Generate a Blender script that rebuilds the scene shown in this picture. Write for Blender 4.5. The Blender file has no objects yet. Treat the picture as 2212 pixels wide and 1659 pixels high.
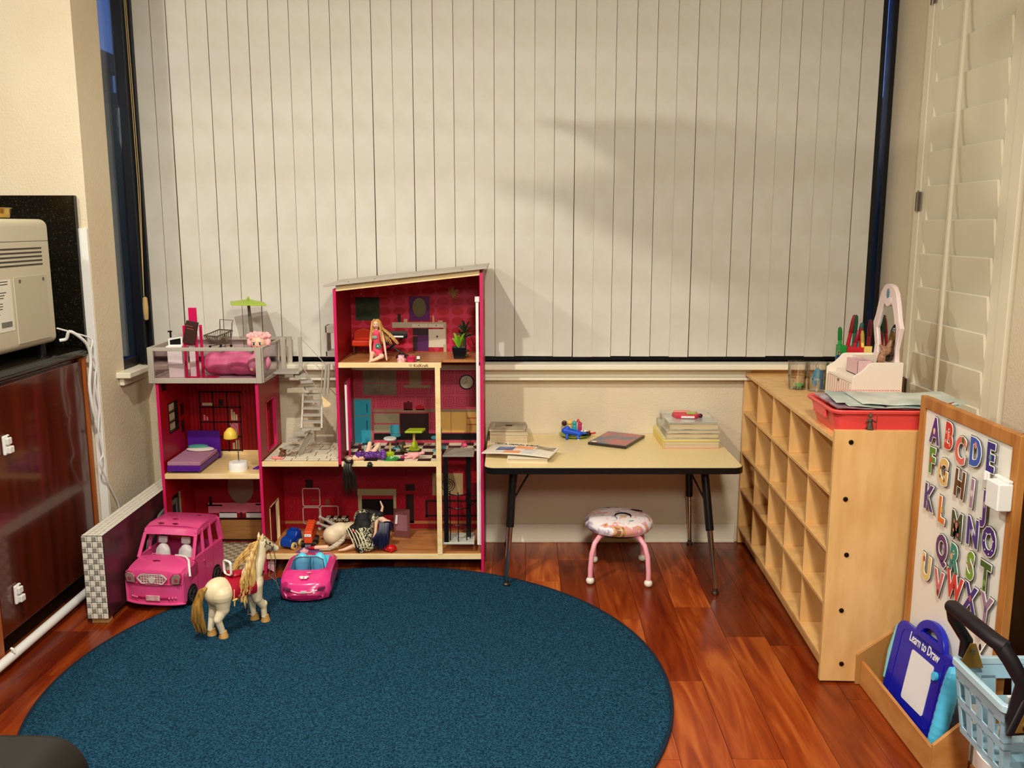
import bpy, bmesh, math, random
from mathutils import Vector, Matrix, noise
from math import sin, cos, pi, radians as R
random.seed(7)
SC = bpy.context.scene
COL = SC.collection
# ---------------------------------------------------------------- camera, world, lights, exposure
CAM_H, PITCH, FPX = 1.37, R(9.95), 1950.0
cd = bpy.data.cameras.new('camera'); cam = bpy.data.objects.new('camera', cd); COL.objects.link(cam)
cam.location = (0, 0, CAM_H); cam.rotation_euler = (pi/2 - PITCH, 0, 0)
cd.lens = 36.0*FPX/2212.0; cd.sensor_width = 36.0; cd.clip_start = 0.05
SC.camera = cam
wd = bpy.data.worlds.new('dusk'); SC.world = wd; wd.use_nodes = True
_n = wd.node_tree.nodes; _l = wd.node_tree.links
_bg = _n['Background']; _tc = _n.new('ShaderNodeTexCoord'); _sx = _n.new('ShaderNodeSeparateXYZ'); _cr = _n.new('ShaderNodeValToRGB')
_l.new(_tc.outputs['Generated'], _sx.inputs[0]); _l.new(_sx.outputs['Z'], _cr.inputs[0]); _l.new(_cr.outputs[0], _bg.inputs[0])
_cr.color_ramp.elements[0].position = 0.0; _cr.color_ramp.elements[0].color = (0.30, 0.50, 0.95, 1)
_cr.color_ramp.elements[1].position = 0.45; _cr.color_ramp.elements[1].color = (0.03, 0.16, 0.85, 1)
_bg.inputs[1].default_value = 1.15
def area(name, loc, size, power, col, target, spread=180):
    ld = bpy.data.lights.new(name, 'AREA'); ld.shape = 'DISK'; ld.size = size; ld.energy = power; ld.color = col; ld.spread = R(spread)
    o = bpy.data.objects.new(name, ld); COL.objects.link(o); o.location = loc
    o.rotation_euler = (Vector(target) - Vector(loc)).to_track_quat('-Z', 'Y').to_euler()
    return o
WARM = (1.0, 0.95, 0.86)
area('ceiling_lamp_light', (-0.82, 1.75, 2.52), 0.045, 36, WARM, (-0.75, 2.65, 0.0), 150)
area('kitchen_lamp_light', (-2.15, 1.9, 2.52), 0.12, 26, WARM, (1.5, 3.2, 1.0))
area('living_lamp_light', (0.35, 0.5, 2.52), 0.26, 31, WARM, (0.3, 2.3, 0.0), 125)
area('side_lamp_light', (0.2, -0.7, 2.2), 0.4, 24, WARM, (0.5, 2.5, 0.2), 140)
SC.view_settings.view_transform = 'Standard'; SC.view_settings.look = 'None'
SC.view_settings.gamma = 1.0; SC.view_settings.use_curve_mapping = False
SC.view_settings.exposure = -0.34
# ---------------------------------------------------------------- helpers
def _ray(u, v):
    x = (u-1106.0)/FPX; y = -(v-829.5)/FPX; c, s = cos(PITCH), sin(PITCH)
    return Vector((x, c+y*s, -s+y*c))
def aY(u, v, Y):
    r = _ray(u, v); return Vector((0, 0, CAM_H)) + r*(Y/r.y)
def aZ(u, v, Z):
    r = _ray(u, v); return Vector((0, 0, CAM_H)) + r*((Z-CAM_H)/r.z)
def aX(u, v, X):
    r = _ray(u, v); return Vector((0, 0, CAM_H)) + r*(X/r.x)
def lin(c): return tuple(((x/255.0)/12.92 if x/255.0 <= .04045 else ((x/255.0+.055)/1.055)**2.4) for x in c) + (1.0,)
MATS = {}
def pm(name, col, rough=.5, metal=0.0, var=None, vs=8.0, vstretch=(1,1,1), bump=0.0, bs=60.0, trans=0.0, alpha=1.0, emit=0.0, coat=0.0, rnd=0.0, spec=.5, detail=4.0, ior=1.45, coord='Object', dist=.004):
    """Principled material; var = second colour mixed in by noise, bump = fine relief, rnd = brightness spread between objects."""
    if name in MATS: return MATS[name]
    m = bpy.data.materials.new(name); m.use_nodes = True; MATS[name] = m
    nt = m.node_tree; b = nt.nodes['Principled BSDF']; L = nt.links.new
    b.inputs['Base Color'].default_value = lin(col); b.inputs['Roughness'].default_value = rough; b.inputs['Metallic'].default_value = metal
    b.inputs['Transmission Weight'].default_value = trans; b.inputs['Coat Weight'].default_value = coat; b.inputs['Coat Roughness'].default_value = .08
    b.inputs['Specular IOR Level'].default_value = spec; b.inputs['IOR'].default_value = ior; b.inputs['Alpha'].default_value = alpha
    if emit: b.inputs['Emission Color'].default_value = lin(col); b.inputs['Emission Strength'].default_value = emit
    out = None
    if var or bump or rnd:
        tc = nt.nodes.new('ShaderNodeTexCoord'); mp = nt.nodes.new('ShaderNodeMapping'); L(tc.outputs[coord], mp.inputs[0])
        mp.inputs['Scale'].default_value = vstretch
    if var:
        nz = nt.nodes.new('ShaderNodeTexNoise'); nz.inputs['Scale'].default_value = vs; nz.inputs['Detail'].default_value = detail
        L(mp.outputs[0], nz.inputs[0]); rp = nt.nodes.new('ShaderNodeValToRGB'); L(nz.outputs[0], rp.inputs[0])
        rp.color_ramp.elements[0].color = lin(col); rp.color_ramp.elements[1].color = lin(var)
        rp.color_ramp.elements[0].position = .38; rp.color_ramp.elements[1].position = .66
        out = rp.outputs[0]
    if rnd:
        oi = nt.nodes.new('ShaderNodeObjectInfo'); hs = nt.nodes.new('ShaderNodeHueSaturation'); mr = nt.nodes.new('ShaderNodeMapRange')
        L(oi.outputs['Random'], mr.inputs[0]); mr.inputs[3].default_value = 1-rnd; mr.inputs[4].default_value = 1+rnd; L(mr.outputs[0], hs.inputs['Value'])
        if out: L(out, hs.inputs['Color'])
        else: hs.inputs['Color'].default_value = lin(col)
        out = hs.outputs[0]
    if out: L(out, b.inputs['Base Color'])
    if bump:
        n2 = nt.nodes.new('ShaderNodeTexNoise'); n2.inputs['Scale'].default_value = bs; n2.inputs['Detail'].default_value = 3
        L(mp.outputs[0], n2.inputs[0]); bp = nt.nodes.new('ShaderNodeBump'); bp.inputs['Strength'].default_value = bump; bp.inputs['Distance'].default_value = dist
        L(n2.outputs[0], bp.inputs['Height']); L(bp.outputs[0], b.inputs['Normal'])
    return m
def mathn(nt, op, a, b=None, c=None):
    n = nt.nodes.new('ShaderNodeMath'); n.operation = op
    for i, x in enumerate((a, b, c)):
        if x is None: continue
        if isinstance(x, (int, float)): n.inputs[i].default_value = x
        else: nt.links.new(x, n.inputs[i])
    return n.outputs[0]
def pattern(name, kind, c1, c2, sx, sz, rough=.45, a='X', th=.12):
    """flat printed pattern in the plane (a, Z): stripes, ovals, ogee, maze, tile, check"""
    if name in MATS: return MATS[name]
    m = pm(name, c1, rough); nt = m.node_tree; b = nt.nodes['Principled BSDF']
    tc = nt.nodes.new('ShaderNodeTexCoord'); sp = nt.nodes.new('ShaderNodeSeparateXYZ'); nt.links.new(tc.outputs['Object'], sp.inputs[0])
    x = mathn(nt, 'MULTIPLY', sp.outputs[a], sx); z = mathn(nt, 'MULTIPLY', sp.outputs['Y' if kind in ('check', 'tile') else 'Z'], sz)
    fx = mathn(nt, 'SUBTRACT', mathn(nt, 'FRACT', x), .5); fz = mathn(nt, 'SUBTRACT', mathn(nt, 'FRACT', z), .5)
    if kind == 'stripes': f = mathn(nt, 'LESS_THAN', mathn(nt, 'ABSOLUTE', fx), th)
    elif kind == 'ovals':
        d = mathn(nt, 'ADD', mathn(nt, 'MULTIPLY', fx, fx), mathn(nt, 'MULTIPLY', fz, fz)); f = mathn(nt, 'LESS_THAN', d, th)
    elif kind == 'ogee':
        c = mathn(nt, 'ADD', mathn(nt, 'COSINE', mathn(nt, 'MULTIPLY', x, 2*pi)), mathn(nt, 'COSINE', mathn(nt, 'MULTIPLY', z, 2*pi)))
        f1 = mathn(nt, 'LESS_THAN', mathn(nt, 'ABSOLUTE', mathn(nt, 'SUBTRACT', c, .35)), th); f2 = mathn(nt, 'LESS_THAN', mathn(nt, 'ABSOLUTE', mathn(nt, 'SUBTRACT', c, -1.1)), th*.7)
        f = mathn(nt, 'MAXIMUM', f1, f2)
    elif kind == 'maze':
        mx = mathn(nt, 'MAXIMUM', mathn(nt, 'ABSOLUTE', fx), mathn(nt, 'ABSOLUTE', fz)); f = mathn(nt, 'LESS_THAN', mathn(nt, 'FRACT', mathn(nt, 'MULTIPLY', mx, 6.0)), th)
    elif kind == 'check':
        f = mathn(nt, 'GREATER_THAN', mathn(nt, 'MULTIPLY', fx, fz), 0.0)
    mx2 = nt.nodes.new('ShaderNodeMix'); mx2.data_type = 'RGBA'; nt.links.new(f, mx2.inputs[0]); mx2.inputs[6].default_value = lin(c1); mx2.inputs[7].default_value = lin(c2)
    nt.links.new(mx2.outputs[2], b.inputs['Base Color'])
    return m
class M:
    """collects shapes; world coordinates when made with a thing: M(t)"""
    def __init__(s, t=None):
        s.v = []; s.f = []; s.mi = []; s.k = 0
        s.off = Vector(t.location) if t is not None else Vector((0, 0, 0)); s.T = None
    def add(s, vs, fs):
        n = len(s.v)
        if s.T is not None: vs = [s.T @ Vector(v) for v in vs]
        s.v += [tuple(v) for v in vs]; s.f += [tuple(i+n for i in f) for f in fs]; s.mi += [s.k]*len(fs); return s
    def box(s, x0, x1, y0, y1, z0, z1):
        return s.add([(x0,y0,z0),(x1,y0,z0),(x1,y1,z0),(x0,y1,z0),(x0,y0,z1),(x1,y0,z1),(x1,y1,z1),(x0,y1,z1)],
                     [(0,3,2,1),(4,5,6,7),(0,1,5,4),(1,2,6,5),(2,3,7,6),(3,0,4,7)])
    def obox(s, c, size, rot=(0,0,0)):
        m = Matrix.Translation(Vector(c)) @ __import__('mathutils').Euler(rot).to_matrix().to_4x4(); a, b, d = (q/2 for q in size)
        vs = [m @ Vector(p) for p in ((-a,-b,-d),(a,-b,-d),(a,b,-d),(-a,b,-d),(-a,-b,d),(a,-b,d),(a,b,d),(-a,b,d))]
        return s.add(vs, [(0,3,2,1),(4,5,6,7),(0,1,5,4),(1,2,6,5),(2,3,7,6),(3,0,4,7)])
    def bar(s, p, q, w, h, up=(0,0,1)):
        p, q = Vector(p), Vector(q); d = (q-p).normalized(); x = d.cross(Vector(up)); x = x.normalized() if x.length > 1e-4 else Vector((1,0,0)); u = x.cross(d).normalized()
        vs = [b + x*sx*w/2 + u*sz*h/2 for b in (p, q) for sx, sz in ((-1,-1),(1,-1),(1,1),(-1,1))]
        return s.add(vs, [(0,1,2,3),(7,6,5,4),(0,4,5,1),(1,5,6,2),(2,6,7,3),(3,7,4,0)])
    def loft(s, rings, caps=True, closed=True):
        n = len(rings[0]); vs = [p for r in rings for p in r]; fs = []
        for i in range(len(rings)-1):
            for j in range(n if closed else n-1):
                a = i*n+j; b = i*n+(j+1) % n; fs.append((a, b, b+n, a+n))
        if caps: fs.append(tuple(range(n))[::-1]); fs.append(tuple((len(rings)-1)*n+j for j in range(n)))
        return s.add(vs, fs)
    def tube(s, pts, r, n=8, caps=True, flat=1.0):
        pts = [Vector(p) for p in pts]; rr = r if isinstance(r, (list, tuple)) else [r]*len(pts); rings = []
        d0 = (pts[1]-pts[0]).normalized(); u = d0.orthogonal().normalized()
        for i, p in enumerate(pts):
            d = ((pts[i+1]-p) if i == 0 else (p-pts[i-1]) if i == len(pts)-1 else (pts[i+1]-p).normalized()+(p-pts[i-1]).normalized())
            d = d.normalized() if d.length > 1e-9 else d0
            u = (u - d*u.dot(d)); u = u.normalized() if u.length > 1e-6 else d.orthogonal().normalized(); w = d.cross(u)
            rings.append([p + (u*cos(2*pi*j/n) + w*sin(2*pi*j/n)*flat)*rr[i] for j in range(n)])
        return s.loft(rings, caps)
    def cyl(s, p, q, r, r2=None, n=16): return s.tube([p, q], [r, r if r2 is None else r2], n)
    def ell(s, c, r, n=14, m=8, rot=None):
        c = Vector(c); r = (r, r, r) if isinstance(r, (int, float)) else r; rm = __import__('mathutils').Euler(rot).to_matrix() if rot else None
        vs = []; fs = []
        for i in range(1, m):
            t = pi*i/m
            for j in range(n):
                p = Vector((r[0]*sin(t)*cos(2*pi*j/n), r[1]*sin(t)*sin(2*pi*j/n), r[2]*cos(t))); vs.append(c + (rm @ p if rm else p))
        top = Vector((0,0,r[2])); k = len(vs); vs += [c + (rm @ top if rm else top), c - (rm @ top if rm else top)]
        for i in range(m-2):
            for j in range(n): a = i*n+j; b = i*n+(j+1) % n; fs.append((a, a+n, b+n, b))
        for j in range(n): fs.append((k, j, (j+1) % n)); fs.append((k+1, (m-2)*n+(j+1) % n, (m-2)*n+j))
        return s.add(vs, fs)
    def lathe(s, prof, c=(0,0,0), n=24, ax=None):
        c = Vector(c); q = Vector(ax).to_track_quat('Z', 'Y') if ax else None; rings = []
        for r, z in prof:
            ring = [Vector((max(r, 1e-5)*cos(2*pi*j/n), max(r, 1e-5)*sin(2*pi*j/n), z)) for j in range(n)]
            rings.append([c + (q @ p if q else p) for p in ring])
        if prof[0][0] > 1e-4 and prof[-1][0] > 1e-4: return s.loft(rings+[rings[0]], False)
        return s.loft(rings, True)
    def prism(s, poly, a, b, axis='y'):
        f = {'y': lambda p, t: (p[0], t, p[1]), 'x': lambda p, t: (t, p[0], p[1]), 'z': lambda p, t: (p[0], p[1], t)}[axis]
        return s.loft([[f(p, a) for p in poly], [f(p, b) for p in poly]])
    def cap(s, p, q, r1, r2=None, n=12):
        """tapered capsule, for shapes that are merged into one body"""
        r2 = r1 if r2 is None else r2; s.ell(p, r1, n, 8); s.ell(q, r2, n, 8); s.tube([p, q], [r1*.985, r2*.985], n); return s
    def mesh(s, name):
        me = bpy.data.meshes.new(name); me.from_pydata([Vector(v)-s.off for v in s.v], [], s.f)
        bm = bmesh.new(); bm.from_mesh(me); bmesh.ops.recalc_face_normals(bm, faces=bm.faces); bm.to_mesh(me); bm.free()
        return me
    def build(s, name, mat, parent=None, smooth=False, bevel=0.0, seg=2, sub=0, remesh=0.0, relax=0, label=None, kind=None):
        me = s.mesh(name); mats = mat if isinstance(mat, (list, tuple)) else [mat]
        for x in mats: me.materials.append(x)
        if len(mats) > 1:
            for p, i in zip(me.polygons, s.mi): p.material_index = i
        if smooth or remesh: me.polygons.foreach_set('use_smooth', [True]*len(me.polygons))
        o = bpy.data.objects.new(name, me); COL.objects.link(o)
        if parent is not None: o.parent = parent
        else: o.location = s.off
        if remesh:
            r = o.modifiers.new('r', 'REMESH'); r.mode = 'VOXEL'; r.voxel_size = remesh; r.use_smooth_shade = True
            if relax: q = o.modifiers.new('s', 'SMOOTH'); q.iterations = relax; q.factor = .5
        if bevel:
            b = o.modifiers.new('b', 'BEVEL'); b.width = bevel; b.segments = seg; b.limit_method = 'ANGLE'; b.angle_limit = R(40)
            me.polygons.foreach_set('use_smooth', [True]*len(me.polygons)); b.harden_normals = True
        if sub: q = o.modifiers.new('u', 'SUBSURF'); q.levels = q.render_levels = sub
        if smooth and not (bevel or sub or remesh):
            try: me.set_sharp_from_angle(angle=R(38))
            except Exception: pass
        if label: o['label'] = label
        if kind: o['kind'] = kind
        return o
def thing(name, label, cat, loc=(0,0,0), rz=0.0, group=None, tilt=None):
    o = bpy.data.objects.new(name, None); COL.objects.link(o); o.empty_display_size = .02
    o.location = loc; o.rotation_euler = tilt if tilt else (0, 0, rz); tag(o, label, cat, group); return o
def tag(o, label, cat, group=None):
    o['label'] = label; o['category'] = cat
    if group: o['group'] = group
    return o
def struct(o): o['kind'] = 'structure'; return o
def dup(root, loc, rz=None, label=None):
    r = root.copy(); COL.objects.link(r); r.location = loc
    if rz is not None: r.rotation_euler = (0, 0, rz)
    if label: r['label'] = label
    for ch in root.children:
        c = ch.copy(); COL.objects.link(c); c.parent = r
        for g in ch.children: d = g.copy(); COL.objects.link(d); d.parent = c
    return r
def rrect(w, h, r, n=5, cx=0, cy=0):
    pts = []
    for k, (sx, sy) in enumerate(((1,1),(-1,1),(-1,-1),(1,-1))):
        for i in range(n+1):
            a = pi/2*k + pi/2*i/n; pts.append((cx + sx*(w/2-r) + r*cos(a), cy + sy*(h/2-r) + r*sin(a)))
    return pts
def frame_ring(m, outer, inner, a, b, axis='y'):
    """a flat frame: the ring between two outlines of equal count, with thickness"""
    f = {'y': lambda p, t: (p[0], t, p[1]), 'x': lambda p, t: (t, p[0], p[1]), 'z': lambda p, t: (p[0], p[1], t)}[axis]
    n = len(outer); vs = [f(p, a) for p in outer]+[f(p, a) for p in inner]+[f(p, b) for p in outer]+[f(p, b) for p in inner]; fs = []
    for j in range(n):
        k = (j+1) % n
        fs += [(j, k, n+k, n+j), (2*n+j, 3*n+j, 3*n+k, 2*n+k), (j, 2*n+j, 2*n+k, k), (n+j, n+k, 3*n+k, 3*n+j)]
    return m.add(vs, fs)
def text(body, name, size, mat, parent, mtx, depth=.0004, bold=0.0, label=None):
    c = bpy.data.curves.new(name, 'FONT'); c.body = body; c.size = size; c.extrude = depth; c.offset = bold; c.align_x = 'CENTER'; c.align_y = 'CENTER'; c.resolution_u = 3
    o = bpy.data.objects.new('tmp', c); COL.objects.link(o); bpy.context.view_layer.update()
    me = bpy.data.meshes.new_from_object(o.evaluated_get(bpy.context.evaluated_depsgraph_get())); me.name = name
    bpy.data.objects.remove(o); me.transform(mtx); me.materials.clear(); me.materials.append(mat)
    q = bpy.data.objects.new(name, me); COL.objects.link(q)
    if parent is not None: q.parent = parent
    if label: q['label'] = label
    return q
def frame3(o, x, y):
    """matrix with origin o, local x and y directions"""
    x = Vector(x).normalized(); y = Vector(y); z = x.cross(y).normalized(); y = z.cross(x)
    m = Matrix((x, y, z)).transposed().to_4x4(); m.translation = Vector(o); return m
def curve(P, n=4):
    """smooth path through points"""
    P = [Vector(p) for p in P]; Q = [P[0]*2-P[1]]+P+[P[-1]*2-P[-2]]; out = []
    for i in range(1, len(Q)-2):
        a, b, c, d = Q[i-1:i+3]
        for k in range(n): t = k/n; out.append(.5*((2*b)+(c-a)*t+(2*a-5*b+4*c-d)*t*t+(3*b-a-3*c+d)*t**3))
    return out+[P[-1]]
# ---------------------------------------------------------------- common materials
WALL = pm('painted_stucco', (226,212,182), .75, bump=.5, bs=120, var=(220,204,172), vs=3, coord='Generated' if False else 'Object')
WHITE = pm('white_trim_paint', (240,232,208), .45)
DARKFRAME = pm('dark_window_frame', (9,11,18), .4)
WOOD = pm('pale_plywood', (230,184,118), .42, var=(214,164,98), vs=5, vstretch=(6,6,.6), bump=.05, bs=40)
PLASTICW = pm('white_plastic', (238,236,228), .35)
BLACK = pm('black_plastic', (10,10,11), .35)
CHROME = pm('chrome', (205,200,190), .15, 1.0)
STEEL = pm('dull_steel', (120,112,100), .35, 1.0)
GLASS = None
def glassmat(name, tint=(255,255,255), gl=.1, rough=.03):
    if name in MATS: return MATS[name]
    m = bpy.data.materials.new(name); m.use_nodes = True; nt = m.node_tree; MATS[name] = m
    nt.nodes.remove(nt.nodes['Principled BSDF']); o = nt.nodes['Material Output']; t = nt.nodes.new('ShaderNodeBsdfTransparent'); g = nt.nodes.new('ShaderNodeBsdfGlossy'); x = nt.nodes.new('ShaderNodeMixShader')
    t.inputs[0].default_value = lin(tint); g.inputs['Roughness'].default_value = rough
    lw = nt.nodes.new('ShaderNodeLayerWeight'); lw.inputs[0].default_value = .25
    ad = nt.nodes.new('ShaderNodeMath'); ad.operation = 'MULTIPLY_ADD'; ad.inputs[1].default_value = .6; ad.inputs[2].default_value = gl
    nt.links.new(lw.outputs['Fresnel'], ad.inputs[0]); nt.links.new(ad.outputs[0], x.inputs[0]); nt.links.new(t.outputs[0], x.inputs[1]); nt.links.new(g.outputs[0], x.inputs[2]); nt.links.new(x.outputs[0], o.inputs[0]); return m
PANE = glassmat('clear_glass', (225,232,240), .04)
ACRYL = glassmat('clear_acrylic', (250,244,246), .05, .12)
# ---------------------------------------------------------------- floor of individual planks
def plankmat():
    m = bpy.data.materials.new('cherry_plank'); m.use_nodes = True; nt = m.node_tree; b = nt.nodes['Principled BSDF']; L = nt.links.new
    g = nt.nodes.new('ShaderNodeNewGeometry'); oi = nt.nodes.new('ShaderNodeObjectInfo'); ad = nt.nodes.new('ShaderNodeVectorMath'); ad.operation = 'ADD'
    sc = nt.nodes.new('ShaderNodeVectorMath'); sc.operation = 'SCALE'; cb = nt.nodes.new('ShaderNodeCombineXYZ')
    L(oi.outputs['Random'], cb.inputs[0]); L(oi.outputs['Random'], cb.inputs[1]); L(cb.outputs[0], sc.inputs[0]); sc.inputs['Scale'].default_value = 37
    L(g.outputs['Position'], ad.inputs[0]); L(sc.outputs[0], ad.inputs[1])
    mp = nt.nodes.new('ShaderNodeMapping'); mp.inputs['Scale'].default_value = (9, 1.1, 1); L(ad.outputs[0], mp.inputs[0])
    nz = nt.nodes.new('ShaderNodeTexNoise'); nz.inputs['Scale'].default_value = 1.6; nz.inputs['Detail'].default_value = 6; nz.inputs['Distortion'].default_value = 1.6; L(mp.outputs[0], nz.inputs[0])
    rp = nt.nodes.new('ShaderNodeValToRGB'); L(nz.outputs[0], rp.inputs[0]); e = rp.color_ramp.elements
    e[0].position = .28; e[0].color = lin((112,34,8)); e[1].position = .72; e[1].color = lin((182,96,38)); x = e.new(.5); x.color = lin((150,62,18))
    ra = nt.nodes.new('ShaderNodeValToRGB'); L(oi.outputs['Random'], ra.inputs[0]); q = ra.color_ramp.elements
    q[0].position = 0; q[0].color = (.40, .24, .18, 1); q[1].position = 1; q[1].color = (1.55, 1.75, 1.8, 1); y = q.new(.30); y.color = (.72, .58, .52, 1); y = q.new(.65); y.color = (1.1, 1.1, 1.1, 1)
    mx = nt.nodes.new('ShaderNodeMix'); mx.data_type = 'RGBA'; mx.blend_type = 'MULTIPLY'; mx.inputs[0].default_value = 1; L(rp.outputs[0], mx.inputs[6]); L(ra.outputs[0], mx.inputs[7])
    L(mx.outputs[2], b.inputs['Base Color']); b.inputs['Roughness'].default_value = .27
    bp = nt.nodes.new('ShaderNodeBump'); bp.inputs['Strength'].default_value = .06; bp.inputs['Distance'].default_value = .003; L(nz.outputs[0], bp.inputs['Height']); L(bp.outputs[0], b.inputs['Normal'])
    return m
PLK = plankmat()
fl = struct(M().box(-3.6, 1.9, -1.7, 4.0, -.05, -.003).build('floor', pm('floor_joint', (40,14,6), .7)))
pw = .1355; rng = random.Random(11); ub = None
for i in range(-20, 12):
    x0 = .7225 + (i)*pw
    if x0 < -2.6 or x0 > 1.6: continue
    y = 1.2 + rng.random()*.5 if i != 0 else 1.35
    forced = {0: [1.3, 2.1, 2.86, 3.95], -1: [1.4, 2.15, 3.1, 3.95], -2: [1.2, 1.75, 2.56, 3.95], -3: [1.3, 2.147, 3.0, 3.95]}.get(i)
    ys = forced or None
    if not ys:
        ys = [y]
        while ys[-1] < 3.9: ys.append(min(ys[-1] + rng.choice([.45, .6, .75, .9, 1.1]), 3.95))
    for a, b in zip(ys, ys[1:]):
        if ub is None:
            q = M().box(-.5, .5, -.5, .5, -1, 0); o = q.build('plank', PLK, fl); ub = o.data
        else:
            o = bpy.data.objects.new('plank', ub); COL.objects.link(o); o.parent = fl
        xm = x0 + pw/2; ym = (a+b)/2; an = R(-1.0)
        o.location = (xm + (ym-2.9)*.018, ym, 0); o.scale = (pw-.0014, b-a-.0014, .006 ); o.rotation_euler = (0, 0, an)
# ---------------------------------------------------------------- walls
YB, XW, CEIL = 3.8, 1.555, 2.60
m = M(); m.box(-XW-.1, XW+.1, YB, YB+.12, 0, .80); struct(m.build('wall_back', WALL))
struct(M().box(-XW-.1, XW+.1, YB, YB+.12, 2.42, CEIL).build('wall_back_header', WALL))
m = M(); m.box(-XW-.12, -XW, 3.36, YB, 0, .80); m.box(-XW-.12, -XW, 3.36, 3.575, .80, CEIL); m.box(-XW-.12, -XW, 3.575, YB, 2.42, CEIL); struct(m.build('wall_left', WALL))
struct(M().box(-3.6, -XW-.12, 3.36, 3.48, 0, CEIL).build('wall_kitchen', WALL))
m = M(); m.box(XW, XW+.12, 3.50, YB+.12, 0, CEIL); m.box(XW, XW+.12, 2.80, 3.50, 0, .58); m.box(XW-.03, XW+.12, -1.7, 2.745, 0, CEIL); m.box(XW, XW+.12, 2.745, 2.80, 0, CEIL); struct(m.build('wall_right', WALL))
struct(M().box(-3.6, 1.9, -1.8, -1.7, 0, CEIL).build('wall_rear', WALL)); struct(M().box(-3.7, -3.6, -1.8, 3.5, 0, CEIL).build('wall_far_left', WALL))
struct(M().box(-3.7, 1.9, -1.8, 3.95, CEIL, CEIL+.05).build('ceiling', pm('ceiling_paint', (235,225,205), .85)))
m = M(); m.box(-1.5, .975, 3.784, 3.7995, 0, .083); m.box(-1.5, .975, 3.780, 3.7995, .0, .012); struct(m.build('baseboard_back', WHITE, bevel=.003))
# window sills and mouldings
m = M(); m.box(-1.5, XW-.002, 3.712, 3.84, .777, .800); struct(m.build('trim_1', WHITE, bevel=.004))
m = M(); m.box(-1.5, XW-.002, 3.765, 3.7995, .738, .776); m.box(-1.5, XW-.002, 3.755, 3.7995, .726, .738); struct(m.build('trim_2', WHITE, bevel=.003))
m = M(); m.box(-1.64, -1.50, 3.50, 3.712, .777, .800); m.box(-1.5545, -1.535, 3.52, 3.76, .745, .776); struct(m.build('trim_3', WHITE, bevel=.004))
# dark corner window frames
m = M(); m.box(-XW, -1.505, 3.835, 3.88, .80, 2.42); m.box(-XW, XW, 3.835, 3.88, .80, .842); m.box(1.478, 1.512, 3.83, 3.88, .80, 2.42); m.box(1.533, 1.5545, 3.83, 3.88, .80, 2.42); m.box(-.02, .02, 3.84, 3.88, .8, 2.42)
w1 = struct(m.build('window_1', DARKFRAME, bevel=.002))
M().box(-1.5, 1.54, 3.856, 3.860, .842, 2.42).build('pane', PANE, w1)
m = M(); m.box(-1.575, -1.530, 3.735, 3.80, .80, 2.42); m.box(-1.53, -1.512, 3.775, 3.832, .80, 2.42); m.box(-1.59, -1.556, 3.576, 3.735, .80, .838)
w2 = struct(m.build('window_2', DARKFRAME, bevel=.002))
M().box(-1.568, -1.564, 3.578, 3.733, .838, 2.42).build('pane', PANE, w2)
# outside: neighbouring house with a chimney, hedge
t = thing('neighbour_house', 'dark silhouette of a neighbouring house with chimney outside the left window', 'house', (-5.5, 12, -1))
NH = pm('night_wall', (84,82,52), .9)
hz = aY(230, 228, 12).z; c0 = aY(238, 115, 12)
M(t).box(-9.5, -3.6, 11.9, 15, -1, hz).build('wall', NH, t)
M(t).prism([(-9.7, hz), (-3.4, hz), (-6.5, hz+.25)], 11.8, 15, 'y').build('roof', pm('night_roof', (26,28,34), .9), t)
m = M(t); m.box(c0.x-.55, c0.x-.12, 11.8, 12.3, hz-.1, c0.z); m.box(c0.x-.62, c0.x, 11.75, 12.35, c0.z-.22, c0.z); m.build('chimney', pm('night_brick', (30,26,28), .9), t)
t = thing('garden_hedge', 'dark hedge and tree line beyond the right edge of the blinds', 'hedge', (3, 13, -1)); HD = pm('night_leaf', (20,30,24), .9)
m = M(t); rr = random.Random(3)
for k in range(60):
    x = -2.8+rr.random()*13; m.ell((x, 16+rr.random(), 2.6+rr.random()*.62), .35+rr.random()*.2, 7, 5)
m.build('foliage', HD, t, kind='stuff'); M(t).box(-3.2, 11, 16, 17, -1, 3.1).build('hedge_body', HD, t)
# ---------------------------------------------------------------- vertical blind
bl = thing('vertical_blind', 'large cream vertical blind closed across the back window', 'blind', (0, 3.79, 2.40))
BLM = pm('blind_fabric', (214,210,198), .8, var=(206,200,184), vs=7, vstretch=(1,1,1), bump=.25, bs=22, detail=6)
M(bl).box(-1.52, 1.49, 3.765, 3.83, 2.365, 2.418).build('headrail', WHITE, bl, bevel=.004)
us = [284.5, 322.9, 357.6, 401.6, 446.3, 490.2, 534.7, 578.6, 622.4]; xs = [aY(u, 30, 3.79).x for u in us]
last = aY(1866.6, 30, 3.79).x; n = 28; st = (last-xs[-1])/n; xs += [xs[-1]+st*(i+1) for i in range(n)] + [aY(1908, 30, 3.79).x]
rr = random.Random(5)
for i in range(len(xs)-1):
    a, b = xs[i], xs[i+1]; w = b-a-.0018; cx = (a+b)/2; lean = (rr.random()-.5)*.004
    o = M(); zb = .822+rr.random()*.004; o.box(-w/2, w/2, -.0006, .0006, zb-2.38, 0); o.box(-w/2+.001, w/2-.001, -.0014, .0014, zb-2.38, zb-2.35)
    q = o.build('vane', BLM, bl); q.location = (cx, 3.79-3.79, -.02); q.rotation_euler = (0, lean*.5, -R(1.2+rr.random()*.6))
rs_ = thing('vane_gap_backing', 'added dark brown sheet behind the cream blind, standing for the shade in its gaps', 'backing sheet', (0, 3.815, 2.40)); SHB = pm('gap_shade_brown', (122,88,40), .8)  # added sheet: its brown stands for the dark shade lines between the vanes
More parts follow.
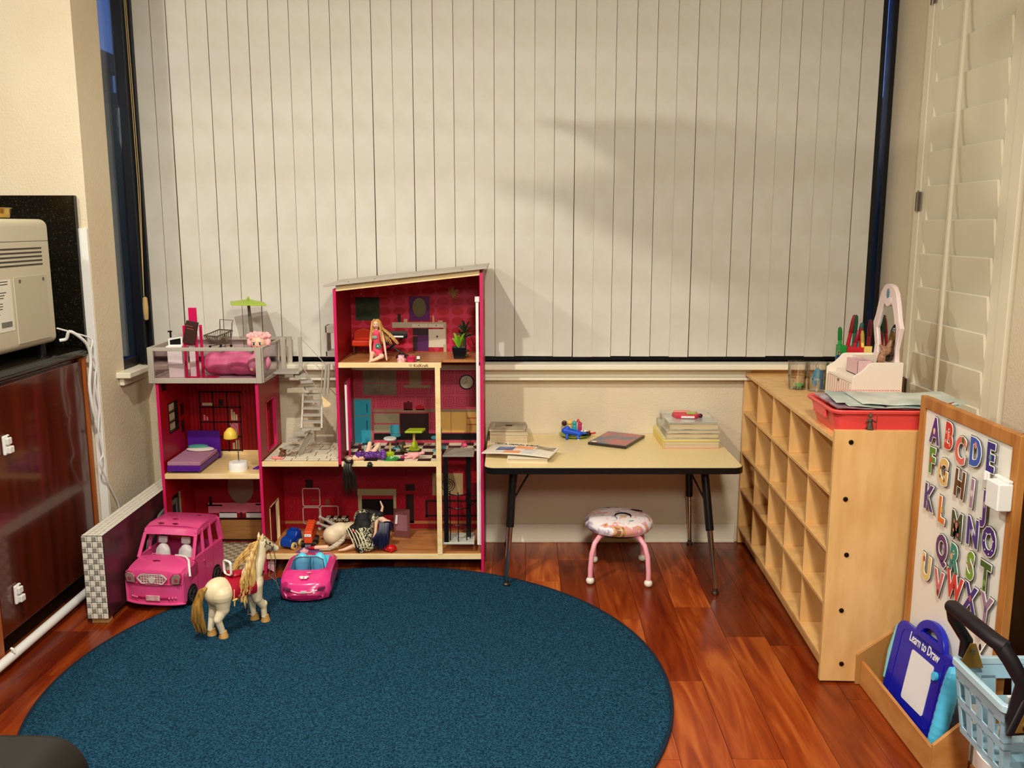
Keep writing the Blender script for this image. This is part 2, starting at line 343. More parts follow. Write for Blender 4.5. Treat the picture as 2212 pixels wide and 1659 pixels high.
M(rs_).box(-1.500, 1.462, 3.812, 3.813, .850, 2.36).build('gap_shade_sheet', SHB, rs_); M(rs_).box(-1.500, 1.462, 3.810, 3.816, .846, .856).build('bottom_bar', SHB, rs_)
bc = thing('blind_cord', 'beige blind cord with barrel weight hanging at the left of the blind', 'cord', (-1.49, 3.70, .99))
p0 = aY(311, 640, 3.70); p1 = aY(318, 690, 3.70); pt = aY(268, 0, 3.70)
M(bc).tube([pt, aY(298, 400, 3.70), p0], .0016, 6).tube([pt+Vector((.006,0,0)), aY(302, 400, 3.70), p0], .0016, 6).build('cord', pm('cord_beige', (190,165,110), .8), bc)
M(bc).lathe([(.004, .045), (.009, .04), (.011, .0), (.009, -.045), (.005, -.05)], (p0+p1)/2, 14).build('weight', pm('cord_wood', (196,166,104), .5), bc, smooth=True)
# ---------------------------------------------------------------- plantation shutter on the right wall
sh = thing('window_shutter', 'cream plantation shutter with wide louvers and a tilt rod on right wall', 'shutter', (1.555, 3.1, .60))
SHM = pm('shutter_paint', (238,228,200), .45)
def SX(u, v): return aX(u, v, 1.54)
X0 = 1.5545
m = M(sh); m.box(1.535, 1.60, 3.47, 3.515, .58, 2.5); m.box(1.535, 1.60, 2.795, 2.855, .58, 2.5); m.box(1.535, 1.60, 2.85, 3.48, .58, .62); m.box(1.535, 1.60, 2.85, 3.48, 2.44, 2.5); m.build('outer_frame', SHM, sh, bevel=.003)
m = M(sh); m.box(1.540, 1.575, 3.42, 3.467, .625, 2.44); m.build('stile', SHM, sh, bevel=.003)
m = M(sh); m.box(1.540, 1.575, 2.86, 2.915, .625, 2.44); m.build('stile', SHM, sh, bevel=.003)
M(sh).box(1.545, 1.572, 2.915, 3.42, .625, .725).build('rail', SHM, sh, bevel=.002); M(sh).box(1.545, 1.572, 2.915, 3.42, 2.36, 2.44).build('rail', SHM, sh, bevel=.002)
zs = [aX(2103-.085*(y-0)*.9, y, 1.535).z for y in (64, 143, 225, 305, 386, 465, 544, 621, 698, 773)]
dz = (zs[0]-zs[-1])/9; lv = None; k = 0; z = zs[-1]-2.2*dz
while z < 2.30:
    z += dz
    if lv is None:
        o = M(); sec = [( .0, -.004), (-.004, 0), (0, .004)]; hh = dz*.62
        ring = [(-.018, hh), (-.022, hh-.004), (-.014, 0), (.004, -hh+.004), (.010, -hh), (.012, -hh+.006), (-.006, 0), (-.013, hh-.003)]
        o.loft([[(x, y, zz) for x, zz in ring] for y in (2.9145-3.1, 3.4205-3.1)]); lv = o.build('louver', SHM, sh, smooth=True); q = lv
    else: q = bpy.data.objects.new('louver', lv.data); COL.objects.link(q); q.parent = sh
    q.location = (1.552-1.555, 0, z-dz*.5-.60)
M(sh).box(1.505, 1.516, 3.165, 3.180, .745, 2.36).build('tilt_rod', SHM, sh, bevel=.002)
for zz in (aX(1986, 435, 1.535).z, 2.20, .75):
    h = M(sh); h.box(1.531, 1.5345, 3.455, 3.495, zz-.035, zz+.035); hg = h.build('hinge', STEEL, sh)
    M(sh).cyl((1.5305, 3.475, zz-.04), (1.5305, 3.475, zz+.04), .0035).build('hinge_pin', CHROME, hg)
# ceiling lamps (real fittings of the lights above)
for i, (x, y, r, lb) in enumerate(((-.82, 1.75, .05, 'small round ceiling spotlight nearest the dollhouse'), (-2.15, 1.9, .09, 'round ceiling spotlight over the kitchen counter'), (.35, .5, .2, 'wide round ceiling lamp behind the camera'))):
    t = thing('ceiling_spotlight', lb, 'lamp', (x, y, 2.60)); m = M(); m.lathe([(r+.03, 0), (r+.03, -.012), (r, -.02), (r, -.004)], (0, 0, 0), 24); m.build('trim_ring', WHITE, t, smooth=True)
t = thing('shadow_leaves', 'added unseen leaf-shaped metal blades above the rug, casting the blurred shadow on the blind', 'shadow caster', (-.30, 2.03, 2.60)); PL = pm('shadow_leaf_metal', (120,110,90), .4, .5)  # added out of view, blades shaped to throw the blurred shadow on the blind
m = M(); m.lathe([(.0, 0), (.05, 0), (.045, -.02), (.0, -.03)], (0, 0, 0), 20); m.tube([(0, 0, -.02), (0, 0, -.35)], .006, 8); m.ell((0, 0, -.35), (.04, .04, .03), 16, 10); m.build('stem', PL, t, smooth=True)
for k, (a, L_, w) in enumerate(((110, .50, .060), (139, .42, .060), (84, .42, .055), (60, .34, .05), (165, .26, .05))):
    m = M(); a = R(a); m.tube([(L_*f*cos(a), L_*f*sin(a), -.35+.03*sin(f*pi)) for f in [i/8 for i in range(9)]], [max(.004, w*sin(min(1, .12+i/8*.95)*pi)) for i in range(9)], 10, flat=.12); m.build('leaf_blade', PL, t, smooth=True)
# ================================================================ left: base cabinet, counter, splashback, microwave
CABM = pm('dark_cherry_veneer', (92,30,10), .22, var=(66,19,6), vs=3, vstretch=(8,8,.7), coat=.5)
cb = thing('base_cabinet', 'dark red-brown wooden base cabinet under the black counter at left', 'cabinet', (-1.9, 2.9, 0))
M(cb).box(-2.25, -1.6220, 1.9, 3.355, .07, .885).build('body', CABM, cb, bevel=.002)
M(cb).box(-2.25, -1.6520, 1.9, 3.355, .0, .07).build('plinth', pm('plinth_black', (20,10,6), .6), cb)
d1 = M(cb).box(-1.6215, -1.6020, 2.665, 3.325, .085, .875).build('door', CABM, cb, bevel=.003)
M(cb).box(-1.6215, -1.6000, 2.60, 2.660, .02, .885).build('corner_post', pm('light_cherry', (176,98,44), .35, var=(150,76,30), vs=4, vstretch=(8,8,.7)), cb, bevel=.002)
M(cb).box(-1.6215, -1.6040, 2.10, 2.595, .085, .875).build('door', CABM, cb, bevel=.003)
M(cb).box(-1.6215, -1.5940, 3.328, 3.342, .05, .885).build('edge_strip', pm('light_cherry', (176,98,44)), cb)
def latch(u, v, lb):
    p = aX(u, v, -1.6010); t = thing('child_lock', lb, 'lock', (-1.6015, p.y, p.z), group=None)
    M(t).box(-1.6015, -1.5910, p.y-.018, p.y+.018, p.z-.034, p.z+.030).build('backplate', PLASTICW, t, bevel=.006)
    m = M(t); m.box(-1.5920, -1.5780, p.y-.012, p.y+.014, p.z-.028, p.z-.006); m.box(-1.5920, -1.5820, p.y-.014, p.y+.012, p.z+.0, p.z+.022); m.build('catch', PLASTICW, t, bevel=.003)
    M(t).cyl((-1.5910, p.y+.006, p.z+.024), (-1.5880, p.y+.006, p.z+.024), .003).build('screw', STEEL, t)
latch(10, 960, 'white plastic child lock on the upper part of the dark cabinet')
latch(35, 1281, 'white plastic child lock near the foot of the dark cabinet')
GR = pm('black_granite', (16,15,12), .16, var=(80,72,44), vs=150, detail=3)
GR.node_tree.nodes['Color Ramp'].color_ramp.elements[0].position = .60; GR.node_tree.nodes['Color Ramp'].color_ramp.elements[1].position = .80
t = thing('countertop', 'black granite countertop with rounded nose on the dark cabinet', 'countertop', (-1.9, 2.9, .885))
prof = [(-2.3, .886), (-1.6070, .886), (-1.5940, .893), (-1.5880, .905), (-1.5940, .917), (-1.6020, .922), (-1.6120, .925), (-2.3, .925)]
M(t).prism(prof, 1.9, 3.357, 'y').build('slab', GR, t, smooth=True)
tag(M().box(-2.3, -1.587, 3.335, 3.3585, .926, 1.478).build('granite_splashback', GR, bevel=.002), 'speckled black granite splashback slab on the wall behind the microwave', 'splashback')
# white cable trunking, widened so its white also paints the brightly lit wall edge
t = thing('trunking_and_lit_wall', 'white cable trunking, its width also standing for brightly lit wall beside the dark cabinet', 'trunking', (-1.57, 3.35, 0))
M(t).box(-1.5880, -1.5565, 3.350, 3.3595, .0, 1.36).build('channel', PLASTICW, t, bevel=.002)
M(t).cyl((-1.570, 3.3498, .60), (-1.570, 3.347, .60), .004).build('screw', STEEL, t)
t = thing('skirting_pipe', 'white pipe running along the floor at the foot of the dark cabinet', 'pipe', (-1.57, 2.9, 0))
M(t).tube([(-1.580, 3.33, .030), (-1.580, 2.62, .030), (-1.586, 2.56, .026), (-1.62, 2.53, .022), (-1.9, 2.5, .022)], .0155, 12).build('pipe', PLASTICW, t, smooth=True)
M(t).tube([(-1.566, 2.655, .045), (-1.57, 2.655, .056), (-1.578, 2.655, .06)], .004, 6).build('clip', PLASTICW, t)
# microwave
MW = pm('microwave_enamel', (196,186,158), .42); MWD = pm('microwave_slot', (60,54,42), .6)
t = thing('microwave_oven', 'beige microwave oven seen from its side on the black counter', 'microwave', (-1.75, 2.9, .925))
x0, x1, y0, y1, z0, z1 = -2.03, -1.618, 2.55, 3.19, .962, 1.392
sec = rrect(x1-x0, z1-z0, .026, 5, (x0+x1)/2, (z0+z1)/2); M(t).prism(sec, y0, y1, 'y').build('casing', MW, t, bevel=.006, seg=3)
m = M(t); m.box(x1-.001, x1+.0006, y0+.01, y1-.004, 1.318, 1.3195); m.build('seam', MWD, t)
for k in range(5):
    zz = 1.292-k*.0135; M(t).box(x1-.001, x1+.0010, y0+.02, 3.135, zz, zz+.0055).build('vent_slot', MWD, t)
M(t).prism([(2.94, .985), (3.15, .985), (3.15, 1.205), (2.94, 1.205)], x1-.001, x1+.003, 'x').build('side_panel', pm('microwave_panel', (186,176,148), .45), t, bevel=.002)
for yy in (2.975, 3.125): M(t).cyl((x1+.003, yy, 1.19), (x1+.0045, yy, 1.19), .006).build('screw', STEEL, t)
lb = M(t).box(x1+.0002, x1+.0012, 2.72, 2.925, 1.035, 1.20).build('rating_label', pm('label_paper', (222,216,196), .6), t)
m = M(t); rr = random.Random(2); INK = pm('ink_black', (30,28,24), .7)
for k in range(13): m.box(x1+.0012, x1+.0015, 2.73, 2.80+rr.random()*.11, 1.192-k*.0085, 1.1945-k*.0085)
for k in range(26): m.box(x1+.0012, x1+.0015, 2.85+k*.0024, 2.8513+k*.0024, 1.048, 1.066)
m.build('label_print', INK, lb)
for yy in (2.6, 3.14):
    for xx in (-1.99, -1.65): M(t).cyl((xx, yy, .9255), (xx, yy, .964), .014).build('foot', BLACK, t)
# tray and gilt bowl on the microwave
t = thing('serving_tray', 'thin pale tray lying on top of the microwave', 'tray', (-1.750, 3.04, 1.3922))
M(t).lathe([(.01, .0005), (.105, .0005), (.128, .010), (.132, .012), (.105, .004), (.01, .004)], (0, 0, 0), 40).build('tray_plate', pm('tray_cream', (196,176,130), .3), t, smooth=True)
t2 = thing('gilt_bowl', 'shiny gilt bowl standing on the tray above the microwave', 'bowl', (-1.752, 3.04, 1.3965))
m = M(); m.lathe([(.02, 0), (.078, .0), (.084, .018), (.086, .029), (.090, .031), (.086, .032), (.080, .018), (.02, .006)], (0, 0, 0), 36); m.build('bowl_body', pm('gilt', (214,180,96), .2, .9), t2, smooth=True)
t3 = thing('gilt_ornament', 'round gold ornament rising from the bowl at the left edge', 'ornament', (-1.788, 3.04, 1.4032))
M().ell((0, 0, .055), (.05, .05, .055), 20, 12).build('globe', pm('gilt', (214,180,96)), t3, smooth=True)
# cables
CW = pm('cable_white', (236,234,226), .4)
t = thing('power_cable', 'thick white cable looping from behind the microwave down the wall', 'cable', (-1.58, 3.33, .93))
P = [aX(u, v, x) for u, v, x in ((128, 710, -1.60), (150, 716, -1.585), (172, 728, -1.563), (190, 748, -1.552), (196, 780, -1.550), (193, 830, -1.553), (200, 880, -1.553), (205, 900, -1.553))]
P[0].y = 3.22; P[0].z = .97
M(t).tube(curve([(-1.62, 3.21, .965)]+P), .006, 8).build('cable', CW, t, smooth=True)
t = thing('aerial_cable', 'thin white cable hanging from the counter down to the mosaic-edged box', 'cable', (-1.55, 3.33, .93))
P = [aX(u, v, -1.5475) for u, v in ((196, 760), (207, 790), (205, 830), (214, 880), (213, 930), (222, 980), (216, 1000), (232, 1040), (252, 1080), (258, 1099))]
M(t).tube(curve([(-1.62, 3.20, 1.01), (-1.585, 3.26, .985), (-1.556, 3.32, .955)]+P), .0032, 7).build('cable', CW, t, smooth=True)
# ================================================================ tall narrow mosaic-edged panel box
t = thing('mosaic_panel_box', 'tall narrow box with black and white mosaic edges beside the pink van', 'box', (-1.43, 2.955, 0))
MOS = pm('mosaic_base', (26,24,22), .6)
bx0, bx1, by0, by1, bz0, bz1 = -1.476, -1.403, 2.955, 3.66, .022, .323
M(t).box(bx0, bx1, by0, by1, bz0, bz1).build('body', pm('plum_board', (84,40,44), .35, var=(52,26,34), vs=14), t)
M(t).box(bx0-.001, bx1+.001, by0-.0008, by0, bz0, bz1).build('front_edge', MOS, t); M(t).box(bx0-.001, bx1+.001, by0, by1, bz1, bz1+.0008).build('top_edge', MOS, t)
for yy in (2.972, 3.58): M(t).box(-1.470, -1.412, yy, yy+.03, 0, .0222).build('foot', WOOD, t)
TL = [pm('mosaic_white', (236,230,212), .4), pm('mosaic_grey', (150,146,134), .4)]
base = {}
def tile(parent, loc, w, h, kind, mat):
    key = (kind, round(w, 4), round(h, 4), mat.name)
    if key not in base:
        m = M(); (m.box(-w/2, w/2, -.0006, 0, -h/2, h/2) if kind == 'f' else m.box(-w/2, w/2, -h/2, h/2, 0, .0006)); o = m.build('tile', mat, parent); base[key] = o.data
    else: o = bpy.data.objects.new('tile', base[key]); COL.objects.link(o); o.parent = parent
    o.location = Vector(loc)-Vector(parent.location)
cw = (bx1-bx0)/4
for c in range(4):
    nrow = 15; hh = (bz1-bz0)/nrow
    for r in range(nrow):
        xc = bx0+cw*(c+.5); zc = bz0+hh*(r+.5)
        if (r+c) % 2: tile(t, (xc, by0-.0008, zc), cw-.002, hh-.002, 'f', TL[0])
        else:
            tile(t, (xc-cw*.18, by0-.0008, zc-hh*.1), cw*.60, hh*.70, 'f', TL[1]); tile(t, (xc+cw*.33, by0-.0008, zc), cw*.24, hh-.002, 'f', TL[0]); tile(t, (xc-cw*.15, by0-.0008, zc+hh*.38), cw*.66, hh*.16, 'f', TL[0])
    ny = 30; hy = (by1-by0)/ny
    for r in range(ny):
        xc = bx0+cw*(c+.5); yc = by0+hy*(r+.5)
        if (r+c) % 2: tile(t, (xc, yc, bz1+.0008), cw-.002, hy-.002, 't', TL[0])
        else: tile(t, (xc-cw*.15, yc, bz1+.0008), cw*.64, hy-.003, 't', TL[0]); tile(t, (xc+cw*.33, yc, bz1+.0008), cw*.24, hy-.002, 't', TL[0])
# grey arched toy piece between the box and the van
t = thing('arched_headboard', 'grey framed dark blue arched toy panel leaning behind the pink van', 'toy', (-1.37, 3.40, 0))
A = [(3.27, .002), (3.27, .10), (3.275, .155), (3.29, .185), (3.33, .20), (3.37, .225), (3.41, .25), (3.50, .262), (3.60, .262), (3.60, .002)]
B = [(3.29, .02), (3.29, .10), (3.294, .145), (3.305, .168), (3.345, .182), (3.383, .207), (3.42, .23), (3.50, .243), (3.583, .243), (3.583, .02)]
frame_ring(M(t), A, B, -1.394, -1.384, 'x').build('frame', pm('dull_grey_plastic', (112,110,100), .4), t, bevel=.002); M(t).prism(B, -1.391, -1.387, 'x').build('panel', pm('deep_blue', (16,30,70), .4), t)
# black padded armrest in the lower left corner
t = thing('black_armchair', 'black padded chair back in the lower left corner of the view', 'chair', (-1.05, 1.1, 0))
LE = pm('black_vinyl', (20,20,15), .45)
sec = rrect(.80, .30, .07, 6, -1.06, .440); M(t).prism(sec, .95, 1.31, 'y').build('cushion', LE, t, bevel=.03, seg=4)
M(t).box(-1.42, -.70, .97, 1.28, .04, .30).build('base', LE, t, bevel=.02)
for x in (-1.38, -.74):
    for y in (1.0, 1.25): M(t).cyl((x, y, 0), (x, y, .06), .02).build('leg', BLACK, t)
# ================================================================ rug
t = thing('round_rug', 'large round blue carpet rug on the cherry floor', 'rug', (-.4577, 2.5438, 0))
RUG = pm('blue_carpet', (12,42,62), .95, var=(42,90,114), vs=190, bump=1.0, bs=210, spec=.1, detail=3, dist=.008)
me = bpy.data.meshes.new('pile'); vs = [(0, 0, .013)]; fs = []; NR, NA = 170, 420; rr = random.Random(9)
for i in range(1, NR+1):
    r = .927*i/NR
    for j in range(NA):
        a = 2*pi*j/NA; edge = max(0, (r-.917)/.010)
        h = .0115 + .0022*noise.noise(Vector((r*cos(a)*95, r*sin(a)*95, 0))) + .0014*noise.noise(Vector((r*cos(a)*9, r*sin(a)*9, 3))) + rr.random()*.0011 - .006*edge*edge
        j_ = min(.003, r*.008); vs.append((r*cos(a)+(rr.random()-.5)*j_, r*sin(a)+(rr.random()-.5)*j_, h if r > .03 else .012))
k = len(vs)
for j in range(NA): a = 2*pi*j/NA; vs.append((.928*cos(a), .928*sin(a), .0006))
for j in range(NA): fs.append((0, 1+j, 1+(j+1) % NA))
for i in range(NR):
    for j in range(NA):
        a = 1+i*NA+j; b = 1+i*NA+(j+1) % NA; fs.append((a, a+NA, b+NA, b))
me.from_pydata(vs, [], fs); me.materials.append(RUG); o = bpy.data.objects.new('pile', me); COL.objects.link(o); o.parent = t
me.polygons.foreach_set('use_smooth', [True]*len(me.polygons))
m = M(t); m.tube([(-.4577+.930*cos(2*pi*j/160), 2.5438+.930*sin(2*pi*j/160), .006) for j in range(161)], .0052, 6, caps=False); m.build('bound_edge', pm('navy_binding', (10,26,44), .9), t, smooth=True)
# ================================================================ activity table
t = thing('activity_table', 'low rectangular table with cream top and black edge under the window', 'table', (.38, 3.52, 0))
LAM = pm('cream_laminate', (236,214,158), .3, var=(230,206,148), vs=120, detail=2)
sec = rrect(.964, .545, .035, 6, .380, 3.522); M(t).prism(sec, .461, .4848, 'z').build('tabletop', LAM, t)
so = rrect(.970, .551, .038, 6, .380, 3.522); frame_ring(M(t), so, rrect(.9645, .5455, .035, 6, .380, 3.522), .4595, .4835, 'z').build('edge_band', BLACK, t, bevel=.002)
CL = pm('leg_black', (18,17,13), .3)
def tleg(top, foot, xb):
    a, b = Vector(top), Vector(foot); mid = a.lerp(b, .50)
    L_ = M(t).tube([a, mid], [.0155, .0155], 14).build('leg', CL, t, smooth=True)
    M(t).tube([mid, a.lerp(b, .52), b+Vector((0,0,.02))], [.0115, .0115, .008], 14).build('chrome_leg', CHROME, L_, smooth=True)
    M(t).lathe([(.0, 0), (.014, 0), (.015, .006), (.009, .011), (.008, .022)], b, 14).build('glide', STEEL, L_, smooth=True)
    M(t).tube([a.lerp(b, .30), (a.x+xb, a.y+.02, .459)], .004, 8).build('brace', CL, L_)
    M(t).box(a.x-.05, a.x+.05, a.y-.04, a.y+.04, .4545, .4605).build('mounting_plate', CL, L_)
tleg((.005, 3.34, .458), (-.021, 3.278, .012), .075); tleg((.735, 3.34, .458), (.768, 3.225, 0), -.06)
tleg((.745, 3.70, .458), (.776, 3.765, 0), -.05); tleg((.02, 3.70, .458), (-.02, 3.765, 0), .06)
# ================================================================ stool
t = thing('padded_stool', 'small round stool with printed padded seat and pink tube legs', 'stool', (.423, 3.43, 0))
def princessmat():
    m = pm('printed_vinyl', (240,226,216), .3); nt = m.node_tree; b = nt.nodes['Principled BSDF']; tc = nt.nodes.new('ShaderNodeTexCoord')
    n1 = nt.nodes.new('ShaderNodeTexNoise'); n1.inputs['Scale'].default_value = 13; n1.inputs['Detail'].default_value = 3; n1.inputs['Distortion'].default_value = 1.2; nt.links.new(tc.outputs['Object'], n1.inputs[0])
    r = nt.nodes.new('ShaderNodeValToRGB'); nt.links.new(n1.outputs[0], r.inputs[0]); e = r.color_ramp.elements
    e[0].position = .30; e[0].color = lin((150,96,60)); e[1].position = .36; e[1].color = lin((222,178,110))
    for p, c in ((.42, (238,150,170)), (.47, (250,240,234)), (.58, (250,240,236)), (.63, (206,190,210)), (.70, (120,96,90))): x = e.new(p); x.color = lin(c)
    nt.links.new(r.outputs[0], b.inputs['Base Color']); return m
m = M(); m.lathe([(.10, .192), (.125, .194), (.134, .205), (.136, .217), (.130, .230), (.112, .240), (.07, .246), (.0, .248)], (0, 0, 0), 48); seat = m.build('seat', princessmat(), t, smooth=True)
HK = pm('print_black', (24,20,26), .3)
def blot(name, pts, mat, z=.2465): M().prism(pts, z-.002, z+.0006, 'z').build(name, mat, seat)
m = M()
for i in range(14): a = pi*(.08+.84*i/13); 
m.tube([(.012+.030*cos(pi*(-.15+1.3*i/12)), -.032+.030*sin(pi*(-.15+1.3*i/12)), .2462) for i in range(13)], [.004+.004*sin(pi*i/12) for i in range(13)], 6, flat=.25); m.tube([(-.014, -.045, .2455), (-.018, -.065, .244), (-.010, -.085, .241), (-.004, -.098, .238)], .0035, 6, flat=.3)
m.tube([(.055, .060, .245), (.075, .045, .2445), (.10, .05, .2415)], [.003, .006, .003], 6, flat=.3); m.build('print_hair', HK, seat)
M().ell((.012, -.036, .2465), (.014, .017, .0012), 14, 6).build('print_face', pm('print_skin', (232,190,150), .3), seat); M().ell((.036, -.072, .2425), (.016, .012, .0014), 12, 6, rot=(-.1, 0, .3)).build('print_bow', pm('print_teal', (70,160,170), .3), seat)
M().lathe([(.0, .178), (.095, .178), (.10, .192), (.0, .193)], (0, 0, 0), 32).build('seat_base', BLACK, t)
PK = pm('pink_enamel', (244,168,178), .3); RUB = pm('white_rubber_ball', (240,234,214), .4)
for fx, fy in ((.303, 3.315), (.524, 3.287), (.338, 3.544), (.539, 3.56)):
    d = Vector((fx-.423, fy-3.43, 0)); top = d*.70; pts = [top*.6+Vector((0,0,.186)), top+Vector((0,0,.180)), d*.86+Vector((0,0,.160)), d*.96+Vector((0,0,.12)), d+Vector((0,0,.06)), d+Vector((0,0,.012))]
    # smooth the bend
    q = []
    for i in range(len(pts)-1):
        for s in (0, .5): q.append(pts[i].lerp(pts[i+1], s))
    q.append(pts[-1]); g = M().tube(q, .0098, 12).build('leg', PK, t, smooth=True)
    M().ell((d.x, d.y, .0155), (.0165, .0165, .0155), 16, 10).build('ball_foot', RUB, g, smooth=True)
# ================================================================ things on the table
TZ = .4850
PAGE = pm('book_pages', (214,196,160), .7, var=(190,170,132), vs=4, vstretch=(1,1,90)); 
def book(name, label, cat, c, w, d, h, rz, cover, group=None, rows=None, spine=None, z=TZ, soft=False, back=None):
    """a closed book or magazine: page block between two covers, spine at -x unless spine='y'"""
    t = thing(name, label, cat, (c[0], c[1], z), rz, group)
    ct = max(.0008, min(.0025, h*.08)); M().box(-w/2+.002, w/2-.003, -d/2+.003, d/2-.003, ct, h-ct).build('page_block', PAGE, t)
    M().box(-w/2, w/2, -d/2, d/2, h-ct, h).build('front_cover', cover, t); M().box(-w/2, w/2, -d/2, d/2, 0, ct).build('back_cover', back or cover, t)
    M().box(-w/2, -w/2+.002, -d/2, d/2, ct, h-ct).build('spine', spine or cover, t)
    return t
def at(u, v, z): p = aZ(u, v, z); return (p.x, p.y)
# left pile against the dollhouse
c = at(1096, 940, TZ+.03)
b1 = book('hardback_book', 'thick pale book box at the back left of the table', 'book', (-.012, 3.685), .155, .135, .040, 0, pm('pale_cover', (226,214,190), .5), spine=pm('pale_cover', (226,214,190)))
b2 = book('picture_book', 'brown-grey picture book lying on the thick pale book', 'book', (-.014, 3.690), .160, .145, .012, .04, pm('taupe_cover', (150,130,104), .25, var=(196,180,150), vs=6), z=TZ+.0402)
b3 = book('picture_book', 'slim grey picture book topmost on the left rear pile', 'book', (-.018, 3.695), .152, .14, .008, -.03, pm('grey_cover', (126,112,92), .2, var=(180,166,140), vs=9), z=TZ+.0524)
M().prism(rrect(.03, .02, .009, 4, .005, .0), .0081, .0088, 'z').build('dark_sticker', INK, b3)
c = at(1150, 975, TZ)
b4 = book('paperback_book', 'white paperback under the open-cornered magazine, front left of table', 'book', (.062, 3.375), .155, .115, .0155, -.05, pm('white_cover', (236,226,204), .4))
t = thing('magazine', 'colourful magazine with orange and blue squares on the front left corner', 'magazine', (.034, 3.415, TZ+.0160), -.30); t.scale = (1.18, 1.18, 1.1)
m = M(); g = []
for i in range(9):
    x = -.115+.23*i/8; zc = .002+.0065*sin(pi*i/8)+.003*(i/8)**3; g.append([(x, -.062, zc), (x, .062, zc), (x, .062, zc+.0035), (x, -.062, zc+.0035)])
mg = m.loft(g).build('magazine_body', pm('magazine_paper', (232,224,206), .3), t)
def mz(x): i = (x+.115)/.23*8; return .002+.0065*sin(pi*i/8)+.003*(i/8)**3+.0036
def patch(x0, x1, y0, y1, mat, nm): 
    m = M(); rs = [[(x, y0, mz(x)), (x, y1, mz(x)), (x, y1, mz(x)+.0005), (x, y0, mz(x)+.0005)] for x in [x0+(x1-x0)*i/5 for i in range(6)]]; m.loft(rs).build(nm, mat, mg)
OR = pm('print_orange', (240,150,96), .3); patch(-.02, .04, .004, .036, OR, 'orange_square'); patch(-.045, .01, -.056, -.028, OR, 'orange_square')
patch(-.08, -.022, -.024, .022, pm('print_blue', (60,84,140), .3, var=(150,170,200), vs=20), 'blue_picture'); patch(.015, .07, -.05, .0, pm('print_sky', (110,140,170), .3, var=(230,225,215), vs=20), 'sky_picture'); patch(.045, .108, .008, .055, pm('print_brown', (120,100,70), .3, var=(206,196,170), vs=26), 'brown_picture')
text('VISIT A VIRTUAL EVENT', 'headline', .0145, INK, mg, frame3((-.03, .0505, mz(-.03)+.0012), (1,0,.0), (0,1,0)), .0003, .0004)
# DVD case
q4 = [aZ(u, v, TZ) for u, v in ((1278, 962), (1361, 972), (1385, 943), (1305, 936))]; c = sum(q4, Vector())/4; wx_, wy_ = q4[1]-q4[0], q4[3]-q4[0]
t = thing('dvd_case', 'flat picture case with blue and red cover lying mid table', 'case', (c.x, c.y, TZ), math.atan2(wx_.y, wx_.x)); t.scale = (wx_.length/.132, wy_.length/.14, 1)
M().box(-.066, .066, -.070, .070, 0, .011).build('case_shell', pm('case_dark', (50,40,34), .25), t, bevel=.002)
M().box(-.062, .062, -.066, .066, .0112, .0116).build('cover_print', pm('dvd_print', (70,104,130), .2, var=(196,84,84), vs=16), t); M().box(-.058, -.042, -.062, -.052, .0117, .0119).build('rating_mark', WHITE, t)
# tall stack at the right
CY = pm('yellow_cover', (226,206,96), .4); px0 = .722; 
st_ = [('activity_book', 'thick workbook with pink page edges and yellow cover at the bottom of the right stack', .228, .26, .031, 0, .0, CY, pm('pink_pages', (222,150,124), .6)),
       ('activity_book', 'white and yellow striped book second from the bottom of the right stack', .226, .25, .010, .01, .002, pm('pale_yellow', (232,224,160), .4), None),
       ('magazine', 'dark grey magazine bundle in the middle of the right stack', .215, .25, .020, -.01, .006, pm('grey_print', (120,112,96), .3, var=(210,200,176), vs=14), None),
       ('magazine', 'grey-edged magazine above the middle of the right stack', .215, .245, .013, .015, .008, pm('silver_print', (170,162,146), .3, var=(220,214,200), vs=12), None),
       ('magazine', 'thick bundle of green-grey magazines near the top of the right stack', .200, .235, .024, -.02, .014, pm('olive_print', (140,136,110), .3, var=(214,206,186), vs=10), None),
       ('magazine', 'glossy white magazine topmost on the right stack', .198, .225, .004, .02, .010, pm('glossy_white', (222,220,208), .15, var=(170,176,166), vs=7), None)]
z = TZ
for nm, lb, w, d, h, rz, dx, cv, pg in st_:
    b = book(nm, lb, 'book' if 'book' in nm else 'magazine', (px0+dx, 3.665+.003), w, d, h, rz, cv, z=z+.0001)
    if pg: b.children[0].data = b.children[0].data.copy(); b.children[0].data.materials[0] = pg
    z += h+.0002
t = thing('toy_music_player', 'pink and red plastic toy player with lime buttons on the book stack', 'toy', (.722, 3.66, z), -.08)
PKT = pm('toy_red_pink', (214,50,80), .3); M().prism([(-.045, -.035), (.035, -.035), (.052, -.012), (.048, .03), (-.05, .035), (-.058, .01)], 0, .017, 'z').build('toy_body', PKT, t, bevel=.004)
M().box(-.025, .03, -.0365, -.030, .003, .012).build('white_key', PLASTICW, t, bevel=.002); M().box(-.002, .036, -.02, .006, .0165, .022).build('lime_button', pm('lime', (150,200,70), .3), t, bevel=.002)
M().box(-.05, .02, .008, .034, .0165, .023).build('pink_lid', pm('salmon', (240,150,140), .35), t, bevel=.004); M().ell((.056, -.008, .009), (.010, .010, .009), 12, 8).build('dark_knob', pm('maroon', (70,16,30), .2), t, smooth=True)
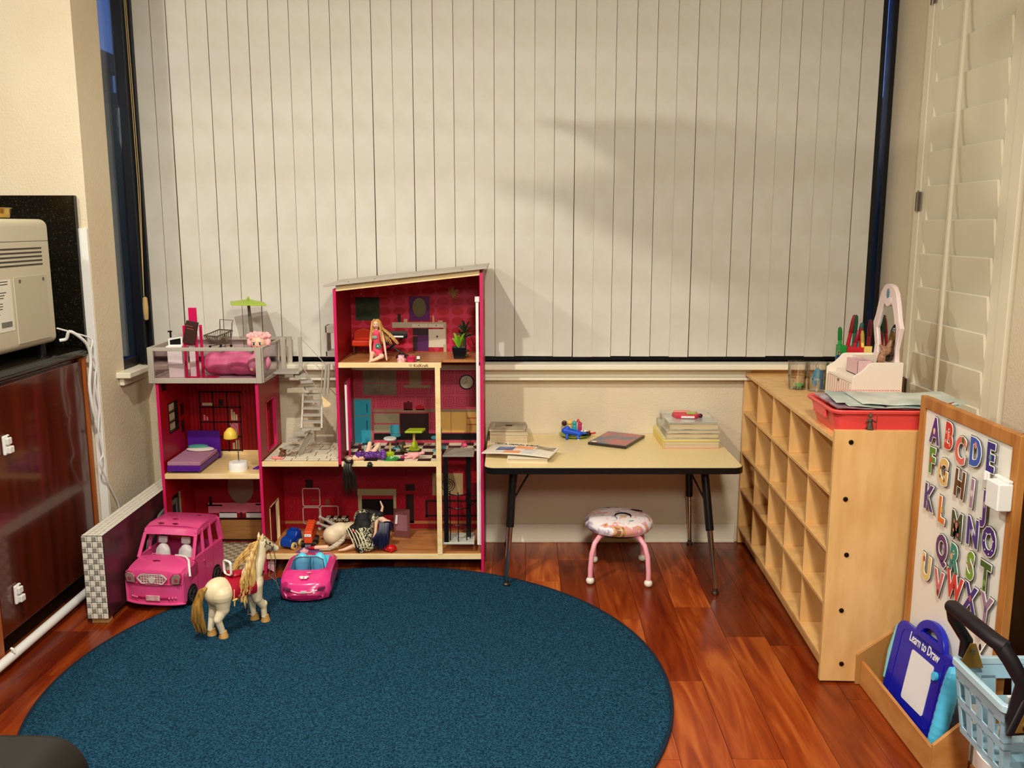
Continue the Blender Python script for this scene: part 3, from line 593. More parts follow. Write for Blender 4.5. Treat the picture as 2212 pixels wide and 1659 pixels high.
# ================================================================ plate with small figures
def blob(nm, parts, mat, parent, vox=.0022, relax=3):
    m = M()
    for p in parts:
        if p[0] == 's': m.ell(p[1], p[2], 24, 16, rot=p[3] if len(p) > 3 else None)
        else: m.cap(p[1], p[2], p[3], p[4] if len(p) > 4 else p[3], 20)
    return m.build(nm, mat, parent, remesh=vox, relax=relax)
c = aZ(1242, 943, TZ); P0 = (c.x, c.y, TZ)
t = thing('green_plate', 'lime green plate holding small figures at the back of the table', 'plate', P0)
M().lathe([(.0, .0005), (.045, .0005), (.058, .008), (.067, .012), (.068, .0135), (.057, .010), (.044, .003), (.0, .0028)], (0, 0, 0), 40).build('plate_body', pm('lime_plate', (160,196,80), .3), t, smooth=True)
BLU = pm('toy_blue', (20,80,210), .4)
def fig(nm, lb, dx, dy, dz, rz=0): return thing(nm, lb, 'figure', (P0[0]+dx, P0[1]+dy, P0[2]+dz), rz)
f = fig('blue_animal_figure', 'bright blue animal figure lying across the front of the green plate', -.01, -.045, .0)
blob('body', [('c', (-.030, 0, .036), (.026, -.004, .024), .014, .012), ('c', (-.026, 0, .03), (-.028, -.012, .006), .007, .006), ('c', (.018, -.004, .024), (.020, -.016, .006), .007, .006), ('s', (-.034, 0, .036), (.017, .013, .014)), ('c', (.03, 0, .024), (.052, -.004, .026), .006, .004), ('s', (-.026, 0, .048), (.012, .008, .008))], BLU, f, .0016, 3)
M().ell((.020, -.0195, .002), (.006, .004, .002), 8, 6).build('paw_tip', PLASTICW, f)
f = fig('teal_figure', 'small teal figure standing in the middle of the green plate', -.004, -.016, .006); blob('body', [('s', (0, 0, .056), (.0095, .009, .0105)), ('c', (0, 0, .042), (0, 0, .012), .009, .010), ('c', (.004, 0, .038), (.013, -.004, .024), .004), ('c', (-.004, 0, .038), (-.012, -.004, .026), .004)], pm('toy_teal', (50,170,180), .4), f, .0015, 2)
f = fig('blond_figure', 'small figure with round yellow hair on the green plate', -.023, -.006, .006); blob('body', [('c', (0, 0, .04), (0, 0, .008), .010, .011)], pm('toy_peach', (232,186,130), .4), f, .0016, 2); M().ell((0, 0, .057), (.014, .012, .012), 16, 10).build('hair', pm('toy_yellow', (236,200,110), .45), f, smooth=True)
f = fig('pink_figure', 'small magenta figure with red hat on the green plate', .020, -.010, .006); blob('body', [('s', (0, 0, .052), (.009, .008, .009)), ('c', (0, 0, .040), (0, 0, .010), .0085, .009), ('c', (0, 0, .034), (.009, -.004, .022), .0035)], pm('toy_magenta', (200,40,110), .4), f, .0015, 2); M().lathe([(.008, .056), (.004, .066), (.0, .070)], (-.008, 0, .004), 10).build('hat', pm('toy_red', (200,30,40), .4), f)
f = fig('brown_racket', 'tiny brown round paddle sticking up at the left of the plate', -.040, .0, .008); m = M(); m.cyl((0, 0, 0), (-.004, 0, .034), .002); m.ell((-.006, 0, .050), (.0115, .004, .0125), 14, 8); m.build('paddle', pm('toy_brown', (72,36,24), .4), f, smooth=True)
f = fig('penguin_figure', 'black and white bird figure lying at the right of the plate', .044, -.022, .004); blob('body', [('c', (-.012, 0, .014), (.012, 0, .012), .012, .011)], pm('toy_black', (26,18,18), .35), f, .0016, 2)
M().ell((-.008, .002, .0235), (.014, .009, .007), 14, 8).build('white_face', PLASTICW, f, smooth=True); M().ell((-.010, -.005, .0275), (.0025, .002, .003), 8, 6).build('eye', BLACK, f)
f = fig('red_bow_toy', 'small red and coral twisted toy at the right end of the plate', .066, -.012, .012); m = M(); m.cap((-.006, 0, .002), (.018, -.004, .008), .0045, .004); m.cap((-.004, 0, .002), (-.006, .0, .014), .0045, .004); m.build('toy_body', pm('toy_red', (200,30,40)), f, remesh=.0014, relax=2)
# ================================================================ cubby shelf unit (local: y runs along the front, away from the camera)
SH0 = Vector((.936, 2.55, 0)); SR = -R(2.3)
t = thing('cubby_shelf', 'pale plywood shelf unit with five by four open cubbies against the right wall', 'shelf', SH0, SR)
LN, DP, HT = 1.235, .43, .786
WD2 = pm('shelf_birch', (232,186,120), .38, var=(218,168,102), vs=4, vstretch=(5,5,1.2), bump=.04, bs=50)
rg = lambda nm, *b: M().box(*b).build(nm, WD2, t, bevel=.0012)
en = rg('end_panel', 0, DP, 0, .018, .006, HT); rg('end_panel', 0, DP, LN-.018, LN, .006, HT); 
rows = [.760, .594, .420, .255, .083]
rg('top_panel', .002, DP-.01, .018, LN-.018, .746, .760); rg('back_panel', DP-.012, DP, .018, LN-.018, .03, HT); rg('back_liner', .29, .296, .018, LN-.018, .07, .746)
for z in rows[1:]: rg('shelf_board', .001, .29, .018, LN-.018, z-.011, z)
rg('bottom_rail', .03, .042, .018, LN-.018, .006, .072)
cwid = (LN-.036-4*.009)/5
for k in range(4):
    y = .018 + cwid*(k+1) + .009*k
    for r in range(4): rg('divider', .004, .29, y, y+.009, rows[r+1], rows[r]-.0145 if r == 0 else rows[r]-.0115)
BOLT = pm('dark_bolt', (52,34,20), .3, .8)
for u, v in ((1838, 955), (1826, 1078), (1828, 1198), (1817, 1318), (1817, 1433)):
    p = aY(u, v, 2.55); M().lathe([(.0, 0), (.0075, 0), (.0068, .003), (.003, .004), (.003, .002), (.0, .002)], (p.x-SH0.x, .0002, p.z), 12, ax=(0, -1, 0)).build('bolt', BOLT, en, smooth=True)
c = thing('cup_hook', 'small white hook tag inside the top near cubby', 'hook', SH0 + Vector((.03, .06, .70)), SR)
M().box(-.012, .0, -.001, .001, -.01, .0).build('tab', PLASTICW, c); M().box(-.007, -.004, -.001, .001, -.028, -.01).build('stem', PLASTICW, c)
TS = .7605
# ================================================================ red bin with papers
BN = pm('coral_plastic', (236,80,76), .35, bump=.05, bs=90); t = thing('storage_bin', 'coral red plastic bin with papers on the near end of the shelf unit', 'bin', (1.12, 2.72, TS), -.03)
def ring(w, d, z, r=.03): return [(x, y, z) for x, y in rrect(w, d, r, 5)]
m = M(); m.loft([ring(.30, .235, 0), ring(.335, .262, .066), ring(.336, .263, .066), ring(.352, .280, .067), ring(.356, .284, .074), ring(.352, .280, .078), ring(.334, .262, .076), ring(.322, .25, .060), ring(.29, .225, .004)]); m.build('tub', BN, t, smooth=True)
m = M(); m.box(-.175, -.168, -.06, .06, .038, .068); m.build('lug', BN, t, bevel=.003)
t = thing('paper_stack', 'loose pages and magazines fanned on top of the coral bin', 'papers', (1.11, 2.71, TS+.0785), -.05)
def sheet(nm, w, d, z, lift, mat, dx=0, dy=0, rz=0, th=.0012):
    m = M(); g = []
    for i in range(13):
        x = -w/2+w*i/12; h = z+lift*max(0, abs(2.0*i/12-1)-.35)**1.5*(1 if i > 6 else .6)+.0015*sin(i*1.3); g.append([(x, -d/2, h), (x, d/2, h+.001), (x, d/2, h+.001+th), (x, -d/2, h+th)])
    o = m.loft(g).build(nm, mat, t); o.location = (dx, dy, 0); o.rotation_euler = (0, 0, rz); return o
sheet('dark_magazine', .30, .22, .0, .004, pm('plum_print', (96,40,70), .2, var=(200,190,196), vs=12), .0, .0, .03, .004); sheet('page', .32, .22, .005, .010, pm('paper_grey', (206,214,200), .35, var=(150,176,170), vs=7), .05, -.01, -.04)
sheet('page', .34, .20, .008, .008, pm('paper_grey', (206,214,200)), .04, .01, -.10); sheet('page', .30, .19, .011, .008, pm('paper_pale', (222,226,214), .35, var=(176,190,178), vs=9), .08, -.01, -.02, .003)
m = M(); 
for k in range(26): m.box(-.10+k*.0085, -.0965+k*.0085, .108, .122, .013, .016)
m.build('torn_spiral_edge', pm('paper_pink', (244,170,160), .5), t, kind='stuff')
t = thing('red_marker', 'dark red object poking out at the back right of the coral bin', 'toy', (1.285, 2.60, TS+.079), .6); M().cap((-.03, 0, .009), (.03, 0, .009), .009).build('marker_body', pm('marker_red', (150,24,14), .3), t, smooth=True)
# small dark figurine on the near end panel
p = aY(1880, 927, 2.558); t = thing('wizard_figurine', 'tiny dark figurine with pointed hat and staff before the coral bin', 'figurine', (p.x, 2.562, .7865), 0)
FD = pm('figurine_dark', (44,34,22), .5, var=(92,76,52), vs=120)
m = M(); m.lathe([(.0, 0), (.0115, 0), (.0085, .012), (.006, .022), (.0045, .030), (.0, .033)], (0, 0, 0), 14); m.cap((.004, 0, .028), (.014, -.003, .022), .0028, .0024); m.cap((-.004, 0, .028), (-.012, -.002, .024), .0030, .0028); m.build('robe', FD, t, remesh=.0011, relax=1)
M().ell((0, 0, .0355), (.0042, .0042, .005), 12, 8).build('head', pm('figurine_face', (150,140,116), .6), t, smooth=True); M().lathe([(.010, .0385), (.0045, .0405), (.0025, .047), (.0, .053)], (0, 0, 0), 14).build('pointed_hat', FD, t, smooth=True)
M().cyl((.0165, -.004, 0), (.0175, -.004, .040), .0009, n=6).build('staff', FD, t)
# ================================================================ white vanity organiser with mirror
VN = pm('vanity_white', (240,228,210), .42); x0, x1, ya, yb = 1.145, 1.315, 2.995, 3.25
t = thing('vanity_organiser', 'white toy vanity organiser with arched mirror on the shelf unit', 'organiser', ((x0+x1)/2, (ya+yb)/2, TS))
sp = [(x0, TS), (x1, TS), (x1, TS+.156), (x0+.066, TS+.156), (x0+.054, TS+.153), (x0+.044, TS+.140), (x0+.030, TS+.126), (x0+.012, TS+.114), (x0, TS+.106)]
M(t).prism(sp, ya, ya+.010, 'y').build('side_panel', VN, t, bevel=.002); M(t).prism(sp, yb-.010, yb, 'y').build('side_panel', VN, t, bevel=.002)
M(t).box(x0+.088, x0+.094, ya+.01, yb-.01, TS+.09, TS+.150).build('inner_riser', VN, t); M(t).box(x0+.094, x1, ya+.01, yb-.01, TS+.144, TS+.150).build('upper_shelf', VN, t); M(t).box(x0+.03, x0+.088, ya+.02, yb-.02, TS+.090, TS+.104).build('inner_step', VN, t); M(t).box(x0+.004, x1, ya+.01, yb-.01, TS+.084, TS+.090).build('shelf_top', VN, t); M(t).box(x1-.008, x1, ya+.01, yb-.01, TS, TS+.155).build('back_panel', VN, t)
d = M(t).box(x0-.001, x0+.10, ya+.0115, yb-.0115, TS+.004, TS+.082).build('drawer', pattern('pink_stripe_paint', 'stripes', (240,228,210), (206,150,140), 46, 1, a='Y', th=.13), t)
M(t).prism([(-.007+3.12, TS+.082), (3.12+.007, TS+.082), (3.12, TS+.071)], x0-.0022, x0-.0008, 'x').build('finger_notch', BLACK, d)
def arch(s, y0=3.1225, zb=TS+.150):
    P = [(.095, 0), (.088, .05), (.105, .10), (.115, .135), (.098, .165), (.080, .22), (.062, .262), (.040, .285), (.020, .293), (0, .295)]
    R_ = [(y0+a*s, zb+b*.89*(s if s < 1 else 1)+(0.010 if s < 1 else 0)) for a, b in P]; return R_ + [(y0-(a-y0), b) for a, b in R_[-2::-1]]
outer = arch(1.0); inner = arch(.70); inner = [(y, z+.008) for y, z in inner]
frame_ring(M(t), outer, inner, x1-.016, x1, 'x').build('mirror_frame', pm('mirror_frame_white', (240,220,214), .35), t, bevel=.003)
M(t).prism(inner, x1-.009, x1-.005, 'x').build('mirror_glass', pm('mirror', (190,190,180), .06, 1.0), t)
M(t).prism([(3.1225+.030*cos(a*pi/8+pi), TS+.120+.240+.026*sin(a*pi/8+pi)) for a in range(9)]+[(3.1525, TS+.366), (3.0925, TS+.366)], x1-.019, x1-.007, 'x').build('heart_crest', pm('mirror_frame_white', (240,220,214)), t, bevel=.003)
M(t).ell((x1-.0175, 3.1225, TS+.378), (.003, .009, .019), 14, 10).build('blue_gem', pm('gem_blue', (90,130,150), .1), t, smooth=True)
t = thing('small_pink_drawer', 'small pale pink box on the vanity shelf before the mirror', 'box', (1.205, 3.10, TS+.1045)); PD = pm('pale_pink', (226,186,186), .4)
m = M(); m.box(-.026, .026, -.055, .045, 0, .004); m.box(-.026, -.023, -.055, .045, 0, .050); m.box(.023, .026, -.055, .045, 0, .050); m.box(-.026, .026, -.055, -.052, 0, .050); m.box(-.026, .026, .042, .045, 0, .050); m.build('box_body', PD, t, bevel=.001)
m = M(); m.ell((0, -.005, .042), (.021, .045, .006), 14, 8); m.build('filling', pm('filling_rose', (206,170,170), .7), t, kind='stuff')
t = thing('brown_bow_clip', 'brown glitter bow hair clip standing against the mirror', 'hair clip', (1.268, 3.03, TS+.1505)); BRN = pm('brown_glitter', (134,94,66), .35, var=(176,130,100), vs=160)
m = M(); m.cap((-.016, 0, .012), (-.010, 0, .045), .014, .010); m.cap((.0, 0, .038), (.014, .002, .074), .012, .006); m.cap((-.010, 0, .05), (-.022, 0, .060), .009, .005); m.cap((-.008, 0, .040), (.004, 0, .045), .012); m.build('bow', BRN, t, remesh=.003, relax=2)
t = thing('black_claw_clip', 'large black and tortoiseshell claw clip propped by the mirror', 'hair clip', (1.284, 3.05, TS+.1505))
m = M(); m.ell((.012, 0, .085), (.014, .012, .046), 14, 10, rot=(0, .12, 0)); m.ell((.0, 0, .030), (.026, .010, .029), 14, 10); m.ell((-.030, -.008, .022), (.008, .010, .032), 12, 8, rot=(0, .3, 0)); m.build('claw', pm('tortoiseshell', (14,11,9), .15, var=(110,80,40), vs=60), t, smooth=True)
# pens in their pots (behind the vanity top)
t = thing('pen_box', 'red pen box with green end full of felt pens behind the vanity', 'pen holder', (1.255, 3.30, TS)); m = M()
m.box(-.03, .05, -.03, .03, 0, .172); m.build('red_box', pm('pot_red', (196,30,40), .35), t, bevel=.003); M().box(-.055, -.0305, -.03, .02, 0, .178).build('green_box', pm('pot_green', (20,140,50), .35), t, bevel=.003); M().box(.030, .058, -.036, -.0305, .1, .176).build('yellow_tab', pm('pot_yellow', (236,206,110), .35), t)
rr = random.Random(4)
for i, (dx, h, lean, col, lb) in enumerate(((-.046, .245, -.05, (30,150,60), 'bright green felt pen leaning left in the pen box'), (-.030, .292, .16, (170,24,40), 'tall red-capped brush standing highest at the left of the pens'), (-.002, .290, .03, (24,100,70), 'tall dark green pen in the middle of the pen box'), (.010, .262, .10, (30,130,120), 'teal pen with white tip in the pen box'), (-.010, .235, .20, (180,20,40), 'red felt pen leaning right among the green pens'), (.026, .245, -.06, (190,30,50), 'red pen beside the yellow pencil'), (.033, .236, -.10, (240,210,90), 'short yellow pencil at the front of the pens'), (.046, .275, .03, (120,20,30), 'maroon pen rightmost, touching the mirror frame'))):
    q = thing('felt_pen', lb, 'pen', (1.255+dx, 3.296-.003*i, TS+.12), 0, None, (0, lean, 0)); L_ = h-.12
    M().lathe([(.0, 0), (.007, 0), (.007, L_*.62)], (0, 0, 0), 12).build('barrel', pm('pen_%d' % i, col, .3), q, smooth=True)
    M().lathe([(.0078, L_*.60), (.0082, L_*.85), (.006, L_*.97), (.0, L_)], (0, 0, 0), 12).build('cap', pm('pencap_%d' % i, tuple(int(c*.75) for c in col), .25), q, smooth=True)
t = thing('blue_clip', 'small dark blue clip peeking out left of the vanity top', 'clip', (1.188, 3.262, TS)); M().box(-.004, .016, -.005, .005, 0, .145).build('clip_body', pm('clip_blue', (20,50,120), .3), t, bevel=.003); M().lathe([(.0, .145), (.006, .145), (.005, .158), (.0, .163)], (.004, 0, 0), 10).build('clip_head', CHROME, t)
# glass tumblers
def tumbler(x, y, lb, r, h, band):
    t = thing('glass_tumbler', lb, 'glass', (x, y, TS), 0, None); M().lathe([(.0, .001), (r*.82, .001), (r, h), (r-.0016, h), (r*.82-.0016, .006), (.0, .006)], (0, 0, 0), 28).build('cup_wall', glassmat('tumbler_glass', (253,252,250), .10, .05), t, smooth=True)
    M().lathe([(r*.9, h*.42), (r*.905, h*.42), (r*.915, h*.48), (r*.91, h*.48)], (0, 0, 0), 28).build('band', glassmat('tumbler_band', band, .2), t); return t
p = aZ(1722, 843, TS); tumbler(p.x+.008, p.y+.03, 'empty clear tumbler behind the green toy car', .038, .105, (250,248,244))
p = aZ(1762, 846, TS); x, y = p.x+.010, p.y+.02; tumbler(x, y, 'clear tumbler holding a blue tag beside the white vanity', .040, .108, (250,248,244))
t = thing('blue_tag', 'blue folded tag with wire loop inside the right tumbler', 'tag', (x-.004, y, TS+.0065)); m = M(); m.ell((0, 0, .045), (.016, .004, .036), 8, 8, rot=(0, .15, 0)); m.build('tag_body', pm('tag_blue', (40,150,190), .4), t); M().tube([(.0, 0, .076), (-.005, 0, .088), (0, 0, .096), (.006, 0, .088), (.002, 0, .078)], .001, 6).build('wire_loop', STEEL, t); M().box(.016, .026, -.002, .002, .0, .07).build('blue_strip', pm('strip_blue', (70,110,160), .4), t)
p = aZ(1722, 836, TS); t = thing('green_toy_car', 'tiny bright green toy car in front of the clear tumbler', 'toy car', (p.x-.002, p.y-.02, TS), .25)
m = M(); m.cap((-.014, 0, .009), (.014, 0, .009), .008, .007); m.cap((-.004, 0, .015), (.006, 0, .015), .0055); m.build('car_body', pm('toy_green', (60,190,90), .25), t, remesh=.0013, relax=1)
for sx in (-.012, .012):
    for sy in (-1, 1): M().cyl((sx, sy*.0068, .0045), (sx, sy*.0098, .0045), .0045, n=12).build('wheel', BLACK, t)
M().ell((-.016, -.004, .011), (.005, .005, .004), 10, 6).build('face', pm('car_face', (190,120,90), .4), t)
# ================================================================ whiteboard with letters
BX = 1.150; t = thing('whiteboard', 'tall wood-framed whiteboard covered in alphabet magnets, leaning by the shelf end', 'whiteboard', (BX+.01, 2.23, 0))
FR = pm('oak_frame', (190,128,62), .45, var=(166,102,44), vs=5, vstretch=(6,6,1), bump=.08, bs=60)
yf, yn, zb, zt = 2.490, 1.985, .0, .902
M(t).box(BX+.004, BX+.012, yn+.02, yf-.02, .02, zt-.02).build('white_panel', pm('whiteboard_enamel', (240,236,222), .18), t)
for nm, b in (('stile', (yf-.030, yf, zb, zt)), ('stile', (yn, yn+.030, zb, zt)), ('rail', (yn+.03, yf-.03, zt-.032, zt)), ('rail', (yn+.03, yf-.03, zb, .04))): M(t).box(BX-.002, BX+.018, *b).build(nm, FR, t, bevel=.002)
BX -= .002
LT = {'A': (557,172,(84,44,124)), 'B': (617,195,(212,44,36)), 'C': (668,257,(224,104,90)), 'D': (735,268,(36,88,176)), 'E': (802,290,(40,34,124)), 'F': (543,302,(84,140,52)), 'G': (592,352,(228,186,110)), 'H': (665,407,(96,54,30)), 'I': (720,450,(166,130,156)), 'J': (777,500,(84,44,130)), 'K': (527,465,(72,50,120)), 'L': (585,522,(222,116,50)), 'M': (652,592,(52,70,44)), 'N': (723,622,(64,50,130)), 'O': (795,664,(66,34,116)), 'Q': (585,690,(92,40,104)), 'R': (640,735,(20,136,120)), 'S': (712,770,(120,160,50)), 'T': (778,818,(64,98,44)), 'U': (517,775,(232,200,124)), 'V': (572,848,(206,108,116)), 'W': (640,862,(214,60,60)), 'X': (712,915,(60,50,130)), 'Y': (780,962,(156,126,150)), 'Z': (757,1130,(226,216,204))}
DEC = {'A': (232,196,140), 'B': (236,150,130), 'C': (40,110,50), 'D': (220,130,130), 'E': (100,150,140), 'F': (214,70,70), 'G': (120,70,40), 'H': (60,34,20), 'I': (230,200,210), 'J': (180,160,190), 'K': (150,140,150), 'L': (236,180,90), 'M': (206,110,100), 'N': (190,190,206), 'O': (236,220,200), 'Q': (70,30,80), 'R': (222,170,130), 'S': (160,120,80), 'T': (120,160,60), 'U': (200,40,30), 'V': (140,20,30), 'W': (160,30,30), 'X': (190,90,90), 'Y': (110,90,120), 'Z': (30,26,26)}
NM = {'A': 'purple with a pale figure, top left', 'B': 'red with pink spots', 'C': 'coral with a green leaf top', 'D': 'blue with a toothed outline', 'E': 'dark navy, top right', 'F': 'green with a red patch', 'G': 'tan with brown spots', 'H': 'dark brown', 'I': 'lilac striped', 'J': 'purple, beside the white box', 'K': 'navy with a grey patch, left edge', 'L': 'orange', 'M': 'dark green with pink flowers', 'N': 'indigo with a pale streak', 'O': 'dark purple with white stars', 'Q': 'plum', 'R': 'teal with a peach patch', 'S': 'olive green', 'T': 'dark green with bright stem', 'U': 'pale yellow with a red tip', 'V': 'rose with dark red foot', 'W': 'red, just above the black handle', 'X': 'navy with striped arm, partly behind the black handle', 'Y': 'mauve, lower right', 'Z': 'white with black stripes, behind the black handle'}
WH = pm('magnet_white', (244,240,228), .4)
for ch, (x, y, col) in LT.items():
    u, v = 1750+x/2.05, 850+y/2.05; p = aX(u, v, BX); h = .062 if ch != 'I' else .064
    q = thing('letter_magnet', 'letter %s magnet on the whiteboard, %s' % (ch, NM[ch]), 'magnet', (BX, p.y, p.z)); rr = random.Random(ord(ch)); tw = (rr.random()-.5)*.10
    X_ = Vector((0, -1, tw)); Y_ = Vector((0, tw, 1)); s = h*1.52; wx = .80
    def tx(nm, off, dep, mat, par): 
        f = frame3((-off, 0, 0), X_, Y_); f = f @ Matrix.Diagonal((wx, 1, 1, 1)); return text(ch, nm, s, mat, par, f, dep, {'backing': .0060, 'dark_edge': .0074}.get(nm, .0036))
    de = tx('dark_edge', .0006, .0006, INK, q); bk = tx('backing', .0018, .0008, WH, q); fc = tx('letter_face', .0026, .0004, pm('letter_'+ch, col, .35), q)
    if ch == 'O':
        for k in range(7): a = k*.9; M().ell((-.0034, .021*cos(a), .026*sin(a)), (.0004, .0022, .0022), 5, 4).build('star', WH, fc)
    else:
        dy = {'A': .004, 'C': -.012, 'U': .014, 'V': .0, 'F': .006, 'K': .0, 'R': .012, 'G': -.008}.get(ch, .0); dz_ = {'A': .002, 'C': .032, 'U': .024, 'V': -.02, 'T': -.012, 'D': .022}.get(ch, .004)
        M().ell((-.0031, dy, dz_), (.0005, .006, .009), 10, 6).build('painted_detail', pm('detail_'+ch, DEC[ch], .4), fc)
    if ch in 'GBM':
        for k, (a, b) in enumerate(((.012, .012), (.013, -.012), (-.010, -.018))): M().ell((-.0031, a, b), (.0005, .004, .005), 8, 5).build('painted_spot', pm('detail_'+ch, DEC[ch]), fc)
p = aX(2172, 1068, BX); t = thing('magnetic_box', 'small white magnetic box clipped at the right of the whiteboard', 'box', (BX, p.y, p.z)); M().box(-.035, 0, -.032, .024, -.033, .033).build('box_body', PLASTICW, t, bevel=.004); M().box(-.012, -.001, -.03, .035, .033, .040).build('backing_flange', PLASTICW, t, bevel=.002)
p = aX(2135, 1028, BX); t = thing('magnetic_clip', 'small white clip above the letter J, beside the magnetic box', 'clip', (BX, p.y, p.z)); M().box(-.007, 0, -.011, .011, -.012, .012).build('clip_body', PLASTICW, t, bevel=.003); M().box(-.011, -.006, -.004, .004, -.010, .008).build('clip_lever', PLASTICW, t, bevel=.002)
# dark cabinet behind the whiteboard
DC = pm('dark_walnut', (52,20,8), .35, var=(36,12,4), vs=4, vstretch=(6,6,1)); t = thing('walnut_cabinet', 'dark brown wooden cabinet behind the whiteboard at the right edge', 'cabinet', (1.36, 1.75, 0))
M(t).box(1.347, 1.515, 1.2, 2.50, .03, .79).build('body', DC, t, bevel=.002); M(t).box(1.340, 1.347, 1.22, 2.48, .06, .775).build('side_panel', DC, t, bevel=.002); M(t).box(1.36, 1.50, 1.25, 2.46, 0, .03).build('plinth', BLACK, t)
# ================================================================ low book rack with drawing board
t = thing('book_rack', 'low plywood book rack on the floor at the foot of the whiteboard', 'rack', (1.1, 2.32, 0)); RK = pm('rack_ply', (206,148,82), .42, var=(186,122,60), vs=6, vstretch=(2,1,4), bump=.06, bs=60)
M(t).box(1.052, 1.062, 2.075, 2.535, .002, .078).build('front_board', RK, t, bevel=.001); M(t).box(1.062, 1.147, 2.075, 2.535, .002, .012).build('bottom_board', RK, t)
en = [(1.040, .002), (1.143, .002), (1.143, .172), (1.040, .096)]; M(t).prism(en, 2.536, 2.546, 'y').build('end_panel', pm('rack_end', (176,126,66), .45), t, bevel=.0008)
en = [(1.052, .002), (1.143, .002), (1.143, .150), (1.118, .150), (1.052, .090)]; M(t).prism(en, 2.064, 2.0745, 'y').build('end_panel', RK, t, bevel=.0008)
TLp, TRp, BLp, BRp = aX(1940, 1342, 1.128), aX(2066, 1428, 1.128), aX(1888, 1462, 1.085), aX(1998, 1592, 1.085)
xd = (TRp-TLp+BRp-BLp).normalized(); yd = (TLp-BLp+TRp-BRp).normalized(); wdt = ((TRp-TLp).length+(BRp-BLp).length)/2; ctr = (TLp+TRp)/2
t = thing('drawing_board', 'royal blue toy drawing board with carry handle standing in the book rack', 'toy', ctr); F = frame3((0, 0, 0), xd, yd)
RB = pm('royal_blue', (12,26,168), .3); CYN = pm('cyan_plastic', (84,196,236), .35)
W2 = wdt/2; HB = .245
def DM(): m = M(); m.T = F; return m
ol = rrect(wdt, HB, .035, 6, 0, -HB/2+.005); DM().prism(ol, -.018, 0, 'z').build('board_shell', RB, t, bevel=.005, seg=3)
frame_ring(DM(), [(.02+ .085*cos(pi*i/14), -.004+.062*sin(pi*i/14)) for i in range(15)], [(.02+ .045*cos(pi*i/14), .012+.022*sin(pi*i/14)) for i in range(15)], -.016, .002, 'z').build('carry_handle', RB, t, bevel=.004)
DM().prism([(.02+ .084*cos(pi*i/14), -.002+.0*i) if False else (.02+.084*(1-2*i/14), -.012) for i in (0, 14)]+[(-.03, .016), (.07, .016)], -.014, 0, 'z').build('handle_base', RB, t, bevel=.003)
DM().prism(rrect(.130, .140, .008, 4, .014, -.116), .0005, .0018, 'z').build('white_screen', pm('screen_white', (236,236,236), .25), t)
frame_ring(DM(), rrect(.255, .200, .02, 4, -.005, -.110), rrect(.249, .194, .018, 4, -.005, -.110), -.0003, .0012, 'z').build('raised_line', RB, t)
DM().cyl((.098, -.064, 0), (.098, -.064, .009), .012).build('knob', pm('cyan_plastic', (70,180,220)), t, bevel=.001)
m = DM(); gp = curve([(W2-.006, -.012, -.002), (W2+.003, -.030, .0), (W2+.008, -.08, .003), (W2+.006, -.15, .003), (W2-.004, -.205, .002), (W2-.016, -.238, 0)], 9); m.tube(gp, [(.009+.0125*sin(pi*min(1, .06+.90*i/(len(gp)-1)))**.7)*(1 if i % 3 else .95) for i in range(len(gp))], 18); m.build('ribbed_grip', CYN, t, smooth=True)
DM().tube([(-W2-.002, -.02, -.006), (-W2-.007, -.10, -.006), (-W2-.002, -.18, -.006)], [.006, .010, .008], 12).build('side_trim', pm('mint_plastic', (130,190,190), .35), t, smooth=True)
text('Learn to Draw', 'lettering', .036, pm('print_white', (244,244,240), .4), t, F @ Matrix.Translation((.006, -.020, .0012)) @ Matrix.Diagonal((.80, 1, 1, 1)), .0005, .0004)
# ================================================================ white bin and light blue basket
t = thing('white_bin', 'round white bin under the light blue basket in the lower right corner', 'bin', (1.17, 1.83, 0)); M().lathe([(.0, .001), (.105, .001), (.128, .205), (.124, .205), (.102, .006), (.0, .006)], (0, 0, 0), 40).build('bin_body', PLASTICW, t, smooth=True)
LB = pm('light_blue_plastic', (166,204,220), .4); bx, by, bz = 1.030, 1.955, .2065
t = thing('shopping_basket', 'light blue latticed toy shopping basket with black handle, lower right corner', 'basket', (1.17, 1.83, bz))
bw, bd, bh = .30, .215, .172; ex = .018
# side lattice: bars on slightly flared walls
def P4(side, s, h):
    """point on wall: s along 0..1, h height 0..1"""
    e = ex*(1-h)
    c = {'w': ((bx+e, by-e), (bx+e, by-bd+e)), 's': ((bx+e, by-bd+e), (bx+bw-e, by-bd+e)), 'e': ((bx+bw-e, by-bd+e), (bx+bw-e, by-e)), 'n': ((bx+bw-e, by-e), (bx+e, by-e))}[side]
    return Vector((c[0][0]+(c[1][0]-c[0][0])*s, c[0][1]+(c[1][1]-c[0][1])*s, bz+h*bh))
for sd in 'wsen':
    m = M(t); n = {'w': (1,0,0), 'e': (1,0,0), 's': (0,1,0), 'n': (0,1,0)}[sd]; Nv = Vector(n)
    def slab(s0, s1, h0, h1):
        q = [P4(sd, s0, h0), P4(sd, s1, h0), P4(sd, s1, h1), P4(sd, s0, h1)]; m.loft([[p-Nv*.0016 for p in q], [p+Nv*.0016 for p in q]])
    slab(0, 1, 0, .10); slab(0, 1, .74, 1.0); slab(0, 1, .38, .50)
    for k in range(5):
        s = k/4; slab(max(0, s-.058), min(1, s+.058), .08, .40); slab(max(0, s-.058), min(1, s+.058), .48, .78)
    m.build('lattice_side', LB, t)
M(t).box(bx+ex, bx+bw-ex, by-bd+ex, by-ex, bz, bz+.003).build('base', LB, t)
o_ = [(x+bx+bw/2, y+by-bd/2) for x, y in rrect(bw+.016, bd+.016, .014, 4)]; i_ = [(x+bx+bw/2, y+by-bd/2) for x, y in rrect(bw-.010, bd-.010, .008, 4)]
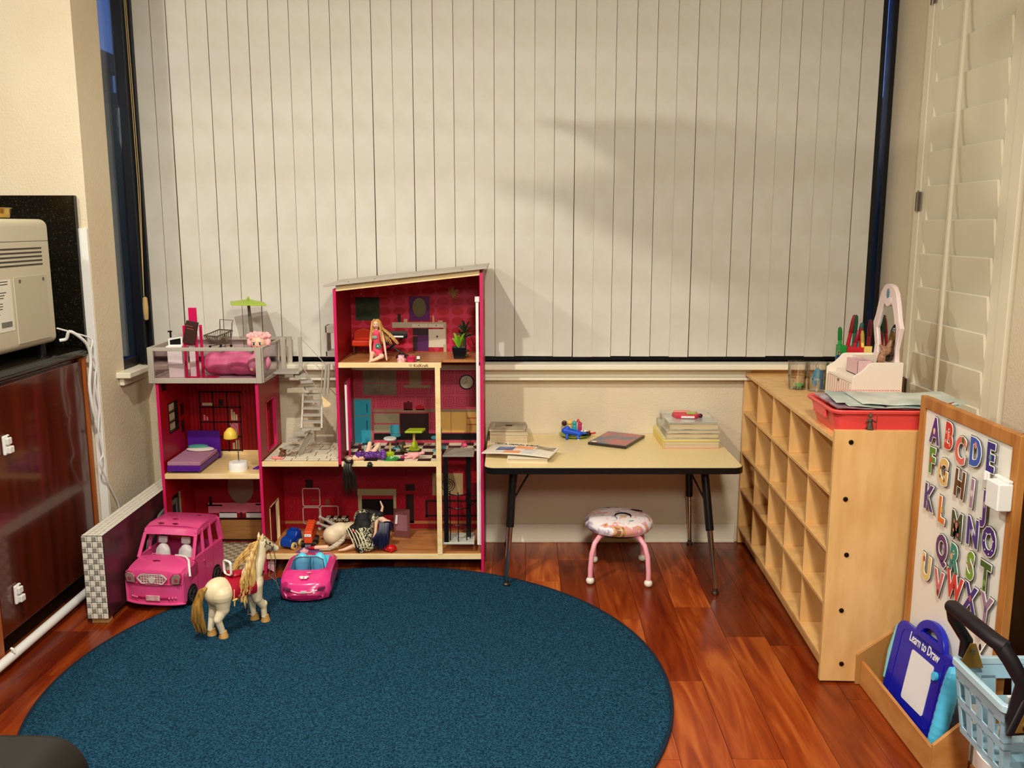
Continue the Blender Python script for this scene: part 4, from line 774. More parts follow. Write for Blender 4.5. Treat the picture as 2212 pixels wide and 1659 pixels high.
frame_ring(M(t), o_, i_, bz+bh-.012, bz+bh+.006, 'z').build('rim', pm('rim_blue', (186,216,226), .35), t, bevel=.003)
# black handle, tipped towards the left side, pivots on the far and near rims
HB_ = pm('soft_black_grip', (24,18,24), .5); xp = bx+.012
fa, na = Vector((xp+.012, by+.004, bz+bh-.01)), Vector((xp+.0, by-bd-.012, bz+bh-.025)); 
g0, g1 = aY(2060, 1312, by-.02), aY(2150, 1385, by-bd+.02)
hd = M(t).tube([g0+Vector((-.002, .012, -.003)), g0, g0.lerp(g1, .5), g1, g1+Vector((.012, -.018, -.006))], [.0145, .0165, .0165, .0165, .0165], 16).build('handle_grip', HB_, t, smooth=True)
M(t).tube([g1+Vector((.004, -.008, -.002)), g1+Vector((.020, -.028, -.030)), na+Vector((.012, -.004, .085)), na+Vector((.006, 0, .03)), na], [.0165, .0165, .0165, .017, .016], 14).build('handle_arm', HB_, hd, smooth=True)
M(t).tube([g0+Vector((0, .008, 0)), g0+Vector((.010, .016, -.035)), fa+Vector((0, 0, .055)), fa], [.014, .013, .014, .015], 14).build('handle_arm', HB_, hd, smooth=True)
GD = pm('brass_plate', (176,134,60), .35, .6)
m = M(t); m.prism([(na.x-.024, na.z-.022), (na.x+.038, na.z-.018), (na.x+.018, na.z+.062), (na.x+.006, na.z+.062)], na.y-.022, na.y-.012, 'y'); q = m.build('hinge_boss', HB_, hd, bevel=.005)
m = M(t); m.prism([(na.x-.008, na.z-.012), (na.x+.030, na.z-.010), (na.x+.013, na.z+.046)], na.y-.0245, na.y-.0222, 'y'); m.build('hinge_plate', GD, hd, bevel=.002)
M(t).lathe([(.004, 0), (.007, 0), (.007, .003), (.004, .003)], na+Vector((.012, -.0248, .002)), 14, ax=(0, -1, 0)).build('rivet', CHROME, hd)
m = M(t); m.prism([(fa.x-.024, fa.z-.004), (fa.x+.034, fa.z-.004), (fa.x+.012, fa.z+.056), (fa.x-.001, fa.z+.056)], fa.y-.021, fa.y-.0175, 'y'); m.build('hinge_plate', GD, hd, bevel=.001)
M(t).lathe([(.003, 0), (.006, 0), (.006, .002), (.003, .002)], fa+Vector((.006, -.0215, .038)), 12, ax=(0, -1, 0)).build('rivet', CHROME, hd)
t = thing('toy_card', 'white toy packet with red spot lying inside the light blue basket', 'packet', (bx+.10, by-.07, bz+.0035), 0, None, (R(12), 0, R(8))); M().box(-.035, .035, -.004, .004, 0, .135).build('card', PLASTICW, t, bevel=.002); M().ell((-.01, -.0045, .05), (.008, .0012, .014), 10, 6).build('red_spot', pm('spot_red', (200,80,70), .4), t)
# ================================================================ dollhouse
YF, YK = 3.42, 3.735
dh = thing('dollhouse', 'tall red and pink wooden dollhouse with open rooms, stairs and elevator', 'dollhouse', (-.74, 3.58, 0))
MG = pm('magenta_edge', (206,28,92), .4); RD = pm('red_board', (158,4,16), .42); PINE = pm('pine_edge', (246,222,168), .42, var=(234,202,140), vs=5, vstretch=(1.5,6,6))
GY = pm('silver_grey_paint', (176,168,152), .4); FLW = pm('toy_wood_floor', (196,132,76), .35, var=(168,104,54), vs=6, vstretch=(1,9,1))
XA, XB, XC, XD, XE = -1.366, -.983, -.672, -.117, -.286   # left wall, middle wall, tower left, tower right, post
def side(nm, x, z0, z1, y0=YF, y1=YK, holes=(), th=.010, mat=RD, z1b=None):
    """a side board with rectangular openings, magenta front edge as a sub-part"""
    ys = sorted({y0, y1, *[h[0] for h in holes], *[h[1] for h in holes]}); m = M(dh)
    for a, b in zip(ys, ys[1:]):
        hs = sorted([h for h in holes if h[0] <= a+1e-6 and h[1] >= b-1e-6], key=lambda h: h[2]); z = z0
        zt_ = lambda y: z1 if z1b is None else z1+(z1b-z1)*(y-y0)/(y1-y0)
        for h in hs: m.box(x-th/2, x+th/2, a, b, z, h[2]); z = h[3]
        m.box(x-th/2, x+th/2, a, b, z, z1)
    o = m.build(nm, mat, dh); M(dh).box(x-th/2-.0006, x+th/2+.0006, y0-.0012, y0+.0002, z0, z1).build('front_edge', MG, o); return o
lw = side('side_wall', XA, 0, .773, holes=((3.50, 3.60, .555, .675), (3.48, 3.60, .16, .30)))
side('side_wall', XB, 0, .773, holes=((3.52, 3.66, .475, .68), (3.50, 3.64, .03, .25)))
tl = side('side_wall', XC, .451, 1.134, holes=((3.53, 3.66, .49, .76),))
tr = side('side_wall', XD, 0, 1.196, holes=((3.53, 3.64, .50, .68), (3.56, 3.64, .97, 1.08)))
# back boards with printed wallpaper
def backw(x0, x1, z0, z1, mat, nm='back_wall', z1r=None):
    return M(dh).prism([(x0, z0), (x1, z0), (x1, z1 if z1r is None else z1r), (x0, z1)], YK, YK+.005, 'y').build(nm, mat, dh)
backw(XA, XB, .39, .773, pattern('stripe_paper', 'stripes', (170,6,20), (138,3,14), 62, 1, th=.22))
backw(XA, XB, .02, .39, pm('bath_paper', (150,8,20), .45))
backw(XC, XD, .845, 1.140, pattern('oval_paper', 'ovals', (204,44,76), (180,8,32), 16.5, 24, th=.17), z1r=1.200)
backw(XC, XD, .455, .845, pattern('maze_paper', 'maze', (196,70,90), (176,48,72), 18, 18, th=.35))
backw(XB, XD, .062, .455, pattern('ogee_paper', 'ogee', (162,4,24), (190,30,72), 24, 15, th=.10))
# floors with pine front edges
def floor_(nm, x0, x1, z, mat, y0=YF, y1=YK, th=.019, edge=True):
    o = M(dh).box(x0, x1, y0+.012, y1, z-th*.5, z).build(nm, mat, dh)
    if edge: M(dh).box(x0, x1, y0-.0008, y0+.0125, z-th, z+.0004).build('pine_edge', PINE, o, bevel=.001)
    return o
floor_('room_floor', XA+.006, XB-.006, .411, pm('pale_toy_floor', (238,206,142), .3, var=(226,190,124), vs=5, vstretch=(1,8,1)))
floor_('room_floor', XA+.006, XB-.006, .020, pattern('bath_tiles', 'check', (200,186,160), (150,130,104), 22, 22), edge=False)
floor_('patio_floor', XB+.006, XC-.006, .461, pm('patio_print', (222,206,172), .4))
floor_('room_floor', XC+.006, XE, .461, pattern('kitchen_tiles', 'check', (226,214,186), (60,26,20), 9.5, 9.5))
M(dh).box(XE, XD-.006, 3.63, YK, .452, .461).build('room_floor', pattern('kitchen_tiles', 'check', (226,214,186), (60,26,20), 9.5, 9.5), dh)
floor_('room_floor', XC+.006, XE+.012, .852, FLW); M(dh).box(XE+.012, XD-.006, 3.50, YK, .842, .852).build('room_floor', FLW, dh)
floor_('ground_floor', XB+.006, XD-.006, .081, FLW, th=.0195)
M(dh).box(XE-.010, XE+.010, YF-.0025, YF+.012, .081, .8335).build('wooden_post', PINE, dh, bevel=.001)
M(dh).box(XE+.002, XE+.014, YF-.0012, YF+.03, .833, .8515).build('corner_block', PINE, dh)
M(dh).prism([(XB+.004, .015), (XB+.028, .0), (XB+.030, .075), (XB+.004, .075)], YF+.02, YF+.024, 'y').build('marble_flap', pm('marble_print', (236,206,206), .4, var=(214,140,160), vs=18), dh)
# patio stone print as separate flat stones
st = [c for c in dh.children if c.name.startswith('patio_floor')][0]; SM = pm('stone_print', (232,222,196), .4); rr = random.Random(8); GRT = pm('grout_line', (120,96,64), .6)
st.data.materials.clear(); st.data.materials.append(GRT); yy = YF+.016; row = 0
while yy < YK-.01:
    hh = .036; xx = XB+.008+(row % 2)*-.02
    while xx < XC-.012:
        ww = rr.choice((.045, .062, .078)); a, b = max(xx, XB+.008), min(xx+ww, XC-.009)
        if b-a > .006: M(dh).box(a+.0018, b-.0018, yy+.003, min(yy+hh-.003, YK), .461, .4620).build('stone', SM, st)
        xx += ww
    yy += hh; row += 1
# roof
rz = lambda x: 1.147+(x-(-.709))*(1.215-1.147)/(-.094+.709)
M(dh).loft([[(x, YF-.018, rz(x)-.004), (x, YK+.02, rz(x)-.004), (x, YK+.02, rz(x)+.003), (x, YF-.018, rz(x)+.003)] for x in (-.709, -.094)]).build('roof', GY, dh, bevel=.001)
M(dh).loft([[(x, YF+.002, rz(x)-.026), (x, YF+.014, rz(x)-.026), (x, YF+.014, rz(x)-.004), (x, YF+.002, rz(x)-.004)] for x in (XC+.006, XD-.006)]).build('roof_beam', PINE, dh)
for dx in (.09, .19, .52): 
    x = -.709+dx; M(dh).cyl((x, YF+.01, rz(x)+.003), (x, YF+.01, rz(x)+.005), .003).build('screw', STEEL, dh)
# roof deck with railings
DK = pm('deck_board', (196,170,176), .45)
M(dh).box(-1.384, -.964, YF-.0, YK+.03, .773, .783).build('deck', DK, dh)
def rail(nm, p, q, z0, z1, pane=True, w=.022, th=.010):
    """rectangular grey frame between two floor points, with a clear pane"""
    p, q = Vector((*p, 0)), Vector((*q, 0)); d = (q-p).normalized(); m = M(dh)
    def b(s0, s1, a0, a1):
        u = p+d*s0; v = p+d*s1; n = Vector((-d.y, d.x, 0))*th/2
        m.loft([[u-n+Vector((0,0,a0)), u+n+Vector((0,0,a0)), u+n+Vector((0,0,a1)), u-n+Vector((0,0,a1))], [v-n+Vector((0,0,a0)), v+n+Vector((0,0,a0)), v+n+Vector((0,0,a1)), v-n+Vector((0,0,a1))]])
    L_ = (q-p).length; b(0, w, z0, z1); b(L_-w, L_, z0, z1); b(w, L_-w, z0, z0+w*.9); b(w, L_-w, z1-w*.6, z1); o = m.build(nm, GY, dh, bevel=.0012)
    m = M(dh); n = Vector((-d.y, d.x, 0))*.0008; u = p+d*w; v = p+d*(L_-w)
    if pane: m.loft([[u-n+Vector((0,0,z0+.02)), u+n+Vector((0,0,z0+.02)), u+n+Vector((0,0,z1-.012)), u-n+Vector((0,0,z1-.012))], [v-n+Vector((0,0,z0+.02)), v+n+Vector((0,0,z0+.02)), v+n+Vector((0,0,z1-.012)), v-n+Vector((0,0,z1-.012))]]); m.build('clear_panel', ACRYL, o)
    return o
rail('railing', (-1.392, YF-.006), (-.958, YF-.006), .774, .912); rail('railing', (-.958, YF-.001), (-.958, 3.672), .774, .912, w=.014); rail('railing', (-1.388, YF), (-1.388, YK+.03), .774, .912); rail('railing', (-1.386, YK+.03), (-.925, YK+.03), .774, .912)
M(dh).box(-.958, -.936, 3.70, 3.706, .774, .915).build('rail_panel', GY, dh, bevel=.001)
# stairs: landing, three treads, steep flight, three low treads
sy = 3.60
M(dh).box(-.952, -.852, 3.56, 3.66, .785, .793).build('stair_landing', GY, dh, bevel=.001)
def tread(u, v, w, d, y, nm='stair_tread', rz=0): 
    p = aY(u, v, y); M(dh).obox((p.x, y+d/2, p.z), (w, d, .0095), (0, 0, rz)).build(nm, GY, dh, bevel=.0008)
for (u, v) in ((645, 813), (657, 826), (668, 841)): tread(u, v, .046, .05, 3.57, rz=.35)
p0, p1 = aY(655, 852, 3.60), aY(695, 852, 3.60); q0, q1 = aY(652, 926, 3.52), aY(695, 926, 3.52)
M(dh).bar(p0, q0, .007, .016).build('stringer', GY, dh); M(dh).bar(p1, q1, .007, .016).build('stringer', GY, dh)
for i in range(6):
    f = i/5; a, b = p0.lerp(q0, f), p1.lerp(q1, f); M(dh).box(a.x+.002, b.x-.002, a.y-.012, a.y+.016, a.z-.004, a.z+.003).build('stair_tread', GY, dh)
for (u, v) in ((650, 936), (636, 952), (625, 969)): tread(u, v, .044, .06, 3.47, rz=-.25)
M(dh).bar(aY(672, 935, 3.55), aY(645, 985, 3.53), .006, .018).build('stringer', GY, dh)
tp = lambda u0, v0, u1, v1, y, r, nm, mat=GY: M(dh).tube([aY(u0, v0, y), aY(u1, v1, y)], r, 8).build(nm, mat, dh)
M(dh).box(aY(643, 728, 3.62).x, aY(651, 728, 3.62).x, 3.618, 3.624, .793, aY(648, 728, 3.62).z).build('newel_post', GY, dh); 
tp(652, 733, 706, 790, 3.62, .0015, 'handrail_wire'); tp(652, 790, 692, 850, 3.61, .0018, 'handrail_wire'); tp(697, 792, 690, 905, 3.56, .0025, 'handrail_strut'); tp(705, 788, 700, 855, 3.56, .0055, 'handrail_post'); tp(711, 786, 708, 850, 3.56, .0055, 'handrail_post')
M(dh).prism([(p.x, p.z) for p in (aY(695, 855, 3.56), aY(715, 872, 3.56), aY(712, 878, 3.56), aY(698, 880, 3.56))], 3.56, 3.565, 'y').build('bracket', PINE, dh)
# grey side window box on the tower's left
m = M(dh); a, b = aY(702, 703, 3.62), aY(722, 768, 3.62); m.box(a.x, XC-.006, 3.60, 3.68, a.z-.028, a.z); m.box(a.x+.004, XC-.006, 3.60, 3.68, b.z, b.z+.02); m.box(a.x+.004, a.x+.01, 3.60, 3.68, b.z, a.z); m.build('bay_window', GY, dh, bevel=.001)
# window frames in the side walls
def wframe(x, y0, y1, z0, z1, n=2, mat=BLACK, nm='window_frame'):
    m = M(dh); w = .004
    for a, b, c, d in ((y0, y1, z0, z0+w), (y0, y1, z1-w, z1), (y0, y0+w, z0, z1), (y1-w, y1, z0, z1)): m.box(x-.007, x+.007, a, b, c, d)
    for k in range(n): z = z0+(z1-z0)*(k+1)/(n+1); m.box(x-.006, x+.006, y0, y1, z-w/2, z+w/2)
    m.build(nm, mat, dh)
wframe(XA, 3.50, 3.60, .555, .675); wframe(XC, 3.53, 3.66, .49, .76, 0, MG, 'door_frame'); wframe(XB, 3.50, 3.64, .03, .25, 0, pm('pale_pine', (236,206,150)), 'door_frame'); wframe(XB, 3.52, 3.66, .475, .68, 0, MG, 'door_frame')
M(dh).box(XC+.022, XC+.030, YF+.03, YF+.04, .50, .76).build('door_leaf_edge', PLASTICW, dh); M(dh).box(XC+.030, XC+.036, YF+.03, YF+.042, .46, .76).build('door_leaf', MG, dh)
# ---- flat printed furniture on the walls (thin print layers)
P_ = YK-.0006
def pr(nm, mat, *rects, y=P_, par=dh):
    m = M(dh)
    for a in rects: m.box(a[0], a[1], y-.0006, y, a[2], a[3])
    return m.build(nm, mat, par)
def zx(u, v): p = aY(u, v, YK); return p.x, p.z
def R4(u0, v0, u1, v1): vm = (v0+v1)/2; return (zx(u0, vm)[0], zx(u1, vm)[0], zx(u0, v1)[1], zx(u0, v0)[1])
DKB = pm('print_dark_brown', (40,10,12), .5); PP = pm('print_pink', (232,120,140), .45); CRM = pm('print_cream', (214,200,160), .45); GN = pm('print_olive', (110,110,50), .45)
g = []; u0, u1, v0, v1 = 432, 522, 845, 975
for u in (432, 461, 491, 519): g.append(R4(u, v0, u+3, v1))
for v in (845, 878, 910, 942, 971): g.append(R4(u0, v, u1, v+3))
bs_ = pr('printed_bookcase', DKB, *g)
pr('printed_books', CRM, R4(437, 870, 459, 876), R4(499, 884, 503, 908), R4(504, 890, 508, 908), R4(509, 895, 513, 908), R4(503, 956, 508, 970), R4(510, 950, 517, 970), par=bs_); pr('printed_ornaments', PP, R4(440, 896, 444, 908), R4(446, 900, 450, 908), R4(497, 914, 515, 940), par=bs_); pr('printed_pot', DKB, R4(472, 862, 482, 877), par=bs_)
pr('printed_skirting', PINE, R4(388, 972, 566, 985)); pr('printed_vent', DKB, (XA+.0, XA+.0001, .74, .741))
M(dh).box(XA+.0052, XA+.0060, 3.45, 3.49, .735, .765).build('printed_vent', DKB, dh); M(dh).box(XA+.0052, XA+.0060, 3.63, 3.665, .60, .65).build('printed_picture', DKB, dh); M(dh).box(XA+.0052, XA+.0060, 3.63, 3.665, .53, .58).build('printed_picture', DKB, dh)
# bathroom prints
cx_, cz_ = zx(520, 1050); M(dh).prism([(cx_+.056*cos(a*pi/14), cz_+.078*sin(a*pi/14)) for a in range(28)], P_-.001, P_, 'y').build('round_mirror', pm('mirror_print', (176,160,130), .25, .6), dh)
pr('printed_counter', PP, R4(450, 1086, 566, 1108)); pr('printed_basin', pm('print_white', (236,222,210)), R4(474, 1106, 512, 1118), R4(532, 1106, 566, 1118)); pr('printed_counter_edge', DKB, R4(474, 1118, 566, 1122), R4(445, 1090, 480, 1093), R4(552, 1088, 566, 1091), R4(452, 1072, 458, 1091), R4(520, 1106, 523, 1118))
pr('printed_vanity', pm('print_wood', (196,140,80), .45, var=(176,118,62), vs=8, vstretch=(1,1,8)), R4(478, 1123, 566, 1164)); pr('printed_plinth', DKB, R4(480, 1164, 566, 1168))
# mirror in the middle wall
M(dh).box(XB-.0066, XB-.0055, 3.47, 3.52, .49, .70).build('printed_panel', DKB, dh)
# top floor prints
tp1 = pr('printed_green_picture', pm('print_green', (44,66,34), .5, var=(20,40,22), vs=40), R4(768, 642, 820, 692)); 
pr('picture_panel', pm('violet_panel', (92,20,92), .4), R4(884, 640, 928, 693)); cx_, cz_ = zx(906, 664.5); M(dh).prism([(cx_+.0285*cos(a*pi/14), cz_+.040*sin(a*pi/14)) for a in range(28)], P_-.003, P_-.0006, 'y').build('oval_mirror', pm('mirror', (190,190,180)), dh)
dk = pr('printed_desk', pm('print_desk', (190,176,144), .45), R4(847, 696, 964, 708), R4(958, 708, 964, 760)); pr('printed_drawer', pm('print_desk_light', (222,210,184), .45), R4(890, 700, 924, 707), R4(926, 700, 958, 707), R4(926, 711, 962, 744), R4(926, 744, 958, 750), par=dk, y=P_-.0006); pr('printed_handle', BLACK, R4(943, 725, 946, 729), R4(904, 702, 906, 704), R4(941, 702, 943, 704), par=dk, y=P_-.0012)
pr('printed_binder', pm('print_violet', (84,24,84), .45), R4(902, 724, 926, 758)); pr('printed_shelf_gap', DKB, R4(892, 709, 926, 724), R4(892, 726, 902, 758)); pr('printed_trinket', pm('print_gold', (210,170,120), .4), R4(872, 689, 880, 696), R4(934, 682, 938, 696), R4(946, 692, 956, 696)); pr('printed_dark_vase', DKB, R4(859, 678, 866, 696)); pr('printed_skirting', PINE, R4(880, 760, 964, 765))
# kitchen prints
pr('printed_window', pm('print_window', (150,136,110), .45, var=(110,96,76), vs=12), R4(784, 800, 820, 828), R4(821, 800, 856, 828), R4(784, 829, 820, 853), R4(821, 829, 856, 853)); pr('printed_hood', pm('print_hood', (160,140,110), .3), R4(884, 800, 910, 832), R4(872, 832, 930, 838))
kc = pr('printed_kitchen_counter', pm('print_counter', (150,126,92), .4), R4(806, 884, 1032, 890)); pr('printed_cabinet', pm('print_cab_grey', (150,140,110), .45), R4(808, 893, 862, 914), R4(808, 917, 862, 934), par=kc); pr('printed_oven', DKB, R4(864, 893, 926, 936), par=kc); pr('printed_yellow_cabinet', pm('print_yellow_wood', (226,176,90), .45), R4(946, 890, 974, 934), R4(975, 890, 1008, 934), R4(1009, 890, 1030, 902), R4(1009, 904, 1030, 916), R4(1009, 918, 1030, 934), par=kc); pr('printed_gap', BLACK, R4(808, 936, 1032, 950), par=kc)
pr('printed_pot', pm('print_maroon', (100,10,24), .4), R4(872, 869, 891, 886), R4(880, 866, 884, 869)); pr('printed_pan', pm('print_red', (180,20,30), .4), R4(898, 877, 917, 886), R4(903, 875, 911, 877))
cx_, cz_ = zx(1008, 825); m = M(dh); m.lathe([(.0, 0), (.0295, 0), (.0295, .002), (.0, .002)], (cx_+.74, P_-3.58, cz_), 28, ax=(0, -1, 0)); m.off = Vector((0, 0, 0)); ck = m.build('printed_clock_face', pm('clock_face', (206,190,160), .4), dh)
m = M(); m.lathe([(.0275, .001), (.0315, .001), (.0315, .004), (.0275, .004)], (cx_+.74, P_-3.58, cz_), 28, ax=(0, -1, 0)); m.build('clock_rim', BLACK, ck); m = M(dh); m.bar((cx_, P_-.003, cz_), (cx_, P_-.003, cz_+.021), .0012, .0012, (0,1,0)); m.bar((cx_, P_-.003, cz_), (cx_-.013, P_-.003, cz_-.009), .0014, .0014, (0,1,0)); m.build('clock_hands', BLACK, ck)
# the fridge is a print with relief
fr_ = pr('printed_fridge_body', pm('print_fridge_edge', (130,130,120), .4), R4(764, 860, 804, 966)); pr('printed_fridge_door', pm('print_fridge_blue', (50,160,184), .3), R4(767, 864, 800, 897), R4(767, 899, 800, 962), par=fr_, y=P_-.0006); pr('printed_fridge_handle', pm('print_fridge_dark', (16,70,90), .4), R4(792, 872, 794, 891), R4(792, 908, 794, 928), par=fr_, y=P_-.0012)
# living room prints
def rring(u0, v0, u1, v1, w, mat, nm, par=dh):
    a = R4(u0, v0, u1, v1); W, H_ = a[1]-a[0], a[3]-a[2]; cx, cz = (a[0]+a[1])/2, (a[2]+a[3])/2; r = .010
    return frame_ring(M(dh), rrect(W, H_, r, 4, cx, cz), rrect(W-2*w, H_-2*w, r*.6, 4, cx, cz), P_-.001, P_, 'y').build(nm, mat, par)
WP = pm('print_shelf_white', (210,180,170), .4)
rring(653, 1054, 692, 1094, .0045, WP, 'printed_cube_shelf'); rring(654, 1095, 692, 1132, .0045, WP, 'printed_cube_shelf'); rring(692, 1092, 732, 1124, .0045, WP, 'printed_cube_shelf'); pr('printed_vase', pm('print_vase', (120,70,50), .4), R4(703, 1079, 712, 1091)); pr('printed_vase', pm('print_vase', (120,70,50)), R4(673, 1078, 683, 1082))
fp = pr('printed_fireplace', pm('print_mantel', (176,160,120), .45), R4(772, 1056, 856, 1070), R4(774, 1070, 782, 1110), R4(850, 1070, 856, 1110)); pr('printed_hearth', BLACK, R4(782, 1078, 850, 1112), par=fp)
pr('printed_speaker', DKB, R4(877, 1068, 894, 1130)); pr('printed_plant', DKB, R4(876, 1046, 896, 1060)); pr('printed_plant', DKB, R4(660, 1036, 676, 1053)); pr('printed_sideboard', DKB, R4(919, 1080, 1030, 1084), R4(919, 1084, 924, 1118), R4(919, 1112, 1030, 1116)); pr('printed_red_door', pm('print_crimson', (150,10,30), .4), R4(924, 1085, 946, 1111))
cx_, cz_ = zx(968, 1048); a = pr('printed_art', pm('print_art', (190,160,110), .45), R4(934, 1022, 1000, 1070)); m = M(); 
for r in (.008, .017, .026): m.lathe([(r, .001), (r+.003, .001), (r+.003, .0016), (r, .0016)], (cx_+.74, P_-3.58-.0004, cz_), 24, ax=(0, -1, 0))
m.build('printed_rings', DKB, a); pr('printed_skirting', FLW, R4(605, 1125, 1036, 1131)); pr('printed_skirting', pm('print_shadowless_wood', (120,60,36), .4), R4(560, 1300, 561, 1301)) if False else None
# maker's mark burnt into the pine edge (the star and the word as they stand on it)
BR = pm('burnt_brown', (110,50,16), .6); p = aY(909, 790, YF-.002); q = text('KidKraft', 'maker_lettering', .0165, BR, dh, Matrix.Translation(Vector((p.x, YF-.0012, p.z))-Vector(dh.location)) @ Matrix.Rotation(pi/2, 4, 'X'), .0003, .0002)
p = aY(887, 789, YF-.002); m = M(dh)
for k in range(5):
    a0 = pi/2+k*2*pi/5; c_ = Vector((p.x+.0042*cos(a0), YF-.0014, p.z+.0042*sin(a0))); d_ = Vector((cos(a0), 0, sin(a0)))*.0022; m.bar(c_-d_, c_+d_, .0012, .0018, (0, 1, 0))
m.build('maker_star', BR, dh)
# elevator: white rail, black frame, cage and platforms
M(dh).box(-.138, -.127, YF+.004, YF+.014, .12, 1.10).build('elevator_rail', PLASTICW, dh, bevel=.001); M(dh).box(-.141, -.124, YF+.001, YF+.017, 1.085, 1.105).build('rail_cap', PLASTICW, dh, bevel=.001); M(dh).box(-.126, -.1225, YF+.004, YF+.018, .12, .84).build('elevator_guide', PLASTICW, dh)
el = thing('toy_elevator', 'black barred toy elevator cage standing in the dollhouse shaft', 'toy', (-.205, 3.50, .117)); BP = pm('elevator_black', (12,11,12), .35)
M(el).box(-.276, -.150, 3.435, 3.555, .117, .126).build('platform', pm('pale_grey_plastic', (196,196,180), .35), el, bevel=.002)
M(el).prism([(-.274, 3.435), (-.150, 3.435), (-.150, 3.56), (-.262, 3.56)], .477, .483, 'z').build('roof_plate', pm('roof_grey_plastic', (150,142,128), .45), el, bevel=.001)
M(el).box(-.270, -.252, 3.438, 3.447, .125, .478).build('post', BP, el); M(el).box(-.184, -.166, 3.50, 3.509, .125, .478).build('post', BP, el)
arcp = lambda z: [(-.214+.048*cos(a), 3.50-.055*sin(a), z) for a in [pi*.98-pi*.96*i/12 for i in range(13)]]
for z in (.192, .262, .318): M(el).tube(arcp(z), .0026, 6).build('cage_ring', BP, el)
for i in (1, 3, 6, 9, 11): q_ = arcp(0)[i]; M(el).cyl((q_[0], q_[1], .126), (q_[0], q_[1], .33), .0020, n=8).build('cage_bar', BP, el)
M(el).tube([(-.150+.018*cos(a*pi/8), 3.442, .300+.020*sin(a*pi/8)) for a in range(17)], .0026, 6).build('hoop', BP, el)
# ================================================================ things on the roof deck
DZ = .783
t = thing('toy_oven', 'white toy oven with black screen at the left of the roof deck', 'toy', (-1.318, 3.52, DZ), .12)
M().box(-.028, .030, -.03, .03, 0, .050).build('lower_box', PLASTICW, t, bevel=.002); M().box(-.030, .026, -.03, .03, .051, .118).build('upper_box', PLASTICW, t, bevel=.002)
f = M().box(-.034, .026, -.032, .03, .119, .124).build('lid', PLASTICW, t, bevel=.001); frame_ring(M(), [(-.026, .124), (.028, .124), (.028, .160), (-.026, .152)], [(-.020, .129), (.021, .129), (.021, .154), (-.020, .147)], -.02, -.012, 'y').build('screen_frame', PLASTICW, t, bevel=.001); M().prism([(-.020, .129), (.021, .129), (.021, .154), (-.020, .147)], -.018, -.014, 'y').build('screen', BLACK, t)
M().box(-.024, -.018, 0, .008, .155, .180).build('black_bracket', BLACK, t); M().box(-.030, -.014, -.002, .002, .176, .182).build('bracket_top', BLACK, t)
t = thing('magenta_tower_toy', 'tall magenta plastic stand with a dark menu panel on the roof deck', 'toy', (-1.245, 3.50, DZ), -.15); HP = pm('hot_magenta', (206,14,84), .3)
m = M()
for x, y in ((-.024, -.02), (.024, -.02), (-.024, .02), (.024, .02)): m.box(x-.0045, x+.0045, y-.004, y+.004, 0, .205)
for z in (.0, .13, .20): m.box(-.024, .024, -.024, -.017, z, z+.007)
m.box(-.026, .09, -.03, .03, 0, .004); m.build('frame', HP, t, bevel=.001); M().box(-.020, .012, .012, .020, .205, .272).build('sign_board', HP, t, bevel=.001); M().box(-.010, .014, -.016, .012, .004, .135).build('white_block', PLASTICW, t, bevel=.001)
p = M().obox((.006, -.026, .180), (.050, .006, .088), (R(-8), R(10), 0)).build('menu_panel', pm('menu_dark', (54,30,26), .3), t, bevel=.001); m = M()
for k in range(5): m.obox((.006+.001*k, -.0298+.0018*k-.001, .205-.011*k), (.030, .001, .003), (R(-8), R(10), 0))
m.build('menu_print', pm('menu_print_red', (150,60,50), .5), p)
t = thing('pink_plush', 'large fluffy pink plush toy lying across the roof deck', 'plush toy', (-1.10, 3.57, DZ)); PF = pm('pink_plush_fabric', (226,120,160), .9, var=(206,90,134), vs=16, bump=.5, bs=160)
blob('body', [('s', (-.04, 0, .042), (.085, .075, .042)), ('s', (.03, -.01, .046), (.075, .08, .045)), ('s', (.08, -.02, .03), (.04, .05, .03)), ('s', (-.085, -.01, .048), (.045, .05, .046)), ('s', (-.02, .05, .05), (.08, .045, .048))], PF, t, .005, 4)
t = thing('pink_haired_doll', 'doll with short curly pink hair peering over the roof railing', 'doll', (-.992, 3.515, DZ+.016)); SK = pm('doll_skin', (236,190,158), .45); HR = pm('doll_pink_hair', (240,180,176), .7, bump=.5, bs=120)
blob('body', [('c', (0, 0, .03), (0, 0, .075), .032, .022), ('s', (0, -.004, .120), (.030, .028, .031)), ('c', (0, 0, .07), (0, 0, .10), .012), ('c', (.012, -.02, .065), (.024, -.045, .02), .008), ('c', (-.012, -.02, .065), (-.02, -.045, .02), .008)], SK, t, .003, 2)
m = M(); m.ell((0, .010, .134), (.036, .030, .028), 18, 12); rr = random.Random(6)
for k in range(26):
    a = rr.random()*2*pi; m.ell((.033*cos(a), .006+.022*sin(a), .136+rr.random()*.018), .010, 8, 6)
for s in (-1, 1): m.ell((s*.036, .0, .120), (.012, .012, .018), 10, 8); m.ell((s*.040, .0, .145), (.011, .010, .010), 10, 8)
m.build('curly_hair', HR, t, smooth=True)
for s in (-1, 1):
    e = M().ell((s*.0115, -.030, .118), (.0062, .0022, .0056), 12, 8).build('eye', PLASTICW, t, smooth=True); M().ell((s*.0115, -.0320, .118), (.0036, .0012, .0042), 10, 6).build('iris', pm('eye_dark', (30,40,50), .2), e); M().ell((s*.0115, -.0312, .1235), (.0068, .0015, .0015), 8, 6).build('lash', BLACK, e)
M().ell((0, -.0315, .106), (.0045, .0016, .0016), 8, 6).build('lips', pm('doll_lips', (190,70,70), .4), t); M().ell((0, -.032, .111), (.002, .002, .002), 8, 6).build('nose', SK, t)
